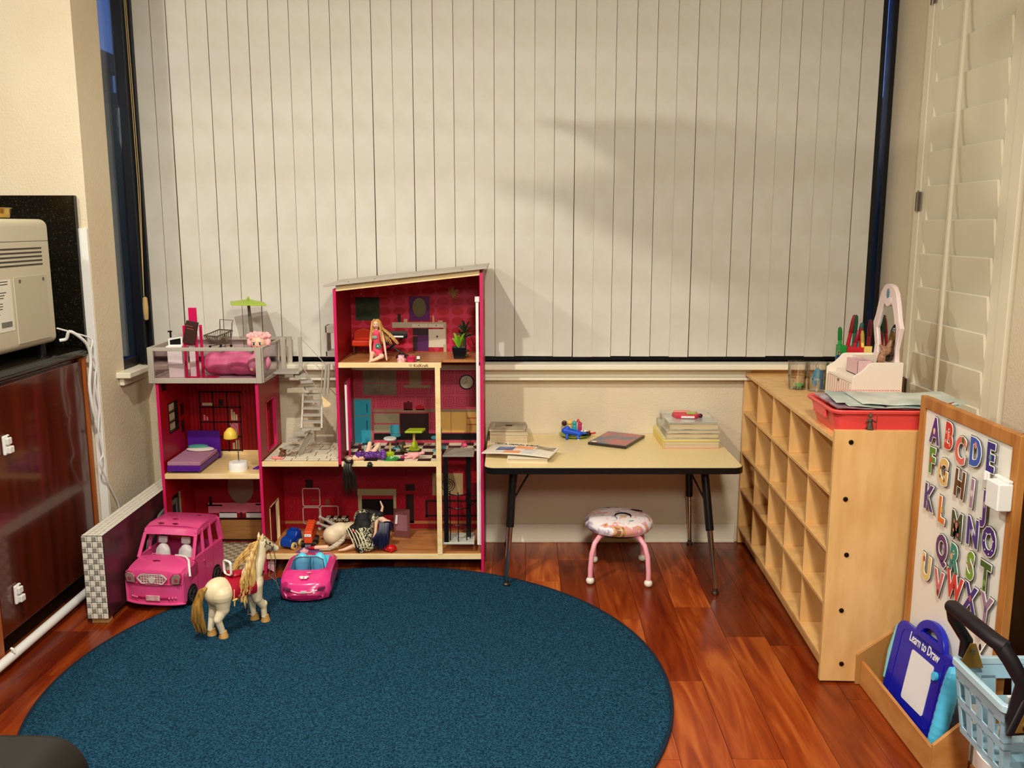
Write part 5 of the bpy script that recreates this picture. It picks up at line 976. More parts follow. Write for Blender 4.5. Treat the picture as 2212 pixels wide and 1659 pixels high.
blob('dress', [('s', (0, -.01, .04), (.045, .05, .04)), ('c', (0, 0, .05), (0, 0, .074), .034, .024)], pm('doll_dress_pink', (236,150,176), .8), t, .003, 2)
# shopping cart on the plush
t = thing('toy_shopping_cart', 'grey wire toy shopping cart on top of the pink plush', 'toy', (-1.172, 3.60, DZ+.104), R(62)); WR = pm('cart_wire', (110,100,78), .35, .5)
m = M(); b = [(-.034, -.030, .018), (.026, -.030, .018), (.026, .030, .018), (-.034, .030, .018)]; tpz = [(-.050, -.036, .052), (.034, -.036, .068), (.034, .036, .068), (-.050, .036, .052)]
for i in range(4):
    a, c, d, e = Vector(b[i]), Vector(b[(i+1) % 4]), Vector(tpz[i]), Vector(tpz[(i+1) % 4]); m.tube([a, c], .0018, 5); m.tube([d, e], .0026, 6)
    for k in range(8): f = k/8; m.tube([a.lerp(c, f), d.lerp(e, f)], .0012, 4)
    m.tube([a.lerp(d, .5), c.lerp(e, .5)], .0009, 4)
for k in range(5): f = (k+.5)/5; m.tube([Vector(b[0]).lerp(Vector(b[1]), f), Vector(b[3]).lerp(Vector(b[2]), f)], .0009, 4)
m.build('wire_basket', WR, t, kind=None)
M().tube([(.034, -.032, .068), (.036, -.034, .098), (.040, -.036, .108), (.040, .036, .108), (.036, .034, .098), (.034, .032, .068)], .0020, 7).build('push_handle', WR, t)
M().tube([(-.03, -.028, .008), (.03, -.028, .008), (.034, -.028, .068)], .0018, 6).build('undercarriage', WR, t); M().tube([(-.03, .028, .008), (.03, .028, .008), (.034, .028, .068)], .0018, 6).build('undercarriage', WR, t)
M().ell((-.02, -.0345, .035), (.012, .002, .009), 12, 6).build('badge', WR, t)
for x in (-.028, .030):
    for y in (-.028, .028): M().cyl((x, y-.002, .0055), (x, y+.002, .0055), .0055, n=12).build('wheel', BLACK, t)
# parasol
b0 = aY(550, 757, 3.65); p_ = Vector((b0.x, 3.65, DZ)); t = thing('toy_parasol', 'lime green toy parasol on a grey pole on the roof deck', 'toy', p_)
top = aY(536, 650, 3.65)-p_; M().tube([(0, 0, .004), top*.80, top*.80, top], [.0075, .0068, .0062, .0062], 12).build('pole', pm('parasol_pole', (110,104,90), .4), t, smooth=True); M().lathe([(.0, 0), (.028, 0), (.028, .006), (.010, .012), (.0, .013)], (0, 0, 0), 20).build('base', pm('parasol_pole', (110,104,90)), t, smooth=True)
h = .068; c = top+Vector((0, 0, -.006)); m = M(); m.T = Matrix.Translation(c) @ Matrix.Rotation(.32, 4, 'Z') @ Matrix.Rotation(.05, 4, 'Y')
m.add([(-h, -h, -.008), (h, -h, -.008), (h, h, -.008), (-h, h, -.008), (-h, -h, -.003), (h, -h, -.003), (h, h, -.003), (-h, h, -.003), (0, 0, .014), (0, 0, .008)], [(4, 5, 8), (5, 6, 8), (6, 7, 8), (7, 4, 8), (1, 0, 9), (2, 1, 9), (3, 2, 9), (0, 3, 9), (0, 1, 5, 4), (1, 2, 6, 5), (2, 3, 7, 6), (3, 0, 4, 7)]); m.build('canopy', pm('parasol_lime', (162,190,50), .4), t, bevel=.001); M().ell(c+Vector((0, 0, .018)), .006, 12, 8).build('finial', pm('parasol_lime', (162,190,50)), t, smooth=True)
# ================================================================ left bedroom
VI = pm('violet_plastic', (84,24,140), .4); t = thing('toy_bed', 'purple toy bed with lilac mattress in the left bedroom', 'toy bed', (-1.285, 3.545, .411))
m = M(); m.prism([(-.068, -.115), (.062, -.115), (.062, .125), (-.068, .125)], .008, .030, 'z'); m.build('bed_frame', VI, t, bevel=.002)
for x in (-.060, .054):
    for y in (-.105, .11): M().cyl((x, y, .0), (x, y, .009), .004).build('leg', STEEL, t)
M().box(-.068, .062, -.113, .10, .030, .046).build('mattress', pm('lilac_fabric', (176,124,150), .85, bump=.3, bs=200), t, bevel=.004, seg=3)
M().box(-.070, .066, .125, .134, .0, .118).build('headboard', VI, t, bevel=.002)
blob('white_pillow', [('s', (-.0, .075, .052), (.058, .030, .009))], pm('pillow_white', (222,212,196), .8), t, .0025, 2); blob('teal_pillow', [('s', (-.010, .082, .062), (.042, .022, .0075))], pm('pillow_teal', (70,150,136), .8), t, .0022, 2)
t = thing('toy_floor_lamp', 'toy floor lamp with yellow dome shade and white drum base in bedroom', 'toy lamp', (-1.090, 3.485, .411)); 
M().lathe([(.0, 0), (.037, 0), (.037, .030), (.034, .034), (.0, .034)], (0, 0, 0), 28).build('drum_base', PLASTICW, t, smooth=True)
M().tube([(.002, 0, .034), (.003, 0, .10), (.004, 0, .15), (-.0, 0, .180), (-.010, 0, .192), (-.022, 0, .184), (-.025, 0, .170)], .0022, 8).build('arched_stem', CHROME, t, smooth=True)
M().lathe([(.026, .127), (.0265, .135), (.023, .152), (.012, .165), (.004, .170), (.0, .170), (.0, .168), (.010, .162), (.020, .150), (.0235, .135), (.024, .127)], (-.025, 0, .003), 24).build('yellow_shade', pm('shade_yellow', (232,196,70), .35), t, smooth=True)
t = thing('violet_stand', 'purple clothes stand with mirror by the right wall of the bedroom', 'toy', (-1.005, 3.52, .411)); M().prism([(-.030, -.03), (.012, -.03), (.012, .03), (-.012, .03)], 0, .006, 'z').build('base', VI, t, bevel=.001); M().box(.004, .010, -.022, .028, .006, .12).build('panel', VI, t, bevel=.001); M().ell((.0025, .003, .07), (.001, .020, .046), 18, 10).build('mirror_oval', pm('mirror', (190,190,180)), t)
# small pieces on the patio
t = thing('brown_monkey_toy', 'tiny brown animal toy at the foot of the stairs on the patio', 'toy', (-.915, 3.50, .4618)); blob('body', [('s', (0, 0, .012), (.014, .011, .012)), ('s', (.003, -.002, .028), (.012, .010, .010)), ('s', (.014, -.002, .031), (.005, .003, .005)), ('s', (-.009, .0, .031), (.005, .003, .005)), ('c', (-.006, -.008, .005), (-.012, -.012, .005), .0045)], pm('brown_toy', (110,70,46), .6), t, .0016, 2)
t = thing('pink_baby_toy', 'tiny pink baby toy lying beside the brown animal on the patio', 'toy', (-.925, 3.455, .4618)); blob('body', [('s', (-.014, 0, .007), (.008, .007, .007)), ('c', (-.006, 0, .006), (.010, 0, .006), .006, .0055), ('c', (.012, 0, .005), (.022, .004, .004), .0035), ('c', (.012, -.003, .005), (.020, -.007, .004), .0035)], pm('pink_toy', (226,130,120), .5), t, .0014, 2)
# ================================================================ top floor
TF = .852
t = thing('orange_armchair', 'small orange toy armchair in the left corner of the top floor', 'toy chair', (-.605, 3.66, TF)); OC = pm('orange_vinyl', (206,50,16), .4)
M().box(-.045, .040, -.035, .030, .036, .060).build('seat', OC, t, bevel=.006, seg=3); M().prism([(-.045, .05), (.040, .05), (.034, .095), (.0, .106), (-.030, .100), (-.045, .085)], .018, .034, 'y').build('backrest', OC, t, bevel=.005, seg=3)
for x in (-.036, .031):
    for y in (-.026, .024): M().cyl((x, y, 0), (x, y, .037), .0035).build('leg', pm('brown_leg', (70,30,14), .4), t)
# seated blonde doll
p = aY(812, 778, 3.46); t = thing('blonde_doll', 'long-haired blonde doll in a pink dress sitting on the top floor edge', 'doll', (p.x+.002, 3.478, TF)); t.scale = (1.14, 1.08, 1.06)
blob('body', [('s', (0, .0, .134), (.0115, .0115, .0150)), ('c', (0, .003, .117), (0, .003, .125), .0052), ('c', (-.014, .003, .106), (.014, .003, .106), .0066), ('c', (0, .003, .100), (0, .004, .066), .0135, .0105), ('c', (0, .006, .045), (0, .006, .022), .013, .0175),
 ('c', (-.017, .003, .105), (-.021, -.004, .062), .0054, .0046), ('c', (-.021, -.004, .062), (-.018, -.024, .020), .0044, .0034), ('c', (-.018, -.024, .020), (-.017, -.029, .008), .0036, .0026),
 ('c', (.017, .003, .105), (.026, .0, .064), .0054, .0046), ('c', (.026, .0, .064), (.034, -.018, .014), .0044, .0034), ('c', (.034, -.018, .014), (.036, -.024, .005), .0034, .0024),
 ('c', (-.006, .0, .018), (-.012, -.030, .030), .0115, .009), ('c', (-.012, -.030, .030), (-.016, -.038, .006), .008, .005), ('c', (-.016, -.038, .005), (-.018, -.048, .003), .0045, .003),
 ('c', (.008, .0, .018), (.020, -.030, .022), .0115, .009), ('c', (.020, -.030, .020), (-.006, -.042, .008), .008, .0055), ('c', (-.006, -.042, .008), (-.020, -.046, .004), .005, .0032)], SK, t, .0015, 3)
blob('pink_dress', [('c', (0, .003, .100), (0, .004, .066), .0148, .0122), ('c', (0, .006, .062), (0, .006, .030), .0135, .0195), ('c', (-.008, -.004, .026), (-.010, -.018, .030), .0125, .0105), ('c', (.008, -.004, .026), (.014, -.018, .024), .0130, .0105)], pm('doll_dress', (224,72,96), .6), t, .0016, 3)
fl_ = M(); 
for a in range(5): fl_.ell((.006+.006*cos(a*1.257), -.0145, .056+.006*sin(a*1.257)), (.0046, .001, .0046), 8, 6)
fw = fl_.build('flower_print', pm('flower_green', (20,130,100), .5), t); M().ell((.006, -.016, .056), (.0026, .0008, .0026), 8, 6).build('flower_heart', WHITE, fw); M().ell((-.004, -.0125, .088), (.008, .0014, .006), 8, 6).build('flower_bodice', pm('flower_teal', (110,170,150), .5), t)
HB2 = pm('blonde_hair', (214,168,96), .5, var=(176,124,60), vs=30, vstretch=(6,6,.5)); m = M(); m.ell((0, .004, .138), (.0145, .0135, .0145), 16, 12)
def strand(m, pts, r, n=6, flat=.5): m.tube(pts, r, n, flat=flat)
rr = random.Random(12)
for k in range(34):
    a = R(-30)+R(240)*k/33; x, y = .013*cos(a), .004+.013*sin(a); o = .014+.018*max(0, cos(a))
    strand(m, [(x*.5, .004+(y-.004)*.5, .151), (x, y, .143), (x*1.25+.002, y+.003, .122), (x*1.25+o*1.0, y+.006, .095), (x*1.3+o*1.7+rr.random()*.006, y+.004, .072-rr.random()*.014)], [.003, .0042, .0042, .0036, .001])
for s_ in (-1, 1): strand(m, [(s_*.004, -.004, .153), (s_*.0115, -.006, .143), (s_*.0150, -.006, .122), (s_*.017, -.006, .095), (s_*.018, -.005, .070)], [.004, .005, .0045, .004, .001], 8)
m.build('long_hair', HB2, t, smooth=True)
for s_ in (-1, 1): M().ell((s_*.0044, -.0108, .1365), (.0023, .0010, .0016), 8, 6).build('eye', pm('eye_dark', (30,40,50)), t)
M().ell((0, -.0112, .1265), (.0030, .0010, .0012), 8, 6).build('lips', pm('doll_lips', (190,70,70)), t); M().ell((0, -.0120, .1315), (.0011, .0014, .0016), 8, 6).build('nose', SK, t)
t = thing('toy_keyboard', 'black electronic keyboard on a cross-legged stand behind the seated doll', 'toy', (-.475, 3.62, TF)); m = M(); m.box(-.072, .052, -.025, .018, .072, .086); o = m.build('keyboard_body', BLACK, t, bevel=.002); M().box(-.060, .040, -.0262, -.008, .0772, .0832).build('white_keys', PLASTICW, o); M().box(-.070, .050, .004, .016, .086, .098).build('control_panel', pm('panel_grey', (60,60,58), .4), o, bevel=.001); m = M()
for k in range(9): m.cyl((-.062+k*.013, .0035, .092), (-.062+k*.013, .0025, .092), .002)
m.build('control_knobs', STEEL, o)
for s_ in (-1, 1): M().tube([(-.045*s_-.01, 0, .072), (.045*s_-.01, .004*s_, .003)], .0040, 8).build('leg', BLACK, t)
M().tube([(.035, -.02, .003), (.035, .02, .003)], .004, 8).build('foot_bar', BLACK, t); M().tube([(-.055, -.02, .003), (-.055, .02, .003)], .004, 8).build('foot_bar', BLACK, t)
t = thing('black_case', 'small black toy case on the floor beside the keyboard', 'toy', (-.440, 3.545, TF)); M().prism([(-.020, 0), (.026, 0), (.030, .012), (.006, .020), (-.018, .013)], -.012, .012, 'y').build('case_body', BLACK, t, bevel=.002); M().tube([(-.006, 0, .017), (0, 0, .026), (.008, 0, .019)], .0015, 6).build('case_handle', BLACK, t)
t = thing('two_tier_cup', 'pink and white two-tier toy cake tin on the top floor edge', 'toy', (aY(867, 776, 3.445).x, 3.447, TF)); WPK = pm('pink_dots', (240,214,206), .35, var=(230,120,140), vs=130); M().lathe([(.0, 0), (.0165, 0), (.0175, .012), (.015, .014), (.0, .014)], (0, 0, 0), 24).build('lower_tier', WPK, t, smooth=True); M().lathe([(.0, .014), (.0125, .014), (.0125, .024), (.010, .026), (.0, .026)], (-.001, 0, 0), 24).build('upper_tier', WPK, t, smooth=True)
t = thing('red_pink_bowl', 'small raspberry pink bowl on the top floor edge', 'toy', (aY(888, 776, 3.447).x, 3.449, TF)); M().lathe([(.0, 0), (.0155, 0), (.0175, .0155), (.0195, .0195), (.0175, .0205), (.0150, .006), (.0, .004)], (0, 0, 0), 26).build('bowl_body', pm('raspberry', (200,30,80), .3), t, smooth=True)
t = thing('white_corner_block', 'tiny white and black block behind the raspberry bowl', 'toy', (aY(903, 770, 3.48).x, 3.49, TF)); M().box(-.006, .006, -.004, .004, 0, .016).build('block', PLASTICW, t, bevel=.001); M().box(-.006, .006, -.0046, -.004, 0, .005).build('dark_band', BLACK, t)
p = aY(992, 768, 3.54); t = thing('potted_plant', 'toy plant with lime leaves in a black square pot on the top floor', 'toy plant', (p.x, 3.545, TF)); m = M(); m.loft([[(a, b, z) for a, b in ((-w, -w), (w, -w), (w, w), (-w, w))] for w, z in ((.020, 0), (.027, .041), (.027, .046), (.024, .046), (.022, .036))]); m.build('pot', BLACK, t, bevel=.001)
LG = pm('lime_leaf', (120,176,40), .4); DG = pm('dark_leaf', (40,52,24), .5)
def leaf(m, a, L_, h, w, z0=.040, curl=.5):
    pts = []; 
    for i in range(6): f = i/5; r = L_*f; pts.append((r*cos(a), r*sin(a), z0+h*sin(f*pi*curl)))
    m.tube(pts, [w*.5, w*.9, w, w*.9, w*.6, w*.15], 8, flat=.28)
for k, (a, L_, h, w) in enumerate(((3.0, .022, .060, .008), (3.6, .030, .040, .007), (.2, .024, .058, .008), (5.6, .028, .040, .008), (4.6, .020, .048, .007), (1.6, .018, .050, .007))): m = M(); leaf(m, a, L_, h, w); m.build('lime_leaf', LG, t, smooth=True)
m = M()
for k in range(3): m.ell((.028-.03*(k == 1), -.01, .012+.010*k), (.010, .006, .006), 8, 6)
m.build('low_leaves', DG, t, smooth=True)
p = aY(1004, 730, 3.60); t = thing('dark_succulent', 'dark spiky toy plant behind the lime plant on the top floor', 'toy plant', (p.x-.002, 3.62, TF)); M().cyl((0, 0, 0), (0, 0, .075), .008, .006).build('stem', DG, t)
for k in range(16): a = k*2.4; m = M(); leaf(m, a, .034-.010*(k > 9), .012+.018*(k > 7)+.012*(k > 12), .0055, .072+.002*k, .5); m.build('dark_leaf', DG, t, smooth=True)
t = thing('gilt_spray', 'pale gold dried flower spray hanging high on the top floor wall', 'toy plant', (aY(978, 632, 3.70).x, 3.705, aY(978, 632, 3.70).z)); rr = random.Random(21); m = M()
for k in range(90):
    a, e, L_ = rr.random()*2*pi, rr.random()*pi, .012+rr.random()*.016; d = Vector((sin(e)*cos(a), abs(sin(e)*sin(a))*-1, cos(e)))*L_; m.tube([(0, 0, 0), d], .0005, 4); m.ell(d, .0013, 5, 4)
m.build('spray', pm('spray_gold', (206,180,120), .5), t, kind='stuff'); t.children[0].data
M(t).box(t.location.x-.001, t.location.x+.001, t.location.y, YK-.001, t.location.z-.001, t.location.z+.001).build('hook', STEEL, t)
t = thing('ceiling_bead', 'tiny white bead stuck near the top left of the top floor wall', 'bead', (aY(780, 635, YK).x, YK-.003, aY(780, 635, YK).z)); M().ell((0, 0, 0), .0025, 10, 8).build('bead', PLASTICW, t)
# ================================================================ kitchen floor
KF = .461
t = thing('lime_table', 'lime green square toy table on a tan pedestal in the dollhouse kitchen', 'toy table', (aY(892, 940, 3.62).x, 3.62, KF)); LM = pm('lime_plastic', (168,190,30), .35); m = M(); m.prism([(-.030, -.03), (.040, -.03), (.050, .03), (-.018, .03)], .075, .084, 'z'); m.build('tabletop', LM, t, bevel=.002); M().cyl((.004, 0, .004), (.004, 0, .076), .006, .005).build('pedestal', pm('tan_post', (200,170,110), .4), t); M().lathe([(.0, 0), (.024, 0), (.022, .006), (.0, .008)], (.004, 0, 0), 20).build('base', LM, t, smooth=True)
TB = pm('teal_plastic', (60,150,160), .35)
def tchair(lb, u, y, rz):
    t = thing('teal_chair', lb, 'toy chair', (aY(u, 940, y).x, y, KF), rz); M().lathe([(.0, .052), (.020, .052), (.021, .058), (.018, .060), (.0, .060)], (0, 0, 0), 20).build('seat', TB, t, smooth=True); m = M(); m.loft([[(.020*cos(a), .020*sin(a), .060), (.023*cos(a), .023*sin(a), .060), (.024*cos(a), .024*sin(a), .096), (.021*cos(a), .021*sin(a), .096)] for a in [R(30)+R(120)*i/8 for i in range(9)]]); m.build('backrest', TB, t, smooth=True); M().cyl((0, 0, .003), (0, 0, .053), .0035).build('pedestal', STEEL, t); M().lathe([(.0, 0), (.016, 0), (.014, .004), (.0, .004)], (0, 0, 0), 18).build('base', TB, t, smooth=True)
tchair('teal toy chair just left of the lime table', 855, 3.64, .5); tchair('teal toy chair behind the wooden post, right of the lime table', 942, 3.60, -1.2)
t = thing('grey_stool', 'round pale grey toy stool with lime base in the dollhouse kitchen', 'toy stool', (aY(843, 975, 3.52).x, 3.52, KF)); M().lathe([(.0, .066), (.025, .066), (.026, .071), (.023, .074), (.0, .074)], (0, 0, 0), 28).build('seat', pm('pale_grey_top', (206,206,196), .35), t, smooth=True); M().cyl((0, 0, .01), (0, 0, .067), .0045).build('pedestal', pm('tan_post', (200,170,110)), t); M().lathe([(.0, 0), (.016, 0), (.017, .012), (.012, .016), (.0, .016)], (0, 0, 0), 24).build('base', LM, t, smooth=True)
t = thing('fallen_stool', 'toppled dark-seated toy stool with lime base lying in the kitchen', 'toy stool', (aY(868, 970, 3.56).x, 3.56, KF+.024), 0, None, (0, R(78), R(-14))); M().lathe([(.0, 0), (.022, 0), (.024, .004), (.022, .010), (.0, .010)], (0, 0, 0), 26).build('seat', pm('dark_khaki', (70,66,44), .4), t, smooth=True); M().cyl((0, 0, .01), (0, 0, .052), .0045).build('pedestal', pm('tan_post', (200,170,110)), t); M().lathe([(.0, .052), (.016, .052), (.017, .064), (.0, .066)], (0, 0, 0), 24).build('base', LM, t, smooth=True)
t = thing('pink_pony', 'small pale pink toy pony lying on its side on the kitchen floor', 'toy', (aY(893, 972, 3.475).x, 3.475, KF), .12); PY = pm('pony_pink', (232,160,160), .5)
blob('body', [('c', (-.010, 0, .013), (.014, 0, .014), .012, .011), ('c', (.018, 0, .016), (.032, .0, .020), .007, .006), ('s', (.036, 0, .021), (.009, .007, .007)), ('c', (-.012, -.004, .008), (-.032, -.008, .006), .0050, .0052), ('c', (-.012, .004, .014), (-.032, .004, .015), .005, .0052), ('c', (.008, -.008, .008), (.0, -.020, .005), .0048), ('c', (.040, 0, .026), (.042, 0, .031), .0025)], PY, t, .0016, 2); m = M(); strand(m, [(-.018, .008, .012), (-.036, .010, .007), (-.052, .002, .005)], [.004, .007, .003], 8); m.build('magenta_tail', pm('pony_hair', (160,40,90), .5), t, smooth=True)
t = thing('green_glass_plate', 'ribbed green glass toy plate under the kitchen stool', 'toy', (aY(843, 985, 3.46).x, 3.462, KF)); m = M()
for r in (.012, .020, .028, .034): m.lathe([(r-.0035, .0005), (r, .0005), (r+.0005, .003), (r-.002, .003)], (0, 0, 0), 28)
m.lathe([(.0, .0003), (.034, .0003), (.034, .0012), (.0, .0012)], (0, 0, 0), 28); m.build('ribbed_plate', pm('green_glass', (60,150,80), .15), t, smooth=True)
t = thing('pink_pompom', 'small bright pink ball on the kitchen floor beside the elevator', 'toy', (aY(1001, 960, 3.60).x, 3.66, KF)); M().ell((0, 0, .009), (.013, .011, .009), 16, 10).build('ball', pm('pompom_pink', (230,90,130), .7, bump=.5, bs=200), t, smooth=True)
t = thing('teal_cup', 'small teal toy dish behind the wooden post in the kitchen', 'toy', (aY(954, 968, 3.54).x-.004, 3.645, KF)); M().lathe([(.0, 0), (.014, 0), (.016, .007), (.0, .008)], (0, 0, 0), 22).build('dish', pm('teal_plastic', (60,150,160)), t, smooth=True)
# purple doll lying on the edge with black hair hanging
t = thing('purple_dress_doll', 'doll in glossy purple dress lying on the kitchen edge, black hair hanging', 'doll', (aY(792, 985, 3.45).x, 3.458, KF)); t.scale = (1.2, 1.1, 1.15); 
blob('body', [('s', (-.052, -.032, .004), (.0125, .0125, .0135)), ('c', (-.044, -.020, .006), (-.034, -.012, .010), .006), ('c', (-.034, -.012, .010), (.0, .0, .014), .011, .013), ('c', (.0, .0, .016), (.006, .03, .05), .009, .007), ('c', (.014, .0, .016), (.036, .03, .046), .009, .007), ('c', (-.036, -.016, .010), (-.03, .014, .008), .005, .004), ('c', (-.028, .0, .010), (-.026, .03, .024), .005, .004)], SK, t, .0019, 2)
PV = pm('glossy_purple', (70,30,100), .15, var=(110,60,150), vs=40); m = M(); rr = random.Random(31)
for k in range(46):
    x = -.030+.085*rr.random(); y = -.016+.034*rr.random(); m.ell((x, y, .011+.011*rr.random()), (.010, .009, .009), 9, 7, rot=(rr.random()*3, rr.random()*3, 0))
m.build('petal_dress', PV, t, smooth=True)
for (x, y, z, c_) in ((-.028, .03, .045, (90,24,36)), (-.010, .03, .040, (176,176,160)), (.036, .03, .046, (176,176,160))): m = M(); m.cap((x, y, z-.034), (x+.002, y-.004, z), .0068, .0052); m.build('boot', pm('boot_%d' % c_[0], c_, .3), t, remesh=.0018, relax=1)
BH = pm('black_doll_hair', (16,12,10), .35, var=(40,30,18), vs=30, vstretch=(6,6,.6)); m = M(); m.ell((-.054, -.037, .001), (.0155, .0150, .0150), 14, 10); rr = random.Random(14)
for k in range(46):
    a = rr.random()*2*pi; r = .011*math.sqrt(rr.random()); x, y = -.056+r*cos(a), -.050+r*sin(a)*.5; sp = 1.5+rr.random()*.8; e = -.075-rr.random()*.045
    strand(m, [(x, -.040+.004*sin(a), .004), (-.056+(x+.056)*1.3, y-.004, -.016), (-.052+(x+.056)*sp, y-.004, -.045), (-.048+(x+.056)*sp*1.1, y-.002, e)], [.003, .004, .0038, .0008], 6, .6)
m.build('hanging_hair', BH, t, smooth=True); M().ell((-.052, -.0445, .012), (.009, .003, .004), 10, 6).build('face_band', SK, t)
t = thing('dark_bead_ball', 'dark beaded ball hanging on the kitchen edge beside the doll', 'toy', (aY(799, 992, 3.41).x, 3.405, KF-.008)); m = M(); rr = random.Random(5); m.ell((0, 0, 0), .009, 12, 8)
for k in range(30): a, e = rr.random()*2*pi, rr.random()*pi; m.ell((.010*sin(e)*cos(a), .010*sin(e)*sin(a), .010*cos(e)), .0026, 6, 5)
m.build('beads', pm('bead_dark', (26,30,26), .3), t, smooth=True)
# ================================================================ ground floor pile
GF = .081
def truck(nm, lb, x, y, z, rz, col, face=False):
    t = thing(nm, lb, 'toy car', (x, y, z), rz); c = pm(nm+'_paint', col, .25); m = M()
    m.prism([(-.040, .012), (-.040, .045), (-.034, .066), (-.008, .068), (.004, .050), (.036, .044), (.044, .030), (.044, .012)], -.026, .026, 'y'); b = m.build('car_body', c, t, bevel=.006, seg=3)
    M().box(-.012, -.030, -.018, .018, .066, .074).build('roof_block', c, t, bevel=.003)
    for sx in (-.024, .024):
        for sy in (-1, 1): w = M().cyl((sx, sy*.024, .015), (sx, sy*.034, .015), .015, n=20).build('wheel', pm('wheel_cream', (222,190,110), .4) if not face else BLACK, t); M().cyl((sx, sy*.0335, .015), (sx, sy*.0355, .015), .006, n=12).build('hub', c if not face else STEEL, w)
    return t
truck('blue_toy_car', 'chunky blue toy car with cream wheels on the ground floor', aY(628, 1165, 3.50).x, 3.51, GF, R(-112), (10,60,150))
t = thing('orange_robot_truck', 'orange toy truck with smiling white face beside the blue car', 'toy car', (aY(667, 1165, 3.50).x, 3.52, GF), 0); OG = pm('truck_orange', (220,74,30), .35); m = M(); m.box(-.017, .017, -.035, .05, .022, .050); m.prism([(-.035, .05), (-.028, .072), (.05, .095), (.05, .05)], -.016, .016, 'x'); m.build('truck_body', OG, t, bevel=.004, seg=3)
fc = M().box(-.014, .014, -.038, -.034, .050, .062).build('white_face', PLASTICW, t, bevel=.003)
for s_ in (-1, 1): M().ell((s_*.005, -.0385, .058), (.0013, .0008, .0018), 8, 6).build('eye', BLACK, fc)
M().ell((0, -.0385, .0535), (.0016, .0008, .001), 8, 6).build('mouth', BLACK, fc); m = M()
for k in range(5):
    for j in range(3): m.ell((-.010+.010*j, -.024+.016*k, .0745+.0052*k), (.004, .005, .003), 6, 4)
m.build('curly_hair_studs', OG, t); M().box(-.020, .020, -.036, .04, .010, .022).build('chassis', BLACK, t, bevel=.002); M().box(-.012, .012, -.040, -.036, .006, .018).build('grey_bumper', pm('bumper_grey', (120,120,140), .4), t, bevel=.001)
for sx in (-1, 1):
    for y, r in ((-.022, .015), (.026, .018)): w = M().cyl((sx*.018, y, r), (sx*.028, y, r), r, n=18).build('wheel', BLACK, t); M().cyl((sx*.0275, y, r), (sx*.0292, y, r), r*.4, n=10).build('hub', STEEL, w)
M(t).box(t.location.x, t.location.x, 3.5, 3.5, .1, .1) if False else None
# violet mat, pink cup, red shoe leg
t = thing('violet_mat', 'flat violet mat on the ground floor edge under the toys', 'mat', (aY(668, 1190, 3.46).x, 3.47, GF)); M().prism([(-.050, -.035), (.055, -.035), (.05, .04), (-.035, .04)], 0, .003, 'z').build('mat_body', pm('mat_violet', (120,76,130), .6), t, bevel=.001)
t = thing('pink_teacup', 'tiny pale pink toy teacup at the front edge of the ground floor', 'toy', (aY(657, 1190, 3.435).x, 3.437, GF+.0032)); M().lathe([(.0, 0), (.0155, 0), (.017, .006), (.0, .007)], (0, 0, 0), 22).build('saucer', pm('teacup_pink', (242,180,190), .35), t, smooth=True); M().lathe([(.0, .007), (.010, .007), (.009, .012), (.004, .013), (.004, .018), (.0, .018)], (0, 0, 0), 20).build('cup', pm('teacup_pink', (242,180,190)), t, smooth=True)
t = thing('red_shoe_leg', 'pale doll leg with red shoe poking out left of the toy pile', 'doll leg', (aY(684, 1178, 3.46).x, 3.462, GF+.0032)); blob('leg', [('c', (.040, .0, .012), (.0, .0, .011), .0095, .0085), ('c', (.0, 0, .011), (-.012, 0, .010), .0085, .007)], SK, t, .0018, 2); blob('red_shoe', [('c', (-.012, 0, .010), (-.030, 0, .009), .0085, .006), ('c', (-.030, 0, .007), (-.036, -.004, .016), .003, .002)], pm('shoe_red', (176,16,30), .3), t, .0018, 2)
# pale toy horse lying on its side, head hidden to the right
hx = aY(735, 1160, 3.52).x; t = thing('lying_pale_horse', 'cream toy horse lying on its side with grey legs raised', 'toy horse', (hx, 3.54, GF)); CR = pm('cream_horse', (232,214,178), .45, var=(200,176,136), vs=14); GH = pm('grey_leg', (150,140,130), .45)
blob('body', [('s', (-.030, -.02, .046), (.040, .040, .040)), ('s', (.0, -.01, .062), (.045, .035, .034)), ('s', (.04, .0, .058), (.05, .036, .036)), ('c', (.07, 0, .066), (.10, .02, .09), .026, .018)], CR, t, .0035, 4)
for i, (a, b, c_) in enumerate((((-.026, .010, .080), (-.062, .015, .098), (-.083, .018, .108)), ((-.034, -.006, .068), (-.070, .0, .080), (-.088, .0, .088)), ((-.030, .02, .060), (-.068, .022, .070), (-.086, .02, .062)))): m = M(); m.cap(a, b, .0095, .006); m.cap(b, c_, .006, .005); g = m.build('leg', GH, t, remesh=.002, relax=2); M().cyl(Vector(c_), Vector(c_)+(Vector(c_)-Vector(b)).normalized()*.009, .0065, .0085, 12).build('hoof', pm('hoof_grey', (170,160,150), .4), g)
m = M(); rr = random.Random(17)
for k in range(26): j = rr.random(); strand(m, [(.020+.01*j, -.050, .050+.008*j), (.006+.015*j, -.064, .036), (-.022+.02*j, -.074, .018), (-.052+.022*j, -.082-.004*j, .008), (-.074+.020*j, -.086, .004+.004*rr.random())], [.004, .006, .006, .005, .0012], 6, .6)
m.build('tail', pm('ash_hair', (150,134,112), .45, var=(210,196,166), vs=30, vstretch=(1,6,6)), t, smooth=True)
# zebra bench at the back
t = thing('zebra_bench', 'small black bench with zebra print behind the toy pile', 'toy bench', (aY(725, 1115, 3.66).x, 3.67, GF)); M().box(-.05, .055, -.02, .02, .06, .074).build('seat', pattern('zebra', 'ogee', (214,200,166), (18,14,10), 30, 40, a='X', th=.5), t, bevel=.004)
for x in (-.045, .05):
    for y in (-.014, .014): M().box(x-.004, x+.004, y-.004, y+.004, 0, .061).build('leg', BLACK, t)
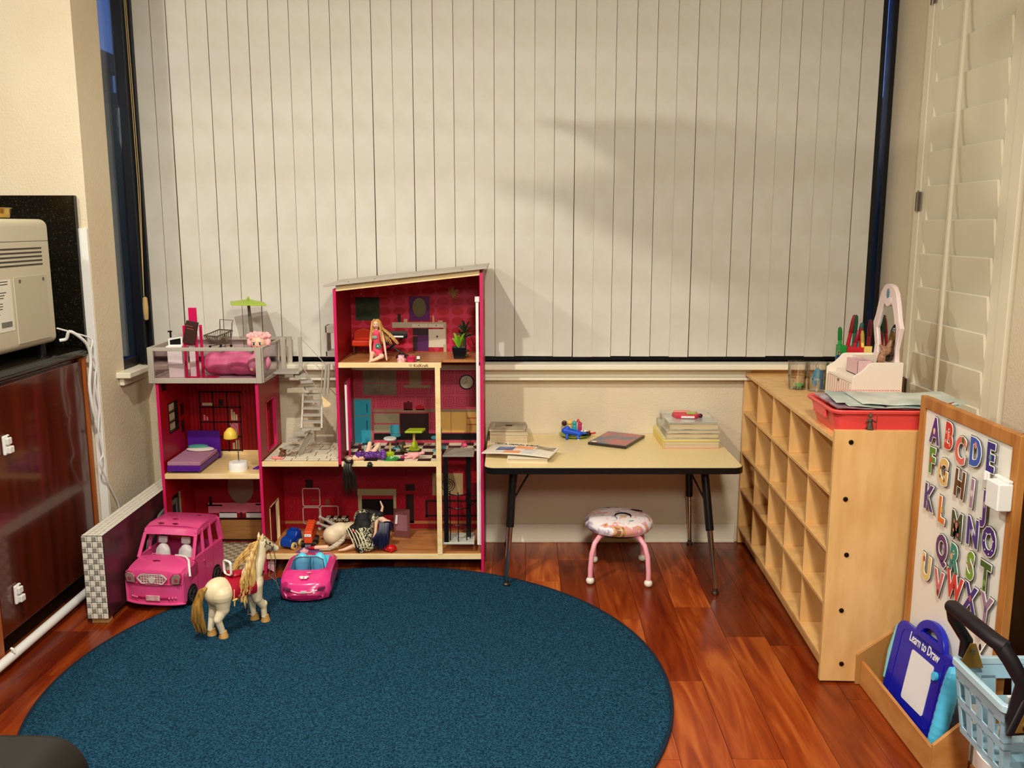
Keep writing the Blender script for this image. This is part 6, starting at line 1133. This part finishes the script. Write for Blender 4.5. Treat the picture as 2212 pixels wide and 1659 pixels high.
# doll in black lace dress slumped over the horse
dx = aY(790, 1150, 3.50).x; t = thing('black_lace_doll', 'doll in black and cream lace dress slumped over the pale horse', 'doll', (dx-.004, 3.51, GF)); t.scale = (1.28, 1.1, 1.28); LC = pm('black_lace', (12,11,9), .7)
def lace():
    m = pm('black_cream_lace', (10,10,8), .7); nt = m.node_tree; b = nt.nodes['Principled BSDF']; tc = nt.nodes.new('ShaderNodeTexCoord'); n = nt.nodes.new('ShaderNodeTexNoise'); n.inputs['Scale'].default_value = 62; n.inputs['Detail'].default_value = 2.5; n.inputs['Distortion'].default_value = 1.8; nt.links.new(tc.outputs['Object'], n.inputs[0])
    n2 = nt.nodes.new('ShaderNodeTexNoise'); n2.inputs['Scale'].default_value = 14; nt.links.new(tc.outputs['Object'], n2.inputs[0])
    a = mathn(nt, 'LESS_THAN', mathn(nt, 'ABSOLUTE', mathn(nt, 'SUBTRACT', n.outputs[0], .5)), .045); c = mathn(nt, 'GREATER_THAN', n2.outputs[0], .44); f = mathn(nt, 'MULTIPLY', a, c); x = nt.nodes.new('ShaderNodeMix'); x.data_type = 'RGBA'; nt.links.new(f, x.inputs[0]); x.inputs[6].default_value = lin((10,10,8)); x.inputs[7].default_value = lin((222,212,170)); nt.links.new(x.outputs[2], b.inputs['Base Color']); return m
LCE = lace()
blob('body', [('c', (.018, .0, .085), (.045, .0, .098), .018, .014), ('c', (.045, -.004, .098), (.066, -.012, .088), .010, .009), ('s', (.074, -.018, .080), (.014, .013, .015)), ('c', (.040, -.012, .098), (.036, -.028, .055), .006, .005), ('c', (.036, -.028, .055), (.028, -.035, .028), .005, .0038), ('c', (.050, .006, .104), (.056, .012, .128), .0055, .0042), ('c', (.056, .012, .128), (.049, .014, .146), .004, .0028), ('c', (.0, .0, .070), (-.020, -.04, .020), .014, .009), ('c', (-.020, -.04, .020), (-.058, -.062, .010), .008, .005), ('c', (-.058, -.062, .010), (-.075, -.064, .008), .0045, .003)], SK, t, .0022, 3)
blob('lace_dress', [('c', (.0, .0, .088), (.035, .0, .094), .026, .020), ('s', (-.006, -.006, .096), (.028, .026, .030)), ('c', (-.006, -.02, .080), (-.022, -.042, .045), .026, .020), ('c', (.004, -.025, .075), (.004, -.055, .030), .028, .022), ('c', (-.010, -.04, .04), (-.006, -.066, .016), .022, .016), ('s', (.008, -.058, .022), (.030, .014, .020)), ('c', (-.030, -.03, .070), (-.045, -.035, .062), .014, .010)], LCE, t, .0026, 2)
m = M(); rr = random.Random(41)
for k in range(5):
    x0_ = -.052+.010*k; strand(m, [(x0_, -.050, .082-.004*k), (x0_+.012, -.064, .062), (x0_+.022, -.074, .044), (x0_+.030, -.080, .022)], [.0016, .002, .002, .0012], 6, .5)
m.build('lace_trim', pm('lace_cream', (222,212,170), .7), t); M().ell((-.028, -.058, .068), (.008, .002, .003), 8, 6, rot=(0, .5, 0)).build('red_bow', pm('bow_red', (190,40,60), .5), t)
NVH = pm('navy_hair', (12,12,34), .3, var=(30,30,70), vs=24, vstretch=(6,6,.6)); m = M(); m.ell((.074, -.020, .074), (.019, .018, .019), 14, 10)
for k in range(60):
    a = rr.random()*2*pi; r = math.sqrt(rr.random())*.016; x, y = .066+r*cos(a), -.030+r*sin(a); strand(m, [(x, y+.004, .086), (x*1.06-.004, y-.012, .066), (.056+(x-.066)*1.7, y-.020, .040), (.050+(x-.066)*1.9, y-.016-rr.random()*.012, .010+rr.random()*.010)], [.004, .0048, .0044, .001], 6, .6)
m.build('navy_hair', NVH, t, smooth=True)
blob('black_shawl', [('c', (.004, .012, .104), (.036, .004, .104), .020, .015), ('s', (.046, .0, .104), (.016, .014, .014))], LC, t, .002, 3)
t = thing('red_gem_toy', 'sparkling dark red bumpy toy at the front right of the pile', 'toy', (aY(843, 1185, 3.45).x, 3.455, GF)); m = M(); rr = random.Random(51); m.ell((0, 0, .014), (.026, .018, .014), 14, 10)
for k in range(50):
    a, e = rr.random()*2*pi, rr.random()*pi/2; m.ell((.026*sin(e)*cos(a)-.004, .018*sin(e)*sin(a), .004+.022*cos(e)), .0042, 6, 5)
m.build('red_studs', pm('gem_red', (190,14,18), .12), t, smooth=True)
t = thing('taupe_playset_panel', 'upright taupe toy panel behind the dark-haired doll', 'toy', (aY(868, 1130, 3.62).x, 3.62, GF), -.25); M().box(-.036, .036, -.003, .003, 0, .125).build('panel', pm('taupe_plastic', (120,70,66), .35), t, bevel=.002); M().box(-.026, .026, -.0045, -.003, .03, .10).build('panel_inset', pm('taupe_inset', (150,100,106), .35), t, bevel=.001); M().cyl((-.022, -.008, .062), (-.018, -.010, .098), .0055, .0045).build('pale_peg', PLASTICW, t)
# ================================================================ pink van (local: -y is the front)
t = thing('pink_toy_van', 'large pink toy van with open windscreen and white seats on the rug', 'toy car', (-1.284, 3.060, .010), -R(8)); t.scale = (1.03, 1.03, 1.02); PKV = pm('van_pink', (236,84,146), .3, var=(228,74,136), vs=5, coat=.4)
W, L_ = .108, .36      # half width, length
def arcpts(c, r, z0, n=9, rev=False): p = [(c-r*cos(pi*i/n), z0+r*sin(pi*i/n)) for i in range(n+1)]; return p[::-1] if rev else p
lo = [(.005, .028)] + arcpts(.072, .042, .026) + arcpts(.285, .042, .026) + [(.355, .028), (.358, .12), (.352, .158), (.110, .158), (.105, .156), (.10, .140), (.012, .132), (.004, .10)]
for s in (-1, 1): M().prism(lo, s*W, s*(W-.006), 'x').build('side_panel', PKV, t, bevel=.0015)
# hood, nose and bumper: lofted across the width
def nose(xf, ys, zs): return [(x*xf, y, z) for x in (1,) for y, z in zip(ys, zs)]
rings = []
for y, z1, w in ((-.003, .126, .90), (.003, .138, .95), (.020, .146, .985), (.06, .153, 1.0), (.105, .158, 1.0), (.118, .158, 1.0)):
    rings.append([(-W*w, y+.014, z1-.065), (-W*w, y+.010, z1-.018), (-W*w*.94, y+.004, z1-.004), (-W*.5, y, z1+.004), (0, y-.001, z1+.0065), (W*.5, y, z1+.004), (W*w*.94, y+.004, z1-.004), (W*w, y+.010, z1-.018), (W*w, y+.014, z1-.065), (0, y+.014, z1-.065)])
M().loft(rings).build('hood', PKV, t, smooth=True)
bp = []
for x in [-1+2*i/12 for i in range(13)]: bp.append([(x*W*1.01, -.006+.020*x*x*abs(x), z) if k < 5 else (x*W*.96, .030, z) for k, z in enumerate((.020, .034, .058, .080, .096))] + [(x*W*.96, .035, .096), (x*W*.96, .035, .020)])
b = M().loft(bp).build('front_bumper', PKV, t, smooth=True)
m = M(); m.tube([(x*W*.80, -.010+.020*x*x*abs(x), .046) for x in [-1+2*i/12 for i in range(13)]], .0035, 8); m.tube([(x*W*.99, -.011+.020*x*x*abs(x), .0965) for x in [-1+2*i/12 for i in range(13)]], .0016, 6); m.build('bumper_groove', pm('van_pink_dark', (168,30,84), .35), b, smooth=True); M().tube([(x*W*.99, -.012+.022*x*x*abs(x), .024) for x in [-1+2*i/12 for i in range(13)]], .0042, 8).build('lower_lip', PKV, b, smooth=True)
M().box(-.026, .026, -.0145, -.0085, .036, .056).build('number_plate', pm('plate_pink_white', (232,200,190), .3, var=(206,130,150), vs=60), b, bevel=.002)
for s in (-1, 1):
    for k in range(3): M().ell((s*(.060+.010*k), -.010+.004*k, .047), (.0042, .003, .0042), 10, 6).build('fog_lamp', pm('fog_pink', (236,110,150), .2), b)
SIL = pm('chrome_plastic', (236,222,212), .3, .15); m = M(); g_ = [(x, z+.041) for x, z in [(-.056, .076), (-.046, .088), (-.034, .093), (.034, .093), (.046, .088), (.056, .076), (.042, .058), (.022, .053), (-.022, .053), (-.042, .058)]]
gm = M().prism(g_, -.0085, -.004, 'y').build('grille_back', pm('grille_rose', (176,96,110), .3), t); m = M()
frame_ring(m, g_, [(x*.92, .114+(z-.114)*.86) for x, z in g_], -.0115, -.006, 'y')
for k in range(-4, 5): m.box(k*.010-.0010, k*.010+.0010, -.0105, -.007, .097, .132)
for k in range(4): m.box(-.045+.004*(3-k), .045-.004*(3-k), -.0105, -.007, .100+k*.0085, .1018+k*.0085)
m.build('grille', SIL, gm); M().prism([(-.016, .119), (0, .125), (.016, .119), (.008, .103), (0, .099), (-.008, .103)], -.0135, -.010, 'y').build('crest_emblem', SIL, gm, bevel=.001)
for s in (-1, 1):
    hl = M().prism([(s*.066, .096), (s*.098, .098), (s*.104, .126), (s*.096, .137), (s*.076, .134), (s*.066, .120)], -.006, .010, 'y').build('headlamp', glassmat('lamp_lens', (250,240,238), .12, .1), t); M().prism([(s*.068, .098), (s*.096, .100), (s*.101, .126), (s*.094, .134), (s*.077, .131), (s*.069, .119)], -.004, .000, 'y').build('lamp_reflector', SIL, hl); M().cyl((s*.086, -.0055, .112), (s*.086, -.002, .112), .007, n=14).build('bulb', pm('fog_pink', (236,110,150)), hl)
# floor pan, dashboard, rear, roof, pillars
M().box(-W+.006, W-.006, .02, .352, .028, .036).build('floor_pan', BLACK, t); M().box(-W+.006, W-.006, .346, .356, .036, .15).build('tail_panel', PKV, t)
M().prism([(.118, .12), (.118, .152), (.135, .146), (.14, .12)], -W+.007, W-.007, 'x').build('dashboard', pm('interior_purple', (70,20,60), .4), t)
rf = []
for x in [-1+2*i/10 for i in range(11)]:
    k = 1-.35*x**4; rf.append([(x*W*.93, .146, .222+.008*k), (x*W*.93, .158, .240+.010*k), (x*W*.93, .20, .250+.010*k), (x*W*.93, .33, .250+.010*k), (x*W*.93, .346, .238+.010*k), (x*W*.93, .340, .232+.004*k), (x*W*.93, .20, .240+.006*k), (x*W*.93, .154, .224+.004*k)])
M().loft(rf).build('roof', PKV, t, smooth=True)
m = M(); m.tube([(-W*.93, .17, .2490), (-W*.5, .17, .2555), (W*.5, .17, .2555), (W*.93, .17, .2490)], .0012, 5); m.build('roof_seam', pm('van_pink_dark', (168,30,84)), t)
for s in (-1, 1):
    e = s*(W-.004); er = s*(W*.93-.004)
    M().bar((e, .104, .152), (er, .152, .232), .009, .012, (1, 0, 0)).build('windscreen_pillar', PKV, t, bevel=.002); M().bar((e, .190, .155), (er, .200, .244), .007, .012, (1, 0, 0)).build('door_pillar', PKV, t, bevel=.002)
    M().bar((e, .262, .155), (er, .262, .244), .007, .014, (1, 0, 0)).build('door_pillar', PKV, t, bevel=.002); M().bar((e, .350, .155), (er, .338, .244), .009, .020, (1, 0, 0)).build('tail_pillar', PKV, t, bevel=.002)
    M().bar((er, .150, .234), (er, .343, .244), .010, .014, (0, 0, 1)).build('roof_edge', PKV, t, bevel=.003); M().bar((e, .104, .157), (e, .352, .158), .006, .006).build('belt_line', PKV, t, bevel=.001)
    m = M(); 
    for y in (.120, .192, .262): m.box(s*(W+.0001), s*(W+.0008), y, y+.0012, .045, .146)
    m.build('door_seams', pm('van_pink_dark', (168,30,84)), t); M().box(s*W, s*(W+.004), .176, .188, .124, .129).build('door_handle', PKV, t, bevel=.001)
    for y in (.072, .285): w = M().lathe([(.0, 0), (.024, 0), (.035, .003), (.038, .008), (.038, .022), (.032, .027), (.0, .022)], (s*(W-.023), y, .037), 28, ax=(s, 0, 0)).build('wheel', pm('tyre_black', (14,14,16), .5), t, smooth=True); r_ = M(); r_.lathe([(.024, .0), (.028, .0), (.028, .002), (.024, .002)], (s*(W+.0035), y, .037), 24, ax=(s, 0, 0)); [r_.bar((s*(W+.0035), y, .037), (s*(W+.0035), y+.025*cos(a*pi/5), .037+.025*sin(a*pi/5)), .0020, .0024, (1, 0, 0)) for a in range(10)]; r_.build('rim_spokes', pm('rim_grey', (96,92,96), .25, .6), w)
SEAT = pm('seat_white', (216,208,204), .35)
for s in (-1, 1):
    st = M(); st.cap((s*.044, .165, .095), (s*.044, .178, .165), .028, .022); st.cap((s*.044-.014, .165, .09), (s*.044-.011, .175, .160), .022, .016); st.cap((s*.044+.014, .165, .09), (s*.044+.011, .175, .160), .022, .016); st.box(s*.044-.028, s*.044+.028, .145, .19, .05, .085); o = st.build('seat', SEAT, t, remesh=.0035, relax=3)
    hr = M(); hr.obox((s*.044, .180, .200), (.034, .016, .026), (R(-12), 0, 0)); hr.build('headrest', SEAT, o, bevel=.006, seg=3)
M().tube([(-.075, .130, .142), (-.055, .115, .166), (-.030, .115, .168), (-.010, .130, .146)], .0015, 6).build('steering_rim', pm('clear_pink', (220,150,170), .2), t)
bl_ = M(); bl_.tube([(.030, .118, .163), (.055, .108, .166), (.080, .100, .164), (.098, .080, .158), (.108, .060, .140), (.116, .045, .112)], [.003, .004, .0042, .0042, .0042, .0042], 8)
bl_.build('white_strap', PLASTICW, t, smooth=True)
SP = pm('sticker_dark_red', (120,10,40), .5); 
for nm, pts, y_ in (('worn_sticker', ((-.016, .0), (-.006, .006), (.008, .003), (.012, -.006), (.002, -.004), (-.008, -.008)), None),): 
    M().prism([(-.010+x*1.1, .060+y) for x, y in pts], .1590, .1602, 'z').build(nm, SP, t)
for cx in (-.05, .005): M().prism([(cx+.013*cos(a*pi/4)*(1-.5*(a % 2)), .186+.006*sin(a*pi/4)) for a in range(8)], .2602, .2612, 'z').build('worn_sticker', SP, t)
M().prism([(-.02+.012*cos(a*pi/4)*(1-.5*(a % 2)), .240+.007*sin(a*pi/4)) for a in range(8)], .2602, .2612, 'z').build('worn_sticker', SP, t); M().prism([(.045+.012*cos(a*pi/4)*(1-.4*(a % 2)), .30+.007*sin(a*pi/4)) for a in range(8)], .2598, .2608, 'z').build('worn_sticker', SP, t)
def squash(root, k):
    for o in list(root.children)+[g for c in root.children for g in c.children]:
        if o.type != 'MESH': continue
        ys = [v.co.y for v in o.data.vertices]; c = (min(ys)+max(ys))/2; w = o.name.split('.')[0] in ('wheel', 'rim_spokes')
        for v in o.data.vertices: v.co.y = v.co.y+(k-1)*c if w else v.co.y*k
squash(t, .88)
# ================================================================ pink convertible
t = thing('pink_convertible', 'pink toy convertible with turquoise seats parked before the dollhouse', 'toy car', (-.757, 3.105, .0145), R(4)); t.scale = (1.10, 1.08, 1.14); CP = pm('convertible_pink', (226,56,132), .22, coat=.6); AQ = pm('turquoise_interior', (92,206,230), .35)
NX, NY = 30, 46; LC_, HW = .275, .082
def hw(f): return HW*(1-.30*(1-min(f/.16, 1))**2.2-.16*(max(0, f-.86)/.14)**2)
def zt(f, g):
    base_ = .052+.030*min(1, max(0, (f-.0)/.28))**.8 - .010*max(0, (f-.75)/.25)**2
    if f < .05: base_ -= .020*((.05-f)/.05)
    base_ += .006*(abs(g)**2)*(1 if .1 < f < .8 else .3)
    return base_-.016*abs(g)**6
vs, fs, mi = [], [], []
def inside(f, g): return .30 < f < .80 and abs(g) < .72*(1-max(0, (.40-f)/.10)**2*.25)
for i in range(NY+1):
    f = i/NY
    for j in range(NX+1):
        g = -1+2*j/NX; z = zt(f, g)
        if inside(f, g): z = .034
        y = LC_*f+ (.012*g*g if f < .2 else 0)*(1-f/.2); vs.append((g*hw(f), y, z))
n1 = NX+1
for i in range(NY):
    for j in range(NX):
        a = i*n1+j; fs.append((a, a+1, a+n1+1, a+n1)); f, g = (i+.5)/NY, -1+2*(j+.5)/NX; mi.append(1 if inside(f, g) else 0)
# skirts
per = [j for j in range(n1)] + [i*n1+NX for i in range(1, NY+1)] + [NY*n1+j for j in range(NX-1, -1, -1)] + [i*n1 for i in range(NY-1, 0, -1)]
k0 = len(vs); N_ = len(per)
for lev, (dz, k) in enumerate(((.032, 1.03), (.016, 1.02), (.006, .97))):
    for q in per: x, y, z = vs[q]; vs.append((x*k, y-(.004 if y < .03 else 0)*(lev == 0)+(.004 if lev == 2 and y < .03 else 0), min(dz, z-.004)))
prev = per
for lev in range(3):
    cur = [k0+lev*N_+q for q in range(N_)]
    for q in range(N_): fs.append((prev[q], prev[(q+1) % N_], cur[(q+1) % N_], cur[q])); mi.append(0)
    prev = cur
fs.append(tuple(prev)); mi.append(0)
m = M(); m.add(vs, fs); m.mi = mi; m.build('body', [CP, AQ], t, smooth=True)
for s in (-1, 1):
    o = M(); o.ell((s*.030, .170, .068), (.025, .016, .040), 18, 12, rot=(R(-14), 0, 0)); o.ell((s*.030, .140, .040), (.025, .032, .012), 16, 8); o.build('seat', AQ, t, smooth=True)
    for y in (.055, .218): w = M().lathe([(.0, 0), (.018, 0), (.024, .003), (.0245, .012), (.020, .014), (.0, .012)], (s*(HW-.013+.001), y, .0130), 24, ax=(s, 0, 0)).build('wheel', pm('tyre_black', (14,14,16)), t, smooth=True); M().lathe([(.0, 0), (.012, 0), (.010, .002), (.0, .003)], (s*(HW+.0002), y, .0130), 18, ax=(s, 0, 0)).build('hub', STEEL, w)
    M().prism([(s*.042, .040), (s*.070, .046), (s*.068, .053), (s*.046, .049)], -.0015, .009, 'y').build('headlamp', pm('lamp_smoke', (110,40,80), .15), t, bevel=.001)
M().prism([(-.058, .028), (.058, .028), (.040, .014), (-.040, .014)], -.0035, .006, 'y').build('lower_intake', pm('pink_dark2', (160,20,80), .3), t, bevel=.002); M().tube([(-.052, .004, .043), (-.02, -.0055, .037), (0, -.0065, .0355), (.02, -.0055, .037), (.052, .004, .043)], .0018, 8).build('chrome_strip', SIL, t); M().box(-.010, .010, -.0085, -.0045, .035, .043).build('nose_emblem', SIL, t, bevel=.001)
M().box(-.066, .066, .078, .088, .060, .0735).build('dashboard', AQ, t, bevel=.003); M().tube([(-.058, .086, .078), (-.050, .108, .106), (-.030, .113, .114), (.030, .113, .114), (.050, .108, .106), (.058, .086, .078)], .0018, 8).build('windscreen_frame', pm('screen_frame_dark', (40,20,50), .3), t, smooth=True)
M().loft([[(-.056, .087, .079), (.056, .087, .079)], [(-.048, .108, .106), (.048, .108, .106)], [(-.030, .113, .113), (.030, .113, .113)]], caps=False, closed=False).build('windscreen', glassmat('pink_tint_glass', (236,200,216), .08), t)
M().box(-.0012, .0012, .150, .165, .050, .095).build('seat_divider', pm('aqua_dark', (30,120,140), .4), t)
bt = M(); 
for s in (-1, 1): bt.ell((s*.008-.004, .036, .0745), (.0085, .008, .0018), 12, 6); bt.ell((s*.006-.004, .028, .0725), (.006, .005, .0018), 10, 6)
bt.build('white_bow_sticker', PLASTICW, t); M().ell((.010, .055, .0815), (.008, .004, .0012), 10, 6).build('small_sticker', pm('sticker_pale', (240,170,200), .4), t)
# ================================================================ toy horse on the rug (local: +x is forward)
hv, fv = aZ(470, 1373, .014), aZ(562, 1338, .014); d = fv-hv; ang = math.atan2(d.y, d.x); mid = (hv+fv)/2
t = thing('palomino_toy_horse', 'cream toy horse with golden mane and red saddle standing on the blue rug', 'toy horse', (mid.x, mid.y, .013), ang)
HC = pm('cream_coat', (240,226,190), .4, var=(228,208,164), vs=9); HT_ = pm('tan_hoof', (206,160,90), .45, var=(176,128,64), vs=40)
Lh = d.length/2; zb_ = .150
parts = [('s', (-Lh+.012, 0, zb_+.004), (.050, .042, .048)), ('c', (-Lh+.02, 0, zb_), (Lh-.025, 0, zb_-.002), .042, .040), ('s', (Lh-.028, 0, zb_+.002), (.040, .036, .046)), ('s', (0, 0, zb_-.010), (.06, .039, .036)),
 ('c', (Lh-.020, 0, zb_+.022), (Lh+.012, 0, zb_+.078), .032, .021), ('c', (Lh+.012, 0, zb_+.078), (Lh+.020, 0, zb_+.118), .021, .0165), ('s', (Lh+.028, 0, zb_+.124), (.023, .0175, .0205)), ('c', (Lh+.034, 0, zb_+.120), (Lh+.074, 0, zb_+.092), .0175, .0115), ('s', (Lh+.076, 0, zb_+.090), (.0130, .0120, .0120)), ('s', (Lh+.038, 0, zb_+.106), (.016, .012, .015))]
for s, (fwd, off) in ((1, (.0, .0)), (-1, (.0, .0))):
    hx_, hy = -Lh+(.004 if s < 0 else -.010), s*.024; parts += [('c', (-Lh+.012, s*.020, zb_-.004), (-Lh+.012, hy, .098), .036, .022), ('c', (-Lh+.012, hy, .098), (-Lh-.010+(.010 if s > 0 else 0), hy, .068), .0205, .0145), ('c', (-Lh-.010+(.010 if s > 0 else 0), hy, .068), (hx_, hy, .022), .0135, .0105), ('s', (hx_, hy, .020), (.0115, .0105, .009))]
    fx, fy = Lh-.012+(.016 if s < 0 else 0), s*.021; parts += [('c', (Lh-.026, s*.018, zb_-.008), (Lh-.020, fy, .092), .028, .0175), ('c', (Lh-.020, fy, .092), (fx-.002, fy, .056), .0160, .0125), ('s', (fx-.001, fy, .064), (.0145, .0132, .0140)), ('c', (fx-.002, fy, .054), (fx, fy, .020), .0115, .0100), ('s', (fx, fy, .019), (.0115, .0105, .009))]
body = blob('body', parts, HC, t, .0022, 8)
for s in (-1, 1):
    for x in (-Lh+(.006 if s < 0 else -.008), Lh-.010+(.016 if s < 0 else 0)): y = s*(.024 if x < 0 else .021); M().lathe([(.0, 0), (.0165, 0), (.0155, .006), (.0120, .018), (.0115, .022), (.0, .024)], (x+.002, y, 0), 18).build('hoof', HT_, t, smooth=True)
    M().tube([(Lh+.018, s*.009, zb_+.138), (Lh+.018, s*.011, zb_+.150), (Lh+.020, s*.012, zb_+.162)], [.0058, .0052, .0010], 8).build('ear', HC, t, smooth=True)
    M().ell((Lh+.044, s*.0150, zb_+.1215), (.0046, .0022, .0038), 10, 8).build('eye', BLACK, t, smooth=True); M().ell((Lh+.086, s*.006, zb_+.091), (.0018, .0018, .0022), 8, 6).build('nostril', pm('nostril', (90,50,40), .5), t)
GH_ = pm('golden_mane', (214,176,100), .38, var=(150,104,46), vs=26, vstretch=(5,5,.7)); rr = random.Random(77); m = M()
for k in range(64):
    f = rr.random(); x0_, z0_ = Lh-.024+.046*f-.006, zb_+.044+.096*f; side_ = -1 if rr.random() < .86 else 1; dn = .028+.040*rr.random()+.02*f; bk = .026+.026*rr.random()
    bk *= 1.5; strand(m, [(x0_-.004, 0, z0_+.008), (x0_-.022, side_*.016, z0_-.002), (x0_-.6*bk-.020, side_*(.026+.012*rr.random()), z0_-.45*dn-.010), (x0_-bk-.010, side_*(.036+.010*rr.random()), z0_-dn-.020), (x0_-bk-.012, side_*(.040+.008*rr.random()), z0_-dn*1.25-.030)], [.0035, .0055, .0055, .0046, .0008], 7, .6)
for k in range(10): strand(m, [(Lh+.014, 0, zb_+.146), (Lh+.030, (rr.random()-.5)*.02, zb_+.147), (Lh+.048, (rr.random()-.5)*.022, zb_+.130)], [.0035, .0035, .0008], 6, .6)
m.build('mane', GH_, t, smooth=True); m = M()
for k in range(60):
    a = rr.random()*2*pi; q = .010*math.sqrt(rr.random()); oy, ox = q*cos(a), q*sin(a); e = .022+.030*rr.random()
    strand(m, [(-Lh-.030, oy*.3, zb_+.030+ox*.3), (-Lh-.050+ox*.4, oy*.7, zb_+.024), (-Lh-.064+ox, oy*1.4+.004, zb_-.020), (-Lh-.064+ox*1.6, oy*2.2+.008, .080), (-Lh-.052+ox*1.8, oy*2.0+.010, e)], [.004, .006, .0068, .0064, .001], 7, .7)
m.build('tail', pm('golden_tail', (176,132,60), .38, var=(112,74,26), vs=26, vstretch=(5,5,.7)), t, smooth=True)
RS = pm('red_saddle_cloth', (168,10,40), .4, bump=.2, bs=120); rs = []
for i in range(9):
    x = -.044+.092*i/8; rs.append([(x, (.0455+.002*sin(i))*sin(a), zb_-.004+(.0475 if abs(a) < 1.6 else .0475)*cos(a)) for a in [R(-118)+R(236)*j/20 for j in range(21)]]+[(x, .042*sin(a), zb_-.004+.0445*cos(a)) for a in [R(118)-R(236)*j/20 for j in range(21)]])
sd_ = M().loft(rs).build('saddle_cloth', RS, t, smooth=True); o = M(); o.ell((0, 0, zb_+.046), (.030, .022, .010), 16, 10); o.ell((-.024, 0, zb_+.054), (.010, .020, .010), 12, 8); o.build('saddle_seat', RS, t, smooth=True)
frame_ring(M(), [(y, z+zb_+.076) for y, z in rrect(.046, .052, .012, 5)], [(y, z+zb_+.076) for y, z in rrect(.036, .042, .008, 5)], -.036, -.028, 'x').build('white_grab_loop', PLASTICW, t, bevel=.002)
BRD = pm('bridle_grey', (104,98,84), .3, .5); m = M()
for c_, r_ in (((Lh+.056, 0, zb_+.104), .0180), ((Lh+.026, 0, zb_+.128), .0220)): m.tube([(c_[0]+(.006*sin(a) if r_ > .016 else .006*sin(a)), r_*.95*cos(a), c_[2]+r_*sin(a)) for a in [2*pi*i/18 for i in range(19)]], .0017, 6, caps=False)
for s in (-1, 1): m.tube([(Lh+.052, s*.0145, zb_+.108), (Lh+.032, s*.0165, zb_+.122), (Lh+.024, s*.0185, zb_+.134)], .0015, 6); m.ell((Lh+.052, s*.0155, zb_+.104), (.004, .002, .004), 8, 6)
m.build('bridle', BRD, t, smooth=True); m = M(); P = [Vector((Lh+.056, -.0155, zb_+.100)), Vector((Lh+.060, -.022, zb_+.060)), Vector((Lh+.050, -.028, zb_+.020)), Vector((Lh+.050, -.034, zb_-.015)), Vector((Lh+.056, -.042, zb_-.048))]
for a, b in zip(P, P[1:]):
    n_ = int((b-a).length/.0055)
    for k in range(n_): c_ = a.lerp(b, k/n_); m.ell(c_, (.0022, .0016, .0034), 6, 5, rot=(0, 0, k*1.5))
m.tube([P[0]+Vector((0, .030, 0)), P[1]+Vector((-.01, .010, 0)), P[2]+Vector((-.02, .008, -.01)), P[3]], .0016, 6); m.build('chain_reins', pm('rein_metal', (150,140,120), .3, .7), t)
m = M(); m.tube([(.010, -.046, zb_-.030), (.010, -.048, zb_-.062)], .0018, 6); m.tube([(.010, -.048, zb_-.062), (.004, -.049, zb_-.090), (.016, -.049, zb_-.090), (.010, -.048, zb_-.062)], .0022, 6, caps=False); m.build('stirrup', CHROME, t, smooth=True)
m = M(); m.tube([(-.038, -.044, zb_+.012), (-.042, -.046, zb_-.020), (-.040, -.044, zb_-.044)], .0024, 6); m.cap((-.044, -.046, zb_-.024), (-.034, -.048, zb_-.022), .004); m.cap((-.040, -.046, zb_-.026), (-.042, -.047, zb_-.044), .0032, .002); m.build('gold_bow', pm('gold_cord', (214,180,100), .4), t, smooth=True)
m = M(); m.tube([(Lh-.010, -.038, zb_+.028), (Lh+.012, -.026, zb_+.020), (Lh+.020, 0, zb_+.016)], .0016, 6); m.build('breast_strap', BRD, t)
# ================================================================ groups of repeats
GROUPS = {'letter_magnet': 'alphabet magnets on the whiteboard', 'felt_pen': 'pens standing behind the vanity organiser', 'glass_tumbler': 'clear tumblers on the shelf unit', 'activity_book': 'books in the right stack on the table',
          'magazine': 'magazines on the table', 'picture_book': 'books in the left rear pile', 'teal_chair': 'teal chairs in the dollhouse kitchen', 'child_lock': 'child locks on the dark cabinet', 'ceiling_spotlight': 'ceiling lamps'}
for o in bpy.data.objects:
    if o.parent is None and o.name.split('.')[0] in GROUPS: o['group'] = GROUPS[o.name.split('.')[0]]
